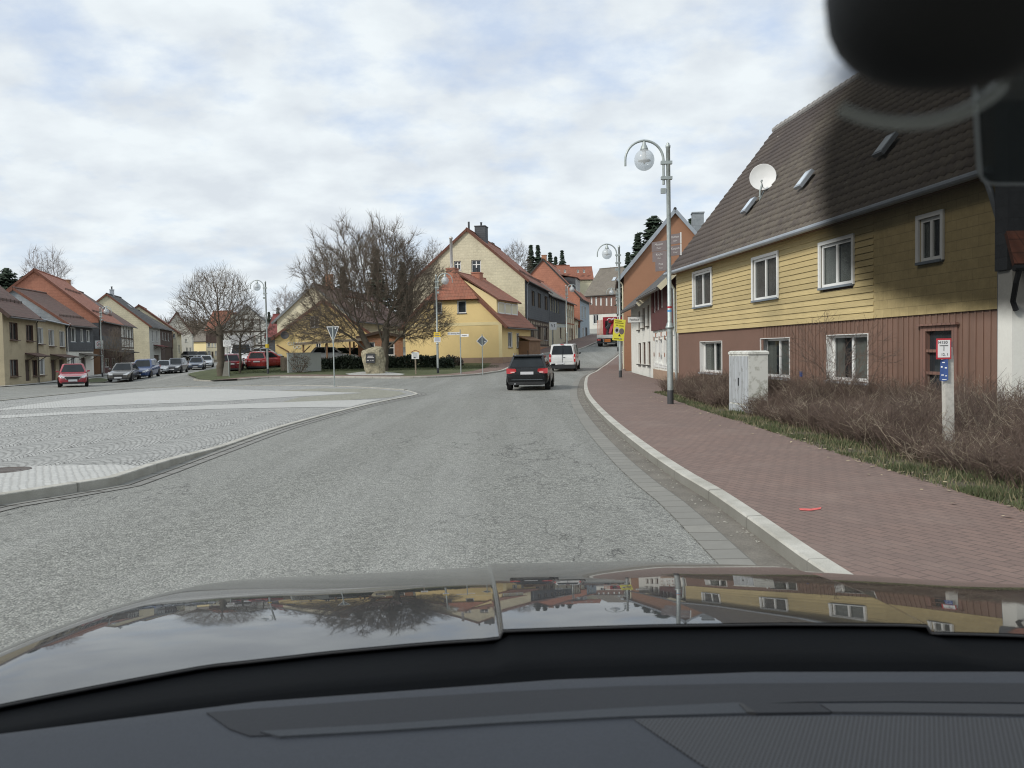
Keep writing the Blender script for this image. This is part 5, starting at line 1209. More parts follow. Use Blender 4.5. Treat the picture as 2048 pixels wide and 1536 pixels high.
mb = MB(); mb.tube([q - Vector((0, 0, .1)), q + Vector((0, 0, .25)), cpt - f_ * .1], .03, 8); mb.tube([cpt - f_ * .1 + Vector((0, 0, -.45)), q + Vector((.0, -.05, -.02)), q + Vector((-.08, -.1, .05))], .012, 6); mb.build('mast', M['galv'], dish)
mb = MB(); mb.lathe([(.12, zR_ - .3), (.12, zR_ + .45), (.15, zR_ + .46), (.15, zR_ + .52), (.05, zR_ + .56)], fr.pt(.9, -D / 2 - .6, 0), 12); mb.build('flue_pipe', M['zinc'], root)
mb = MB(); t_, z_ = fr.hit(1601, 748, .05); mb.box(fr, t_ - .04, t_ + .04, .01, .06, z_ - .07, z_ + .07); mb.build('wall_tap_box', M['sign_blue'], root)

# ---- neighbour at the right edge
A2 = (8.64, 14.25); B2 = (15.5, 14.25); fn = Frame(A2, B2); zp = fn.zat(2030, 533); zq = zp + .75
nb = thing('neighbour_house', 'white-walled house with slate upper storey and red pent roof at the right edge', 'house', (11.5, 12.2, zf(11, 14)))
mb = MB(); mb.box(fn, 0, 6.2, -.42, 0, -.1, zp - .05); mb.build('wall', M['plaster_white'], nb)
mb = MB(); mb.box(fn, -.06, 6.2, -.42, -.05, zp - .045, 7.4); mb.build('slate_storey', M['slate'], nb)
mb = MB(); mb.slab([fn.pt(-.30, .55, zp), fn.pt(6.2, .55, zp), fn.pt(6.2, -.05, zp + .62), fn.pt(-.08, -.05, zp + .62)], .08, fn.e); pr = mb.build('pent_roof', M['roof_red'], nb)
mb = MB(); mb.tube([fn.pt(-.34, .60, zp - .08), fn.pt(6.2, .60, zp - .08)], .055, 8); mb.tube([fn.pt(-.25, .6, zp - .1), fn.pt(-.24, .5, zp - .3), fn.pt(-.05, .1, zp - .6), fn.pt(.03, .06, zp - .75)], .045, 8); mb.build('gutter', M['dark_metal'], pr)
mb = MB(); mb.slab([fn.pt(-.1, .3, 7.3), fn.pt(6.2, .3, 7.3), fn.pt(6.2, -.5, 7.8), fn.pt(-.1, -.5, 7.8)], .12, fn.e); mb.build('roof', M['roof_dark'], nb)
# ================================================================== STREET LAMPS
def lampglass():
    mt, nt, nd, lk, bs = newmat('lamp_globe_glass')
    lk.new(mixc(nt, rampf(nt, noise(nt, coords(nt), 1, 2), .3, .7), (.62, .65, .66), (.68, .71, .72)), bs.inputs['Base Color']); bs.inputs['Roughness'].default_value = .12
    tr = nt.nodes.new('ShaderNodeBsdfTransparent'); tr.inputs[0].default_value = (.9, .93, .95, 1); mx = nt.nodes.new('ShaderNodeMixShader'); mx.inputs[0].default_value = .55
    lk.new(bs.outputs[0], mx.inputs[1]); lk.new(tr.outputs[0], mx.inputs[2]); lk.new(mx.outputs[0], nd['Material Output'].inputs[0]); return mt
M['globe'] = lampglass()
LH = 6.85
def make_lamp(label):
    """arm points to local -x"""
    r = thing('street_lamp', label, 'street lamp', (0, 0, 0), 'curved arm street lamps')
    mb = MB(); mb.lathe([(.085, -.1), (.085, .36), (.082, .37)], (0, 0, 0), 16); mb.build('base', M['dark_metal'], r, True)
    mb = MB(); mb.lathe([(.08, .36), (.078, 2.02)], (0, 0, 0), 16); mb.lathe([(.10, 2.0), (.12, 2.02), (.105, 2.06), (.085, 2.09), (.08, 2.14), (.058, 2.17), (.055, LH - .12), (.065, LH - .11), (.065, LH - .05), (.03, LH - .02), (.04, LH), (.0, LH + .03)], (0, 0, 0), 16); mb.build('pole', M['galv'], r, True)
    ax = -.125; R_ = .50; cz = 6.42; pts = [(ax, 0, 5.78), (ax, 0, cz)]
    for i in range(1, 19): a = math.pi * i / 18; pts.append((ax - R_ + R_ * math.cos(a), 0, cz + R_ * math.sin(a) * 1.02))
    pts += [(ax - 2 * R_, 0, cz - .14)]
    mb = MB(); mb.tube(pts, [.034] * 2 + [.034] * 10 + [.030] * 9, 10); mb.build('arm', M['galv'], r, True)
    for z in (5.95, 6.35):
        mb = MB(); mb.bx(-.19, .10, -.06, .06, z - .04, z + .04); mb.build('clamp', M['galv'], r)
    gx = ax - R_; top = cz + R_ * 1.02
    mb = MB(); mb.lathe([(.02, top), (.035, top - .03), (.05, top - .10), (.075, top - .14), (.10, top - .21), (.11, top - .25), (.0, top - .25)], (gx, 0, 0), 16); mb.build('lamp_cap', M['galv'], r, True)
    gz = top - .50; rr = .265; prof = [(.10, gz + .26)] + [(rr * math.sin(a), gz + rr * 1.06 * math.cos(a)) for a in [math.pi * (i + 2) / 14 for i in range(0, 12)]] + [(.0, gz - rr * 1.06)]
    mb = MB(); mb.lathe(prof, (gx, 0, 0), 24); gl = mb.build('globe', M['globe'], r, True)
    mb = MB(); mb.lathe([(.0, gz + .22), (.05, gz + .22), (.06, gz + .02), (.16, gz + .0), (.17, gz - .03), (.05, gz - .05), (.0, gz - .12)], (gx, 0, 0), 12); mb.build('bulb_holder', M['sign_white'], gl, True)
    mb = MB(); mb.bx(-.20, -.07, -.04, .04, 5.55, 5.68); mb.build('fuse_box', M['galv'], r)
    return r
lamp0 = None
def put_lamp(px, py, rz, label, kx=1.0, off=.1):
    global lamp0
    p = gxy(px, py, off)
    if lamp0 is None: lamp0 = make_lamp(label); o = lamp0
    else: o = copy_tree(lamp0)
    o.location = p; o.rotation_euler = (0, 0, R(rz)); o['label'] = label; o.scale = (1, 1, kx); return o, p
L1, pL1 = put_lamp(1341, 808, 0, 'nearest and largest street lamp, with brown finger signs on its pole', 1.0, .12)
L2, pL2 = put_lamp(1241, 755, 0, 'street lamp carrying the yellow poster on the right pavement', 1.0, .12)
L3, pL3 = put_lamp(536, 747.5, 0, 'street lamp with a yellow box sticker between the small tree and the wooden fence', 1.0, .1)
L4, pL4 = put_lamp(876, 746.5, 180, 'street lamp with yellow and white bus stop panels in front of the yellow house', 1.0, .1)
L5, pL5 = put_lamp(205, 752.5, 180, 'street lamp in front of the orange-gabled house on the left', 1.0, .06)
L6, pL6 = put_lamp(1134, 707, 195, 'street lamp in front of the dark slate houses uphill', 1.0, .1)
L7, pL7 = put_lamp(1236, 701, 0, 'small far street lamp at the top of the right pavement', .95, .1)
# things hung on lamps
def at_lamp(p, z): return Vector((p.x, p.y, p.z + z))
fs_ = thing('finger_sign', 'dark brown finger sign boards with pale lettering on the nearest street lamp', 'sign', at_lamp(pL1, 4.2))
dR = Vector((.60, -.80, 0)).normalized(); dL = Vector((-.62, .78, 0)).normalized()
zt = P(1335, 470, pL1.y).z
for i, (d_, off_, z_, w_, nm) in enumerate(((dR, .07, .0, .34, 'Rathaus'), (dR, .07, -.30, .34, 'Kurpark'), (dL, .07, -.13, .52, 'Museum'), (dL, .07, -.40, .50, 'Kirche'), (dL, .07, -.66, .40, 'Post'))):
    a = Vector((pL1.x, pL1.y, 0)) + d_ * off_; b = a + d_ * w_; f_ = Frame((a.x, a.y), (b.x, b.y))
    if f_.n.y > 0: f_ = Frame((b.x, b.y), (a.x, a.y))
    mb = MB(); mb.box(f_, 0, w_, -.012, .012, zt + z_ - .26, zt + z_); o = mb.build('board', M['sign_brown'], fs_)
    text('lettering', nm, f_.pt(w_ / 2, .015, zt + z_ - .08), f_.e, UPZ, .085, M['letter_pale'], fs_); text('lettering', nm[::-1].capitalize()[:5], f_.pt(w_ / 2, .015, zt + z_ - .18), f_.e, UPZ, .06, M['letter_pale'], fs_)
    if d_ is dR: mb = MB(); mb.bar(b + Vector((0, 0, zt + z_ - .27)), b + Vector((0, 0, zt + z_ + .02)), .03); mb.build('edge_rail', M['sign_white'], fs_)
st = thing('pole_sticker', 'red and blue trail stickers on the nearest street lamp pole', 'sticker', at_lamp(pL1, 2.4)); z_ = P(1337, 618, pL1.y).z
mb = MB(); mb.lathe([(.0575, z_ - .09), (.0575, z_ + .07)], (pL1.x, pL1.y, 0), 16); mb.build('white_band', M['sign_white'], st)
mb = MB(); mb.lathe([(.0585, z_ + .02), (.0585, z_ + .07)], (pL1.x, pL1.y, 0), 16); mb.build('red_band', M['sign_red'], st)
mb = MB(); mb.lathe([(.0585, z_ - .08), (.0585, z_ - .02)], (pL1.x, pL1.y, 0), 16); mb.build('blue_mark', paint('sky_blue', (.1, .32, .6)), st)
# yellow poster on lamp 2
pc = P(1238, 660, pL2.y - .1); po = thing('poster_board', 'tilted yellow poster with two round dark pictures tied to a lamp post', 'poster', pc)
fp = Frame((pc.x - .31, pc.y), (pc.x + .31, pc.y)); tl = R(-6)
def rot_in(fr_, c, pts): return [fr_.pt(.31 + u * math.cos(tl) - v * math.sin(tl), n, c.z + u * math.sin(tl) + v * math.cos(tl)) for u, n, v in pts]
def tilt_rect(mb, u0, u1, v0, v1, n): mb.poly(rot_in(fp, pc, [(u0, n, v0), (u1, n, v0), (u1, n, v1), (u0, n, v1)]))
mb = MB(); A_ = rot_in(fp, pc, [(-.30, 0, -.55), (.30, 0, -.55), (.30, 0, .55), (-.30, 0, .55)]); mb.slab(A_, .02); mb.v = mb.v
o = MB(); o.loft([rot_in(fp, pc, [(-.30, k, -.55), (.30, k, -.55), (.30, k, .55), (-.30, k, .55)]) for k in (-.02, 0)]); o.build('board', M['poster_yellow'], po)
o = MB()
for (u0, u1, v) in ((-.24, .10, .46), (-.24, .20, .36), (-.18, -.06, .24), (.0, .22, .22), (-.22, .2, -.46)): tilt_rect(o, u0, u1, v - .025, v + .025, .004)
o.build('lettering', plain('olive_print', (.22, .19, .02), .6, .2, 9, 60, 0), po)
for (u, v, r_, mk) in ((-.11, -.02, .17, 'letter_pale'), (.14, -.06, .16, 'sign_brown')):
    o = MB(); o.poly(rot_in(fp, pc, [(u + r_ * .8 * math.cos(a), .006, v + r_ * math.sin(a)) for a in [2 * math.pi * i / 18 for i in range(18)]])); o.build('round_picture', M[mk], po)
o = MB(); o.poly(rot_in(fp, pc, [(-.11 + .09 * .8 * math.cos(a), .008, -.02 + .09 * math.sin(a)) for a in [2 * math.pi * i / 18 for i in range(18)]])); o.poly(rot_in(fp, pc, [(-.02, .008, -.32), (.05, .008, -.2), (.12, .008, -.32)])); o.build('dark_print', M['ink'], po)
# bus stop panels on lamp 4
z1, z2, z3 = P(874, 664.5, pL4.y).z, P(874, 674.5, pL4.y).z, P(874, 684.5, pL4.y).z
bs_ = thing('bus_stop_sign', 'yellow panel over a white timetable panel on the lamp by the yellow house', 'bus stop sign', (pL4.x, pL4.y, z2)); fb = Frame((pL4.x - .23, pL4.y - .09), (pL4.x + .23, pL4.y - .09))
mb = MB(); mb.box(fb, 0, .46, -.02, 0, z2 + .01, z1); mb.build('yellow_panel', M['sign_yellow'], bs_); mb = MB(); mb.box(fb, 0, .46, -.02, 0, z3, z2); mb.build('white_panel', M['sign_white'], bs_)
mb = MB(); mb.box(fb, .08, .38, 0, .004, z1 - .14, z1 - .09); mb.box(fb, .06, .40, 0, .004, z1 - .27, z1 - .22)
for k in range(4): mb.box(fb, .06, .40, 0, .004, z3 + .08 + k * .07, z3 + .11 + k * .07)
mb.build('lettering', M['ink_blue'], bs_)
yb = P(533.5, 692, pL3.y); bx_ = thing('pole_box', 'small yellow box strapped round a lamp post by the wooden fence', 'box', yb); mb = MB(); mb.lathe([(.13, yb.z - .14), (.14, yb.z - .13), (.14, yb.z + .13), (.13, yb.z + .14)], (pL3.x, pL3.y, 0), 10); mb.build('shell', M['sign_yellow'], bx_)

# ================================================================== SIGNS ON POLES
def pole(root, p, z1, r=.03, mat='galv', z0=None):
    mb = MB(); mb.tube([(p.x, p.y, p.z - .1 if z0 is None else z0), (p.x, p.y, z1)], r, 10); return mb.build('pole', M[mat], root)
def facing(c, w, yaw=0):
    d = Vector((math.cos(R(yaw)), math.sin(R(yaw)), 0)); a = Vector((c.x, c.y, 0)) - d * w / 2; b = a + d * w; return Frame((a.x, a.y), (b.x, b.y))
p = gxy(669, 772, .06); zt = P(665, 653, p.y).z; zbm = P(666, 685, p.y).z
ys_ = thing('yield_sign', 'back of a triangular yield sign on a thin post at the plaza tip', 'road sign', p); pole(ys_, p, zt + .02)
f_ = facing(p, 1.0); w2_ = (678 - 653) / F * p.y / 2
mb = MB(); mb.prism(f_, [(.5 - w2_, zt), (.5, zbm), (.5 + w2_, zt)][::-1], .045, .055); mb.build('edge', M['sign_white'], ys_); k_ = .86; zc_ = zt - (zt - zbm) * .33
mb = MB(); mb.prism(f_, [(.5 + (x - .5) * k_, zc_ + (z - zc_) * k_) for x, z in [(.5 - w2_, zt), (.5, zbm), (.5 + w2_, zt)][::-1]], .0555, .062); mb.build('back_plate', M['sign_back'], ys_)
mb = MB(); mb.box(f_, .47, .53, .06, .09, zbm - .05, zt + .03); mb.build('bracket', M['galv'], ys_)
mb = MB(); mb.prism(f_, [(.5 + w2_ * .42 + .035 * math.cos(a), zt - .09 + .035 * math.sin(a)) for a in [6.283 * i / 10 for i in range(10)]], .0625, .064); mb.build('sticker', M['sign_white'], ys_)
p = gxy(965.5, 746.5, .11); zc = P(966, 682, p.y).z; r_ = 11.5 / F * p.y
ds = thing('priority_sign', 'back of a diamond-shaped priority sign at the corner by the yellow house', 'road sign', p); pole(ds, p, zc + r_ + .06, .03); f_ = facing(p, 1.0)
mb = MB(); mb.prism(f_, [(.5 - r_, zc), (.5, zc - r_), (.5 + r_, zc), (.5, zc + r_)], .04, .05); mb.build('edge', M['sign_white'], ds); mb = MB(); mb.prism(f_, [(.5 - r_ * .88, zc), (.5, zc - r_ * .88), (.5 + r_ * .88, zc), (.5, zc + r_ * .88)], .0505, .058); mb.build('back_plate', M['sign_back'], ds)
mb = MB(); mb.box(f_, .475, .525, .056, .085, zc - r_, zc + r_); mb.build('bracket', M['galv'], ds); mb = MB(); mb.prism(f_, [(.5 + r_ * .5 + .04 * math.cos(a), zc - .05 + .04 * math.sin(a)) for a in [6.283 * i / 10 for i in range(10)]], .0585, .06); mb.build('sticker', M['sign_white'], ds)
p = gxy(922, 748.5, .11); z1, z2 = P(921, 667, p.y).z, P(921, 671, p.y).z
ns = thing('street_name_sign', 'post with two white street name boards in front of the yellow house', 'street sign', p); pole(ns, p, P(921, 659, p.y).z, .035)
f_ = facing(p, 2.4, 3); wl_ = (920 - 895) / F * p.y; wr_ = (938 - 922) / F * p.y
mb = MB(); mb.box(f_, 1.2 - wl_, 1.16, -.012, .012, z1 - .09, z1 + .09); mb.build('name_board', M['sign_white'], ns); text('lettering', 'Bau Bnbtmg Platz', f_.pt(1.2 - wl_ / 2, .016, z1), f_.e, UPZ, .12, M['ink'], ns)
d = Vector((.85, -.5, 0)).normalized(); a = Vector((p.x, p.y, 0)) + d * .04; b = a + d * (wr_ / .85); f2 = Frame((a.x, a.y), (b.x, b.y))
mb = MB(); mb.box(f2, 0, f2.L, -.012, .012, z2 - .09, z2 + .09); mb.build('name_board', M['sign_white'], ns); text('lettering', 'Hauptstr.', f2.pt(f2.L / 2, .016, z2), f2.e, UPZ, .12, M['ink'], ns)
# info board with small roof
p = gxy(831.5, 748.5, .11); zb_, zt_ = P(831, 718, p.y).z, P(831, 704, p.y).z; zr2 = P(831, 699.5, p.y).z
ib = thing('notice_board', 'white notice board under a little gabled roof on a wooden post by the hedge', 'notice board', p); mb = MB(); mb.bar(p - Vector((0, 0, .1)), (p.x, p.y, zb_ + .1), .09); mb.build('post', M['timber_grey'], ib); f_ = facing(p, .5)
mb = MB(); mb.box(f_, .0, .5, -.03, .06, zb_, zt_); mb.build('panel', M['sign_white'], ib); mb = MB(); mb.slab([f_.pt(-.06, .12, zt_), f_.pt(-.06, -.1, zt_), f_.pt(.25, -.1, zr2), f_.pt(.25, .12, zr2)], .04); mb.slab([f_.pt(.56, .12, zt_), f_.pt(.56, -.1, zt_), f_.pt(.25, -.1, zr2), f_.pt(.25, .12, zr2)], .04); mb.build('roof', M['timber_red'], ib)
mb = MB()
for k in range(5): mb.box(f_, .10, .40, .06, .064, zt_ - .10 - k * .07, zt_ - .085 - k * .07)
mb.box(f_, .14, .27, .06, .064, zb_ + .05, zb_ + .14); mb.build('print', M['sign_back'], ib)
# zone sign at left
p = gxy(203.5, 752, .06); p.x += .25; z1, z2 = P(200, 681, p.y).z, P(200, 697, p.y).z
zs_ = thing('zone_sign', 'square white zone sign with red circle beside the left street lamp', 'road sign', p); pole(zs_, p, z1 + .02, .03); f_ = facing(Vector((p.x - .38, p.y - .05, 0)), .8)
mb = MB(); mb.box(f_, 0, .8, -.01, .01, z2, z1); mb.build('panel', M['sign_white'], zs_); cz_ = (z1 + z2) / 2 + .06
ring = MB(); ring.loft([[f_.pt(.42 + rr * math.cos(a), .014, cz_ + rr * math.sin(a)) for a in [6.283 * i / 24 for i in range(24)]] for rr in (.25, .20)], cap=False); ring.build('ring', M['sign_red'], zs_); text('lettering', '30', f_.pt(.42, .014, cz_), f_.e, UPZ, .26, M['ink'], zs_); text('lettering', 'ZONE', f_.pt(.42, .014, z2 + .10), f_.e, UPZ, .14, M['ink'], zs_)
# square sign and pale stone post under the lollipop tree
p = gxy(458.5, 753.5, .1); z1, z2 = P(457, 680, p.y).z, P(457, 693, p.y).z
qs = thing('zone_sign', 'pale square sign on a bent thin post beside the lollipop tree', 'road sign', p); mb = MB(); mb.tube([p - Vector((0, 0, .1)), (p.x - .02, p.y, p.z + 1.2), (p.x - .10, p.y, p.z + 1.6), (p.x - .08, p.y, z1)], .03, 8); mb.build('pole', M['galv'], qs); f_ = facing(Vector((p.x - .08, p.y - .04, 0)), .56)
mb = MB(); mb.box(f_, 0, .56, -.01, .01, z2, z1); mb.build('panel', M['sign_white'], qs); ring = MB(); ring.loft([[f_.pt(.28 + rr * math.cos(a), .013, (z1 + z2) / 2 + rr * math.sin(a)) for a in [6.283 * i / 20 for i in range(20)]] for rr in (.19, .155)], cap=False); ring.build('ring', M['letter_pale'], qs); text('lettering', '30', f_.pt(.28, .013, (z1 + z2) / 2), f_.e, UPZ, .2, M['letter_pale'], qs)
p = gxy(452, 752.5, .1); ps = thing('stone_post', 'leaning pale stone post at the foot of the lollipop tree', 'stone post', p)
mb = MB(); hgt_ = P(458, 723, p.y).z - p.z; k_ = p.y / F
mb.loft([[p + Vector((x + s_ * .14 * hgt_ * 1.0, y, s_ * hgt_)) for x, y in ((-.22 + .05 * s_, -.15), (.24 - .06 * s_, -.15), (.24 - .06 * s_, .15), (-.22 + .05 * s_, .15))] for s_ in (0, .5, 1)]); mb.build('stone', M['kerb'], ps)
# white double-symbol sign beside the slate house
p = P(1106, 652, 92); ws = thing('projecting_sign', 'white square projecting sign with two dark marks in front of the slate house', 'sign', p); f_ = facing(p, .80); z1 = p.z + .42; z2 = p.z - .42
mb = MB(); mb.box(f_, 0, .8, -.06, .06, z2, z1); mb.build('panel', M['sign_white'], ws); mb = MB(); mb.prism(f_, [(.2, p.z + .16), (.26, p.z), (.27, p.z - .16), (.33, p.z - .14), (.34, p.z + .08), (.28, p.z + .2)], .06, .066); mb.prism(f_, [(.50, p.z - .2), (.52, p.z + .02), (.48, p.z + .12), (.54, p.z + .2), (.64, p.z + .18), (.55, p.z + .1), (.6, p.z - .02)], .06, .066); mb.build('mark', M['ink'], ws)
mb = MB(); mb.bar(f_.pt(.8, 0, p.z + .1), f_.pt(2.0, -.5, p.z + .1), .12); mb.bar(f_.pt(.8, 0, p.z - .1), f_.pt(2.0, -.5, p.z - .1), .12); mb.build('bracket', M['galv'], ws); mb = MB(); mb.bar((p.x - .05, p.y, z2), (p.x - .05, p.y, zf(p.x, p.y) - .1), .06); mb.build('post', M['galv'], ws)
# hydrant sign, near right
Yh = 10.5; c = P(1886.5, 697.5, Yh); pb = Vector((P(1900, 850, Yh).x, Yh + .1, zf(7, 10) + .1))
hs = thing('hydrant_sign', 'red-framed white hydrant sign H150 above a torn blue plate on a pale wooden post', 'sign', pb)
mb = MB(); mb.loft([[Vector((x + dx, y, z)) for x, y in ((-.055, -.045), (.055, -.045), (.055, .045), (-.055, .045))] for dx, y0, z in ((pb.x + .02, Yh, pb.z - .1), (pb.x - .005, Yh, c.z - .1), (pb.x - .02, Yh, c.z + .02))]); 
mb.v = [Vector((v.x, v.y + Yh + .06, v.z)) for v in mb.v]; mb.build('post', plain('pale_post', (.46, .45, .41), .85, .2, 6, 40, .4, dirt=.3), hs)
W_, H_ = 28.5 / F * Yh, 41.5 / F * Yh; f_ = facing(Vector((c.x, Yh - .01, 0)), W_, -4)
mb = MB(); mb.box(f_, 0, W_, -.006, .006, c.z - H_ / 2, c.z + H_ / 2); mb.build('red_frame', M['sign_red'], hs); mb = MB(); mb.box(f_, .016, W_ - .016, .005, .009, c.z - H_ / 2 + .022, c.z + H_ / 2 - .022); mb.build('white_face', M['sign_white'], hs)
text('lettering', 'H150', f_.pt(W_ * .42, .011, c.z + H_ * .30), f_.e, UPZ, .052, M['ink'], hs, extr=.001); text('lettering', '12,', f_.pt(W_ * .45, .011, c.z - H_ * .28), f_.e, UPZ, .045, M['ink'], hs, extr=.001); text('lettering', '1', f_.pt(W_ * .74, .011, c.z - H_ * .28), f_.e, UPZ, .045, M['ink'], hs, extr=.001)
mb = MB(); mb.box(f_, W_ * .2, W_ * .78, .0095, .011, c.z + H_ * .13, c.z + H_ * .165); mb.box(f_, W_ * .475, W_ * .515, .0095, .011, c.z - H_ * .10, c.z + H_ * .13); mb.build('symbol', M['ink'], hs)
mb = MB(); f2 = facing(Vector((c.x + .15, Yh + .16, 0)), .12, 10); mb.box(f2, 0, .11, -.012, .012, c.z - .23, c.z + .09); mb.build('grey_box', M['sign_back'], hs)
mb = MB(); zl = P(1886, 762, Yh).z; zh = P(1886, 718, Yh).z; f3 = facing(Vector((c.x + .01, Yh - .0, 0)), .1, -35); mb.prism(f3, [(0, zl + .01), (.05, zl - .005), (.1, zl + .012), (.095, zh), (.01, zh - .01)], -.003, .003); mb.build('blue_plate', M['sign_blue'], hs)
mb = MB()
for (u, v, w_, h_) in ((.03, .23, .03, .012), (.015, .17, .02, .02), (.06, .16, .025, .016), (.02, .07, .03, .012), (.065, .06, .02, .012), (.03, .015, .05, .008)): mb.box(f3, u, u + w_, .0031, .004, zl + v, zl + v + h_)
mb.build('scratches', M['sign_white'], hs)
# utility cabinet
def cabmat():
    mt, nt, nd, lk, bs = newmat('cabinet_moss'); co = coords(nt); n_ = noise(nt, co, 5, 7, .72); f = rampf(nt, n_, .47, .62); sp = nt.nodes.new('ShaderNodeSeparateXYZ'); lk.new(co, sp.inputs[0])
    f2 = mth(nt, 'MULTIPLY', f, rampf(nt, noise(nt, co, 1.7, 3), .38, .6, .25, .85)); c = mixc(nt, f2, (.60, .61, .57), (.17, .17, .12)); lk.new(c, bs.inputs['Base Color']); bs.inputs['Roughness'].default_value = .75; bump(nt, n_, bs, .2, .01); return mt
def cabmat2():
    mt, nt, nd, lk, bs = newmat('cabinet_streaks'); co = coords(nt); mp = nt.nodes.new('ShaderNodeMapping'); mp.inputs['Scale'].default_value = (9, 9, .5); lk.new(co, mp.inputs[0]); n_ = noise(nt, mp.outputs[0], 2, 6, .7)
    c = mixc(nt, rampf(nt, n_, .4, .66, 0, .75), (.42, .45, .47), (.20, .205, .20)); c = mixc(nt, rampf(nt, noise(nt, co, 6, 6, .7), .55, .68, 0, .7), c, (.13, .13, .11)); lk.new(c, bs.inputs['Base Color']); bs.inputs['Roughness'].default_value = .7; return mt
M['cab_moss'] = cabmat(); M['cab_streak'] = cabmat2()
pa = gxy(1459, 820, .12); zt = P(1459, 703.5, pa.y).z; d1_ = Vector((.105, -.994, 0))
cb = thing('utility_cabinet', 'weathered pale utility cabinet streaked with algae standing in the bare hedge', 'utility cabinet', pa)
fA = Frame((pa.x, pa.y), (pa.x + d1_.x, pa.y + d1_.y)); Lw = 1.18; Ld = .44
mb = MB(); mb.box(fA, -.01, Lw + .01, -Ld - .01, .01, pa.z - .15, pa.z + .16); mb.build('base', M['cab_streak'], cb); mb = MB(); mb.box(fA, 0, Lw, -Ld, 0, pa.z + .16, zt - .06); mb.build('body', M['cab_moss'], cb)
mb = MB(); mb.box(fA, .02, Lw / 2 - .004, 0, .012, pa.z + .2, zt - .1); mb.box(fA, Lw / 2 + .004, Lw - .02, 0, .012, pa.z + .2, zt - .1); dd = mb.build('door', M['cab_streak'], cb); mb = MB(); mb.box(fA, Lw / 2 + .02, Lw / 2 + .045, .012, .035, pa.z + .6, pa.z + .78); mb.build('handle', M['dark_metal'], dd)
mb = MB(); mb.loft([[fA.pt(t, n, z) for t, n in ((-.02 + e, .02 - e), (Lw + .02 - e, .02 - e), (Lw + .02 - e, -Ld - .02 + e), (-.02 + e, -Ld - .02 + e))] for e, z in ((0, zt - .06), (0, zt - .01), (.05, zt + .02))]); mb.build('cap', M['cab_moss'], cb)
# small pale post and box further up the pavement
p = gxy(1251, 727, .12); o = thing('junction_box', 'small pale junction box at the foot of the orange house', 'junction box', p); mb = MB(); mb.bx(p.x - .22, p.x + .18, p.y - .1, p.y + .1, p.z - .05, p.z + .8); mb.build('body', M['cabinet'], o); mb = MB(); mb.bx(p.x - .24, p.x + .2, p.y - .12, p.y + .12, p.z + .8, p.z + .85); mb.build('lid', M['cabinet'], o)
# ================================================================== CORNER: boulder, fence, wall, carport
p = gxy(748, 747, .11); bo = thing('memorial_boulder', 'large upright boulder with a dark inscribed plaque in front of the big bare tree', 'boulder', p)
k_ = .94 * p.y / F; out = [(-21, 0), (-22, 10), (-24, 30), (-26, 45), (-24, 50), (-8, 54), (6, 58), (18, 57), (22, 46), (23, 24), (22, 6), (21, 0)]
rings = []
def prof_lr(z):
    return lerp_tab([(0, -16), (5, -18), (14, -21), (25, -23), (36, -24.5), (45, -25), (50, -22), (54, -8), (57, 3)], z), lerp_tab([(0, 22), (14, 23.5), (25, 23), (36, 22), (48, 21.5), (54, 20), (57, 15)], z)
for z in [0, 3, 7, 11, 15, 19, 23, 27, 31, 35, 39, 43, 46, 49, 51.5, 53.5, 55.5, 57]:
    a_, b_ = prof_lr(z); cxx, rx = (a_ + b_) / 2, (b_ - a_) / 2; ry = rx * .6; rg = []
    for i in range(40):
        t = 6.283 * i / 40; cs, sn = math.cos(t), math.sin(t); e = .55; x = cxx + rx * math.copysign(abs(cs) ** e, cs); y = ry * math.copysign(abs(sn) ** e, sn)
        q = Vector((x, y, z)); nn = mnoise.noise(q * .09) * 2.6 + mnoise.noise(q * .24) * 1.5 + mnoise.noise(q * .6) * .7; rg.append(p + Vector(((x + nn * cs) * k_, (y + nn * sn) * k_, (z + nn * .5) * k_)))
    rings.append(rg)
mb = MB(); mb.loft(rings); mb.build('stone', M['rock'], bo, False)
f_ = facing(Vector((p.x + (744.5 - 748) * k_, p.y - 17 * k_, 0)), .85, 0); zt, zb_ = P(744, 707, p.y - .6).z, P(744, 726, p.y - .6).z; pw_ = 19 * k_; o_ = (.85 - pw_) / 2
mb = MB(); mb.prism(f_, [(o_ + .03, zb_), (o_ + pw_ - .05, zb_), (o_ + pw_, zb_ + .05), (o_ + pw_, zt - .02), (o_ + pw_ - .03, zt), (o_ + .03, zt), (o_, zt - .03), (o_, zb_ + .03)], -.25, .10); pq = mb.build('plaque', M['dark_metal'], bo)
mb = MB()
for (v, u0, u1) in ((.72, .2, .8), (.58, .15, .9), (.28, .1, .35), (.28, .5, .6), (.28, .7, .85)): mb.box(f_, o_ + pw_ * u0, o_ + pw_ * u1, .1, .106, zb_ + (zt - zb_) * v - .03, zb_ + (zt - zb_) * v + .03)
mb.build('inscription', M['letter_pale'], pq)
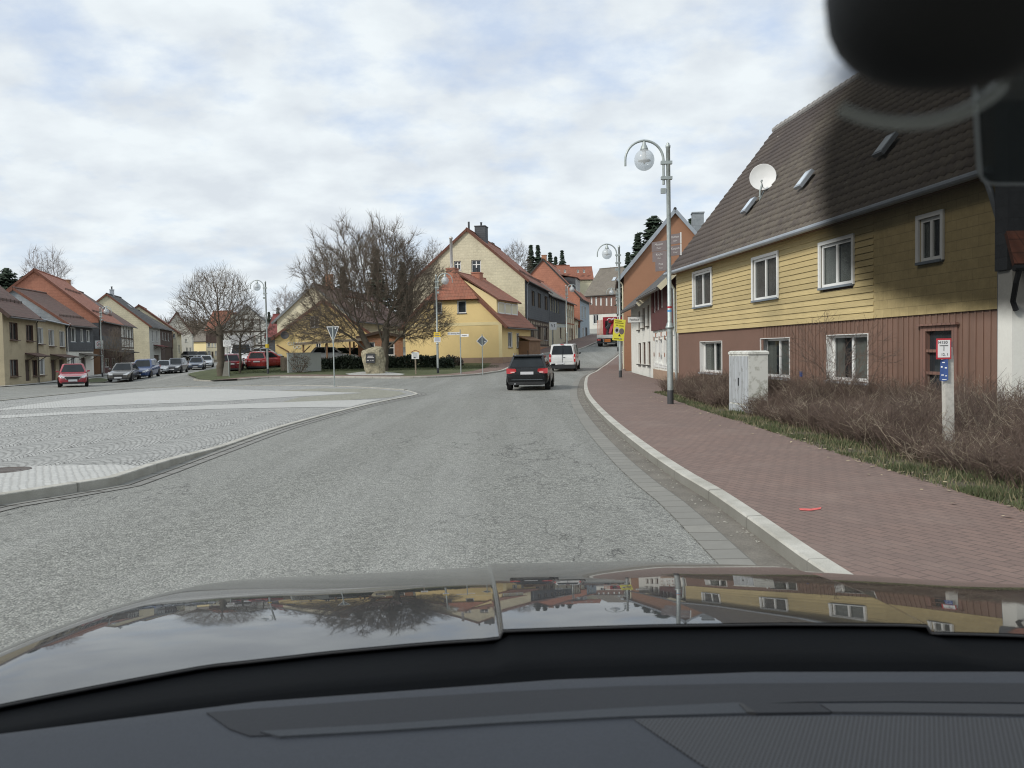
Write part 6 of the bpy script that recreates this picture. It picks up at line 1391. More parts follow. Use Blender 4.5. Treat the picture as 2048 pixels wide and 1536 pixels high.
# grey panel wall
a = gxy(577, 745.5, .11); b = gxy(638, 742, .11); b = Vector((P(642, 720, b.y).x, b.y, b.z)); gw = thing('privacy_wall', 'pale grey smooth garden wall behind a leafless shrub, left of the picket fence', 'wall', a); f_ = Frame((a.x, a.y), (b.x, b.y)); zt = P(600, 706.5, a.y).z
mb = MB(); mb.box(f_, 0, f_.L, -.18, 0, a.z - .1, zt); mb.build('panel', plain('pale_grey_render', (.50, .52, .49), .9, .05, .5, 25, .1, dirt=.08), gw); mb = MB(); mb.box(f_, -.03, f_.L + .03, -.21, .03, zt, zt + .05); mb.build('coping', M['grey_trim'], gw)
def picket(label, pa, pb, h, mat, sp=.16, w=.10, pointed=True, name='picket_fence'):
    f_ = Frame((pa.x, pa.y), (pb.x, pb.y)); z = min(pa.z, pb.z); r = thing(name, label, 'fence', pa); mb = MB(); t = 0
    while t < f_.L - w:
        mb.prism(f_, [(t, z + .05), (t + w, z + .05), (t + w, z + h - .1), (t + w / 2, z + h), (t, z + h - .1)], 0, .025); t += sp
    mb.build('pickets', M[mat], r); mb = MB()
    for q in (.25, .8): mb.box(f_, 0, f_.L, -.05, -.002, z + h * q - .04, z + h * q + .04)
    mb.build('rail', M[mat], r)
    n = max(2, int(f_.L / 2.2) + 1)
    for i in range(n): mb = MB(); t = (f_.L - .1) * i / (n - 1); mb.box(f_, t, t + .1, -.16, -.055, z - .1, z + h); mb.build('post', M[mat], r)
a = gxy(562, 742, .1); b = gxy(578, 742.5, .1); picket('dark weathered wooden fence between the lamp and the pale grey wall', a, b, P(570, 712.5, a.y).z - a.z, 'timber_grey', .17, .12, name='wooden_fence')
a = P(641, 740, 69); a.z = zf(a.x, a.y) + .1; b = P(722, 737, 70); b.z = a.z; picket('dark picket fence half hidden by the evergreen hedge under the carport', a, b, P(665, 713, 69).z - a.z, 'timber', .19, .08)
# carport
cp = thing('carport', 'wooden carport with a flat dark roof between the yellow gable and the boulder', 'carport', (P(655, 720, 73).x, 73, zf(-15, 73)))
f_ = Frame((P(590, 700, 71.5).x, 71.5), (P(727, 700, 72.5).x, 72.5)); zA = P(592, 689, 71.5).z; zB = P(725, 680, 72.5).z
mb = MB(); mb.loft([[f_.pt(0, .3, zA - .07), f_.pt(f_.L, .3, zB - .07), f_.pt(f_.L, -3.4, zB - .0), f_.pt(0, -3.4, zA)], [f_.pt(0, .3, zA + .12), f_.pt(f_.L, .3, zB + .12), f_.pt(f_.L, -3.4, zB + .22), f_.pt(0, -3.4, zA + .2)]]); mb.build('roof', M['timber_grey'], cp)
for px_ in (607, 649, 654, 700, 707):
    t_ = f_.hit(px_, 700)[0]; mb = MB(); q = f_.pt(t_, .1 if px_ in (607, 654, 700) else -3.0, 0); mb.bar((q.x, q.y, zf(q.x, q.y)), (q.x, q.y, zA + (zB - zA) * t_ / f_.L - .06), .13); mb.build('post', M['timber_brown' if px_ in (607, 654, 700) else 'timber'], cp)
mb = MB()
for px_, sg_ in ((607, 1), (700, 1), (700, -1)): t_ = f_.hit(px_, 700)[0]; mb.bar(f_.pt(t_, .1, zA - .7), f_.pt(t_ + sg_ * .6, .1, zA - .12), .08)
mb.build('brace', M['timber'], cp)
mb = MB(); fr2 = Frame((P(645, 700, 75.3).x, 75.3), (P(724, 700, 75.3).x, 75.3)); mb.box(fr2, 0, fr2.L, -.05, 0, P(680, 711, 75.3).z, P(680, 695.5, 75.3).z); mb.build('tarpaulin', plain('dark_green_tarp', (.025, .05, .04), .8, .3, 1, 20, .1), cp)
# leaning gable strip lights etc. -> evergreen hedges
def leafy(name, label, cat, boxes, n, size, mat, base, kind=None, seed=1, wob=.18, twigs=True):
    rng = np.random.default_rng(seed); Cs = []
    tot = sum((b[1] - b[0]) * (b[3] - b[2]) * (b[5] - b[4]) for b in boxes)
    for (x0, x1, y0, y1, z0, z1) in boxes:
        k = int(n * ((x1 - x0) * (y1 - y0) * (z1 - z0)) / tot); u = rng.random((k, 3)); face = rng.integers(0, 4, k); ii = np.arange(k)
        # push most leaves towards the outside
        push = rng.random(k) < .75; u[push & (face == 0), 1] *= .18; u[push & (face == 1), 2] = 1 - u[push & (face == 1), 2] * .18; u[push & (face == 2), 0] *= .12; u[push & (face == 3), 0] = 1 - u[push & (face == 3), 0] * .12
        q = np.stack([x0 + u[:, 0] * (x1 - x0), y0 + u[:, 1] * (y1 - y0), z0 + u[:, 2] * (z1 - z0)], -1)
        q[:, 2] += wob * np.sin(q[:, 0] * 2.3 + 1) * u[:, 2] * .5 + rng.normal(0, wob * .35, k); q[:, 1] += wob * np.sin(q[:, 0] * 3.1) * .6 + rng.normal(0, wob * .3, k); q[:, 0] += rng.normal(0, wob * .3, k)
        Cs.append(q)
    C = np.concatenate(Cs); N = len(C); a = rng.normal(size=(N, 3)); a /= np.linalg.norm(a, axis=1, keepdims=True); b = np.cross(a, rng.normal(size=(N, 3))); b /= np.linalg.norm(b, axis=1, keepdims=True)
    s = size * rng.uniform(.6, 1.4, (N, 1)); V = np.stack([C - a * s, C + b * s * .55, C + a * s, C - b * s * .55], 1).reshape(-1, 3); Fq = np.arange(N * 4).reshape(N, 4)
    me = mesh_from_arrays(name, V - np.array(base), [Fq]); o = link_mesh(name, me, M[mat], None, base); return tag(o, label, cat, None, kind)
def hb(px0, px1, pyt, pyb, Y, dep): a = P(px0, pyb, Y); b = P(px1, pyt, Y); return (a.x, b.x, Y, Y + dep, zf(a.x, Y) + .08, b.z)
leafy('evergreen_hedge', 'dark evergreen hedge left of the boulder in front of the picket fence', 'hedge', [hb(645, 672, 718, 745, 66.5, 1.0), hb(668, 728, 715, 743, 66.5, 1.1)], 5200, .10, 'leaf_dark', (-12, 63, 0), seed=1)
leafy('evergreen_hedge', 'long dark evergreen hedge between the boulder and the bus stop lamp', 'hedge', [hb(769, 872, 712.5, 743, 66.5, 1.1)], 7000, .10, 'leaf_dark', (-8, 64, 0), seed=2)
leafy('evergreen_shrub', 'rounded dark shrub right of the bus stop lamp', 'shrub', [hb(876, 905, 722, 743, 65.5, 1.0)], 1800, .09, 'leaf_dark', (-5, 63, 0), seed=3, wob=.3)
leafy('evergreen_shrub', 'reddish brown shrub against the yellow house plinth', 'shrub', [hb(896, 922, 717.5, 735, 68.3, .8)], 1300, .09, 'woods', (-4.5, 67, 0), seed=4, wob=.3)

# ================================================================== VEHICLES
PAINTS = {}
def make_car(name, label, W, H, Ln, col, style='hatch', cat='car', group=None, detail=True, tail='tail', rough=.25, glassh=.36):
    r = thing(name, label, cat, (0, 0, 0), group); key = str(col)
    if key not in PAINTS: PAINTS[key] = paint('car_paint', col, rough)
    pm = PAINTS[key]; h = W / 2; hl = Ln / 2; zb = H - H * glassh; zl = .20
    S = {'hatch': [(-hl, .34, zb * .86, .80), (-hl + .05, .24, zb * .98, .94), (-hl + .35, .2, zb + .02, 1.0), (-.2 * Ln, .18, zb, 1.0), (.12 * Ln, .18, zb - .02, 1.0), (.27 * Ln, .2, zb - .06, .99), (.42 * Ln, .22, zb - .18, .93), (hl - .04, .24, zb - .30, .84), (hl, .32, zb - .42, .74)],
         'sedan': [(-hl, .34, zb * .88, .78), (-hl + .06, .26, zb * .97, .92), (-hl + .5, .2, zb + .01, .99), (-.15 * Ln, .18, zb + .02, 1.0), (.12 * Ln, .18, zb, 1.0), (.26 * Ln, .2, zb - .05, .99), (.42 * Ln, .22, zb - .15, .93), (hl - .04, .24, zb - .27, .84), (hl, .32, zb - .40, .74)],
         'van': [(-hl, .36, zb * .9, .90), (-hl + .04, .26, zb, .96), (-hl + .3, .22, zb + .02, 1.0), (0, .2, zb, 1.0), (.2 * Ln, .2, zb - .03, 1.0), (.34 * Ln, .22, zb - .12, .98), (.45 * Ln, .24, zb - .3, .92), (hl - .03, .26, zb - .45, .86), (hl, .34, zb - .55, .78)]}[style]
    rings = []
    for (y, z0, z1, k) in S:
        w = h * k; dz = z1 - z0; half = [(0.0, z0), (w * .80, z0), (w * .95, z0 + .10 * dz), (w, z0 + .42 * dz), (w * .985, z0 + .72 * dz), (w * .93, z0 + .95 * dz), (w * .82, z1), (0, z1 + .015)]
        rings.append([(x, y, z) for x, z in half] + [(-x, y, z) for x, z in half[-2:0:-1]])
    mb = MB(); mb.loft(rings); body = mb.build('body', pm, r, True, subsurf=2)
    # greenhouse
    yr0, yr1, yf0, yf1 = {'hatch': (-hl + .10, -hl + .55, .20 * Ln, .03 * Ln), 'sedan': (-hl + .62, -hl + 1.25, .21 * Ln, .05 * Ln), 'van': (-hl + .03, -hl + .16, .30 * Ln, .16 * Ln)}[style]
    wb = h * (.90 if style != 'van' else .96); wt = h * (.70 if style != 'van' else .84); zb0 = zb - .05
    def ring(u):   # u 0 bottom .. 1 top
        s = u; w = wb + (wt - wb) * s; z = zb0 + (H - .04 - zb0) * s; a = yr0 + (yr1 - yr0) * s; b = yf0 + (yf1 - yf0) * s; c = .10 * (1 if u else .6)
        return [(-w + c, a, z), (w - c, a, z), (w, a + c, z), (w, b - c, z), (w - c, b, z), (-w + c, b, z), (-w, b - c, z), (-w, a + c, z)]
    rg = [ring(0), ring(1)]; t_ = ring(1); cxm = sum(q[0] for q in t_) / 8; cy_ = (yr1 + yf1) / 2
    rg.append([(q[0] * .86, cy_ + (q[1] - cy_) * .9, H) for q in t_]); mb = MB(); mb.loft(rg); mb.build('cabin', pm, r, False)
    def pane(pts, inset, off, mat='car_glass', nm=None):
        a, b, c, d = [Vector(q) for q in pts]; nn = (b - a).cross(d - a).normalized(); f = lambda u, v: a.lerp(b, u).lerp(d.lerp(c, u), v) + nn * off
        (u0, u1, v0, v1) = inset; m_ = MB(); nseg = 6; m_.poly([f(u0 + .03, v0), f(u1 - .03, v0), f(u1, v0 + .06), f(u1 - .01, v1 - .06), f(u1 - .05, v1), f(u0 + .05, v1), f(u0 + .01, v1 - .06), f(u0, v0 + .06)]); return m_
    b0, b1 = ring(0), ring(1)
    for nm, q, ins in (('rear_window', (b0[0], b0[1], b1[1], b1[0]), (.03, .97, .14, .93)), ('windscreen', (b0[4], b0[5], b1[5], b1[4]), (.02, .98, .08, .97))): pane(q, ins, .008).build(nm, M['car_glass'], r)
    for sd_ in (1, -1):
        i = (2, 3) if sd_ == 1 else (6, 7); q = (b0[i[0]], b0[i[1]], b1[i[1]], b1[i[0]])
        if style == 'van': pane(q, (.62, .93, .12, .92) if sd_ == 1 else (.07, .38, .12, .92), .008).build('side_window', M['car_glass'], r)
        else:
            for ins in (((.07, .48, .12, .92), (.52, .94, .12, .92))): pane(q, ins, .008).build('side_window', M['car_glass'], r)
    # wheels
    wr = .31 if H < 1.7 else .33
    for yy in (-hl + .19 * Ln, hl - .20 * Ln):
        for sd_ in (1, -1):
            m_ = MB(); prof = [(wr * .62, -.10), (wr * .95, -.105), (wr, -.07), (wr, .07), (wr * .95, .105), (wr * .62, .10)]
            tmp = MB(); tmp.lathe(prof, (0, 0, 0), 20); rot = Matrix.Translation((sd_ * (h - .11), yy, wr)) @ Matrix.Rotation(R(90), 4, 'Y'); tmp.v = [rot @ v for v in tmp.v]; wo = tmp.build('wheel', M['tyre'], r, True)
            tmp = MB(); tmp.lathe([(0, .06), (.05, .085), (wr * .3, .07), (wr * .62, .095), (wr * .64, .05)], (0, 0, 0), 20); rot = Matrix.Translation((sd_ * (h - .11), yy, wr)) @ Matrix.Rotation(R(90 * sd_), 4, 'Y'); tmp.v = [rot @ v for v in tmp.v]; tmp.build('rim', M['rim'], wo)
            tmp = MB(); n_ = 16; tmp.poly([(sd_ * (h + .004), yy + (wr + .055) * math.cos(math.pi * i / n_) , wr + (wr + .055) * math.sin(math.pi * i / n_)) for i in range(n_ + 1)] + [(sd_ * (h + .004), yy - wr - .055, .2), (sd_ * (h + .004), yy + wr + .055, .2)][::1]); tmp.build('wheel_arch', M['black_plastic'], r)
    # rear and front ends
    zt = zb * .86
    for sd_ in (1, -1):
        m_ = MB()
        if style == 'van': m_.bx(*sorted((sd_ * h * .86, sd_ * h * .985)), -hl - .012, -hl + .10, .72, 1.28)
        else: tp = ((.48, -.022, -.02), (.70, -.026, -.10), (.93, .03, -.10), (.955, .12, .04), (.93, .05, .11), (.50, -.02, .085)); m_.loft([[(sd_ * h * x, -hl + dy, zt + z) for x, dy, z in tp], [(sd_ * h * x * .97, -hl + dy + .22, zt + z) for x, dy, z in tp]])
        tl_ = m_.build('tail_light', M[tail], r)
        m_ = MB()
        if style == 'van': m_.bx(*sorted((sd_ * h * .88, sd_ * h * .97)), -hl - .018, -hl - .011, .92, 1.06)
        else: m_.bx(*sorted((sd_ * h * .56, sd_ * h * .74)), -hl - .030, -hl - .022, zt - .075, zt - .025)
        m_.build('lens', M['tail_pale'], tl_)
        m_ = MB(); zz_ = S[-2][2]; hp = ((.40, .035, -.07), (.74, -.02, -.08), (.93, -.24, .05), (.86, -.26, .13), (.46, -.03, .04)); m_.loft([[(sd_ * h * x, hl + dy, z + zz_) for x, dy, z in hp], [(sd_ * h * x * .96, hl + dy - .14, z + zz_) for x, dy, z in hp]]); m_.build('headlight', M['head'], r)
        m_ = MB(); yy = yf0 - .22; zz = zb + .04; m_.loft([[(sd_ * (wb + .02), yy, zz - .06), (sd_ * (wb + .02), yy + .10, zz - .05), (sd_ * (wb + .02), yy + .10, zz + .05), (sd_ * (wb + .02), yy, zz + .06)], [(sd_ * (h + .11), yy, zz - .03), (sd_ * (h + .10), yy + .08, zz - .02), (sd_ * (h + .10), yy + .08, zz + .06), (sd_ * (h + .11), yy, zz + .07)]]); m_.build('wing_mirror', pm if style != 'van' else M['black_plastic'], r)
    m_ = MB(); m_.bx(-.26, .26, -hl - .03, -hl - .015, zt - .14, zt - .03) if style != 'van' else m_.bx(-.38, .14, -hl - .025, -hl - .01, .56, .67); m_.build('number_plate', M['plate'], r)
    zf_ = S[-1][2]; m_ = MB(); m_.bx(-.26, .26, hl - .0, hl + .02, zf_ - .20, zf_ - .09); m_.build('number_plate', M['plate'], r)
    m_ = MB(); m_.bx(-h * .40, h * .40, hl - .06, hl + .012, zf_ - .06, zf_ + .05); m_.build('grille', M['black_plastic'], r)
    m_ = MB(); m_.bx(-h * .72, h * .72, hl - .12, hl + .006, .22, .34); m_.bx(-h * .80, h * .80, -hl - .008, -hl + .12, .24, .36 if style != 'van' else .50); m_.build('bumper', M['black_plastic'], r)
    if detail and style == 'hatch':
        m_ = MB(); m_.bx(-h * .70, h * .70, -hl - .014, -hl + .02, .43, .455); m_.build('trim_strip', M['sign_back'], r)
        m_ = MB(); m_.bx(-h * .66, h * .66, yr1 - .16, yr1 + .05, H - .075, H - .03); m_.build('roof_spoiler', pm, r)
        m_ = MB(); m_.tube([(-.0, yr1 + .1, H), (.0, yr1 - .02, H + .16)], .012, 6); m_.build('aerial', M['black_plastic'], r)
        for sd_ in (1, -1): m_ = MB(); m_.tube([(sd_ * (wt - .02), yr1 + .1, H - .01), (sd_ * (wt - .02), yr1 + .2, H + .035), (sd_ * (wt - .02), yf1 - .2, H + .035), (sd_ * (wt - .02), yf1 - .08, H - .01)], .016, 6); m_.build('roof_rail', M['chrome'], r)
        m_ = MB(); m_.tube([(-h * .55, -hl - .02, .28), (-h * .55, -hl + .2, .28)], .035, 8); m_.build('exhaust', M['chrome'], r)
    return r
def put_car(o, px, py, rz, off=0.0):
    p = gxy(px, py, off); o.location = p; dzx = zf(p.x + math.sin(-R(rz)), p.y + math.cos(R(rz))) - zf(p.x, p.y); o.rotation_euler = (math.atan(dzx), 0, R(rz)); return o
c = make_car('hatchback', 'black estate hatchback with red tail lights driving ahead of the camera', 1.77, 1.44, 4.3, (.008, .009, .010), 'hatch', group=None); p = gxy(1064, 781, 0); put_car(c, 1064, 781, -6); c.location += Vector((.03, 2.0, 0))
v = make_car('panel_van', 'white delivery van with barn doors driving uphill ahead of the black car', 1.9, 1.96, 4.8, (.62, .63, .62), 'van', 'van', glassh=.40); put_car(v, 1127, 743, -9); v.location += Vector((.3, 2.3, .03))
hl = 2.4; b_ = MB(); b_.bx(-.012, .012, -hl - .016, -hl + .02, .5, 1.75); b_.build('door_gap', M['black_plastic'], v); b_ = MB(); b_.bx(.06, .20, -hl - .03, -hl, 1.03, 1.06); b_.build('handle', M['black_plastic'], v); b_ = MB(); b_.bx(-.72, .72, -hl - .014, -hl + .01, .72, .735); b_.build('trim_strip', M['grey_trim'], v); b_ = MB(); b_.bx(-.92, .92, -hl - .04, -hl + .3, .25, .52); b_.build('rear_bumper', M['black_plastic'], v); b_ = MB(); b_.bx(-.12, .12, -hl - .0, -hl + .1, 1.93, 1.975); b_.build('brake_light', M['tail'], v)
GC = 'cars parked along the left street'
def parked(px, py, rz, name, label, W, H, Ln, col, style='hatch', dy=2.0, group=GC, **k):
    o = make_car(name, label, W, H, Ln, col, style, group=group, detail=False, **k); put_car(o, px, py, rz); p = o.location; d = Vector((p.x, p.y, 0)).normalized(); o.location = (p.x + d.x * dy, p.y + d.y * dy, zf(p.x + d.x * dy, p.y + d.y * dy)); return o
rc = parked(147.5, 774.5, 207, 'parked_car', 'bright red car facing the camera, nearest of the cars on the left', 1.80, 1.54, 4.25, (.28, .012, .026))
o_ = MB(); hl = 2.125; zz_ = 1.54 * .64 - .42; o_.loft([[(-.50, hl + .02, zz_ + .12), (.50, hl + .02, zz_ + .12), (.36, hl + .04, zz_ - .05), (-.36, hl + .04, zz_ - .05)], [(-.50, hl - .08, zz_ + .12), (.50, hl - .08, zz_ + .12), (.36, hl - .02, zz_ - .05), (-.36, hl - .02, zz_ - .05)]]); gr = o_.build('front_grille', M['black_plastic'], rc)
o_ = MB(); o_.bar((-.52, hl + .03, zz_ + .14), (.52, hl + .03, zz_ + .14), .035); o_.bar((-.52, hl + .03, zz_ + .14), (-.37, hl + .045, zz_ - .06), .03); o_.bar((.52, hl + .03, zz_ + .14), (.37, hl + .045, zz_ - .06), .03); o_.build('grille_trim', M['chrome'], gr)
o_ = MB(); o_.bx(-.26, .26, hl + .045, hl + .06, zz_ - .16, zz_ - .05); o_.build('number_plate', M['plate'], rc)
parked(250, 764.5, 193, 'parked_car', 'dull grey-brown saloon facing the camera, second car on the left', 1.72, 1.42, 4.45, (.085, .082, .075), 'sedan')
parked(289, 757, 190, 'parked_car', 'blue hatchback behind the dull grey saloon', 1.76, 1.50, 4.2, (.025, .06, .17))
parked(330, 748, 189, 'parked_car', 'silver saloon behind the blue hatchback', 1.76, 1.40, 4.5, (.30, .33, .36), 'sedan')
parked(353, 747, 190, 'parked_car', 'dark estate car next to the silver saloon', 1.78, 1.60, 4.5, (.035, .038, .045))
parked(394, 740, 196, 'moving_car', 'dark grey-blue car driving towards the camera in the left street', 1.80, 1.45, 4.4, (.06, .08, .12), 'sedan')
parked(413, 735.5, 198, 'moving_car', 'pale silver car just behind the dark grey-blue one', 1.74, 1.5, 4.1, (.38, .42, .46))
for i, (x_, lab, colr) in enumerate(((374, 'black car parked farthest left in front of the pale yellow hall', (.02, .02, .022)), (386, 'black car parked in the middle in front of the pale yellow hall', (.025, .027, .03)), (404, 'dark blue car parked farthest right in front of the pale yellow hall', (.03, .04, .055)))):
    parked(x_, 719.5, 192, 'parked_car', lab, 1.75, 1.5, 4.2, colr, dy=1.5, group='dark cars in front of the yellow hall')
parked(465, 745, 16, 'parked_car', 'dark red hatchback seen from behind, right of the lollipop tree', 1.72, 1.46, 3.9, (.13, .010, .018), dy=1.7, group='cars parked by the small tree')
parked(517.5, 741, 12, 'parked_car', 'red hatchback seen from behind, just left of the lamp by the fence', 1.7, 1.52, 3.6, (.30, .025, .025), dy=1.7, group='cars parked by the small tree')
parked(541, 738.5, -58, 'parked_car', 'red car parked sideways behind the lamp by the fence', 1.72, 1.45, 3.9, (.32, .035, .03), dy=1.2, group='cars parked by the small tree')
parked(533, 734, -56, 'parked_car', 'white car parked sideways behind the two red cars', 1.74, 1.50, 4.2, (.55, .56, .56), dy=4.5, group='cars parked by the small tree')
wv = parked(485.5, 734.5, 194, 'box_van', 'white box van facing the camera behind the small tree', 1.95, 2.1, 5.2, (.62, .63, .63), 'van', dy=2.5, cat='van', group=None, glassh=.42)
b_ = MB(); b_.bx(-1.05, 1.05, -2.7, .9, .6, 2.75); b_.build('cargo_box', PAINTS[str((.62, .63, .63))], wv)
cc = make_car('parked_car', 'white car parked under the wooden carport', 1.75, 1.48, 4.3, (.55, .56, .56), 'hatch', detail=False); q = P(668, 720, 73.6); cc.location = (q.x, q.y, zf(q.x, q.y) + .11); cc.rotation_euler = (0, 0, R(-82))
# crane truck
p = gxy(1215, 693.5, 0); tr = thing('crane_truck', 'red flatbed truck with a folded loading crane and pale stakes driving uphill', 'truck', (0, 0, 0))
b_ = MB(); b_.bx(-.45, .45, 0, 7.2, .55, .95); b_.build('chassis', M['dark_metal'], tr)
b_ = MB(); b_.bx(-1.24, 1.24, 0, 5.0, 1.02, 1.18); b_.bx(-1.24, 1.24, -.03, .02, 1.18, 1.42); b_.build('flatbed', M['cabinet'], tr)
for sd_ in (1, -1):
    for y in (.4, 1.5, 2.6, 3.7, 4.8):
        if sd_ == 1 and y > 3: continue
        b_ = MB(); b_.bar((sd_ * 1.17 - sd_ * .0, y, 1.1), (sd_ * 1.17, y, 3.15), .09); b_.build('stake', plain('pale_stake', (.55, .34, .25), .8, .25, 9, 30, 0) if False else M['stake'] if 'stake' in M else M.setdefault('stake', plain('pale_stake', (.56, .33, .25), .8, .25, 9, 30, 0)), tr)
b_ = MB(); b_.bx(-1.22, 1.22, -.12, .0, .42, .56); b_.bx(-1.22, -.72, -.1, .02, .62, .98); b_.bx(.72, 1.22, -.1, .02, .62, .98); b_.build('rear_bumper', M['dark_metal'], tr)
for sd_ in (1, -1):
    b_ = MB(); b_.bx(*sorted((sd_ * .78, sd_ * 1.20)), -.14, -.09, .74, .92); tl_ = b_.build('tail_light', M['tail'], tr); b_ = MB(); b_.bx(*sorted((sd_ * .82, sd_ * .9)), -.15, -.138, .79, .87); b_.bx(*sorted((sd_ * 1.0, sd_ * 1.12)), -.15, -.138, .79, .87); b_.build('lens', M['tail_pale'], tl_)
    for y in (.9, 2.1, 6.4):
        m_ = MB(); m_.lathe([(.28, -.17), (.48, -.17), (.50, -.12), (.50, .12), (.48, .17), (.28, .17)], (0, 0, 0), 18); rot = Matrix.Translation((sd_ * 1.05, y, .5)) @ Matrix.Rotation(R(90), 4, 'Y'); m_.v = [rot @ q for q in m_.v]; w_ = m_.build('wheel', M['tyre'], tr, True); m_ = MB(); m_.lathe([(0, .1), (.27, .12), (.28, .0)], (0, 0, 0), 14); rot = Matrix.Translation((sd_ * 1.08, y, .5)) @ Matrix.Rotation(R(90 * sd_), 4, 'Y'); m_.v = [rot @ q for q in m_.v]; m_.build('rim', M['rim'], w_)
b_ = MB(); b_.bx(-.32, .38, -.13, -.1, .58, .92); b_.build('marker_plate', plain('orange_plate', (.45, .14, .03), .5, .15, 6, 30, 0), tr); b_ = MB(); b_.bx(-.27, .33, -.135, -.129, .74, .755); b_.build('plate_line', M['ink'], tr)
CR = paint('crane_red', (.28, .015, .03))
b_ = MB(); b_.bar((.05, 3.2, 1.2), (.35, 3.6, 2.1), .38); b_.bar((.05, 2.5, 1.45), (.40, 3.9, 3.1), .34, .40); b_.bar((-.1, 3.0, 2.9), (.6, 4.1, 3.2), .26); b_.build('crane_boom', CR, tr)
b_ = MB(); b_.bar((-.35, 3.1, 1.2), (-.1, 3.3, 3.15), .3); b_.bar((-.5, 3.0, 2.1), (-.05, 3.2, 2.6), .25); b_.tube([(.25, 3.0, 1.3), (.55, 3.4, 2.6)], .07, 8); b_.build('crane_mast', M['dark_metal'], tr)
b_ = MB(); b_.tube([(-.4, 3.2, 3.1), (-.2, 3.2, 3.3), (.2, 3.2, 3.2), (.4, 3.3, 3.35)], .05, 6); b_.build('hydraulic_hose', M['sign_white'], tr)
b_ = MB(); b_.loft([[(-1.2, y, z) for y, z in ((5.2, .7), (7.3, .7), (7.35, 1.9), (7.1, 3.3), (6.6, 3.45), (5.2, 3.45))], [(1.2, y, z) for y, z in ((5.2, .7), (7.3, .7), (7.35, 1.9), (7.1, 3.3), (6.6, 3.45), (5.2, 3.45))]]); b_.build('cab', CR, tr)
b_ = MB(); b_.bx(-.9, .9, 5.16, 5.198, 2.1, 3.0); b_.build('rear_window', M['car_glass'], tr)
for sd_ in (1, -1): b_ = MB(); b_.bx(*sorted((sd_ * 1.25, sd_ * 1.5)), 7.0, 7.12, 2.0, 2.7); b_.build('wing_mirror', M['black_plastic'], tr)
tr.location = p; dzx = zf(p.x + .3, p.y + 5) - zf(p.x, p.y); tr.rotation_euler = (math.atan(dzx / 5), 0, R(-14))
# rubbish bits in the gutter
rng = np.random.default_rng(4); K = 900; V, Q = [], []
for i in range(K):
    j = int(len(KR) * .25 * rng.random()) + 3; a = KR[j]; e = (KR[j + 1] - KR[j]).normalized(); nn = Vector((-e.y, e.x, 0)); q = a + nn * (abs(rng.normal(0, .12)) + .02) + e * rng.uniform(-.3, .3); s = abs(rng.normal(.005, .005)) + .003; b0 = len(V)
    for dx, dy, dz in ((-1, -1, 0), (1, -.8, 0), (.9, 1, 0), (-1, .8, 0), (0, .1, .9)): V.append((q.x + dx * s * rng.uniform(.6, 1.4), q.y + dy * s * rng.uniform(.6, 1.4), zf(q.x, q.y) + .008 + dz * s))
    Q += [(b0, b0 + 1, b0 + 4), (b0 + 1, b0 + 2, b0 + 4), (b0 + 2, b0 + 3, b0 + 4), (b0 + 3, b0, b0 + 4)]
me = mesh_from_arrays('gutter_litter', np.array(V), [np.array(Q)]); o = link_mesh('gutter_litter', me, plain('grit', (.24, .23, .20), .9, .7, 14, 30, 0)); tag(o, None, None, None, 'stuff')
# ================================================================== TREES
def bare_tree(name, label, base, height, trunks, crown_c, crown_r, seed, levels, lim, twig='twig', bark='bark', cat='tree', group=None, k=(7, 4, 3), mint=.006, up=.25):
    """trunks: list of (start, direction, length, radius). Crown: ellipsoid centre / radii. lim: children per level."""
    rng = random.Random(seed); C = Vector(crown_c); RX = Vector(crown_r); limbs, twigs = [], []
    def inside(p): q = p - C; return (q.x / RX.x) ** 2 + (q.y / RX.y) ** 2 + (q.z / RX.z) ** 2
    def rv(): return Vector((rng.gauss(0, 1), rng.gauss(0, 1), rng.gauss(0, 1)))
    def grow(p, d, L, r, lv):
        n = 5 if lv < 2 else 4; seg = L / n; pts = [p.copy()]; rad = [r]; dirs = [d.copy()]
        for i in range(n):
            d = (d + rv() * (.10 if lv < 2 else .16) + Vector((0, 0, up * (.25 if lv < 2 else .12)))).normalized()
            p = p + d * seg; pts.append(p.copy()); rad.append(max(mint * .6, r * (1 - .62 * (i + 1) / n))); dirs.append(d.copy())
            if inside(p) > 1.08: break
        while len(pts) < n + 1: pts.append(pts[-1] + d * .02); rad.append(mint * .5); dirs.append(d)
        (limbs if lv < 2 else twigs).append(([tuple(q) for q in pts], rad))
        if lv >= levels: return
        m_ = lim[lv]; m_ = m_ if rng.random() > .3 else m_ + 1
        for j in range(m_):
            f = .22 + .78 * (j + rng.random()) / m_; f = min(.99, f); i = min(n - 1, int(f * n)); q = pts[i].lerp(pts[i + 1], f * n - i)
            if inside(q) > 1.0 and lv > 0: continue
            ax = dirs[i].cross(rv()).normalized(); ang = R(rng.uniform(24, 58) if lv else rng.uniform(25, 70)); nd = (Matrix.Rotation(ang, 3, ax) @ dirs[i]).normalized()
            out = (q - C); out.z *= .7; nd = (nd + out.normalized() * .28).normalized() if out.length > .1 else nd
            grow(q, nd, L * rng.uniform(.5, .74), max(mint, rad[i] * rng.uniform(.42, .62)), lv + 1)
    root = thing(name, label, cat, base, group); b = Vector(base)
    for (s, d, L, r) in trunks: grow(b + Vector(s), Vector(d).normalized(), L, r, 0)
    # trunk flare
    V, Q = tubes(limbs, k[0]); me = mesh_from_arrays('trunk', V - np.array(b), [Q], True); link_mesh('trunk', me, M[bark], root, b)
    V, Q = tubes(twigs, k[2]); me = mesh_from_arrays('crown', V - np.array(b), [Q]); link_mesh('crown', me, M[twig], root, b)
    return root
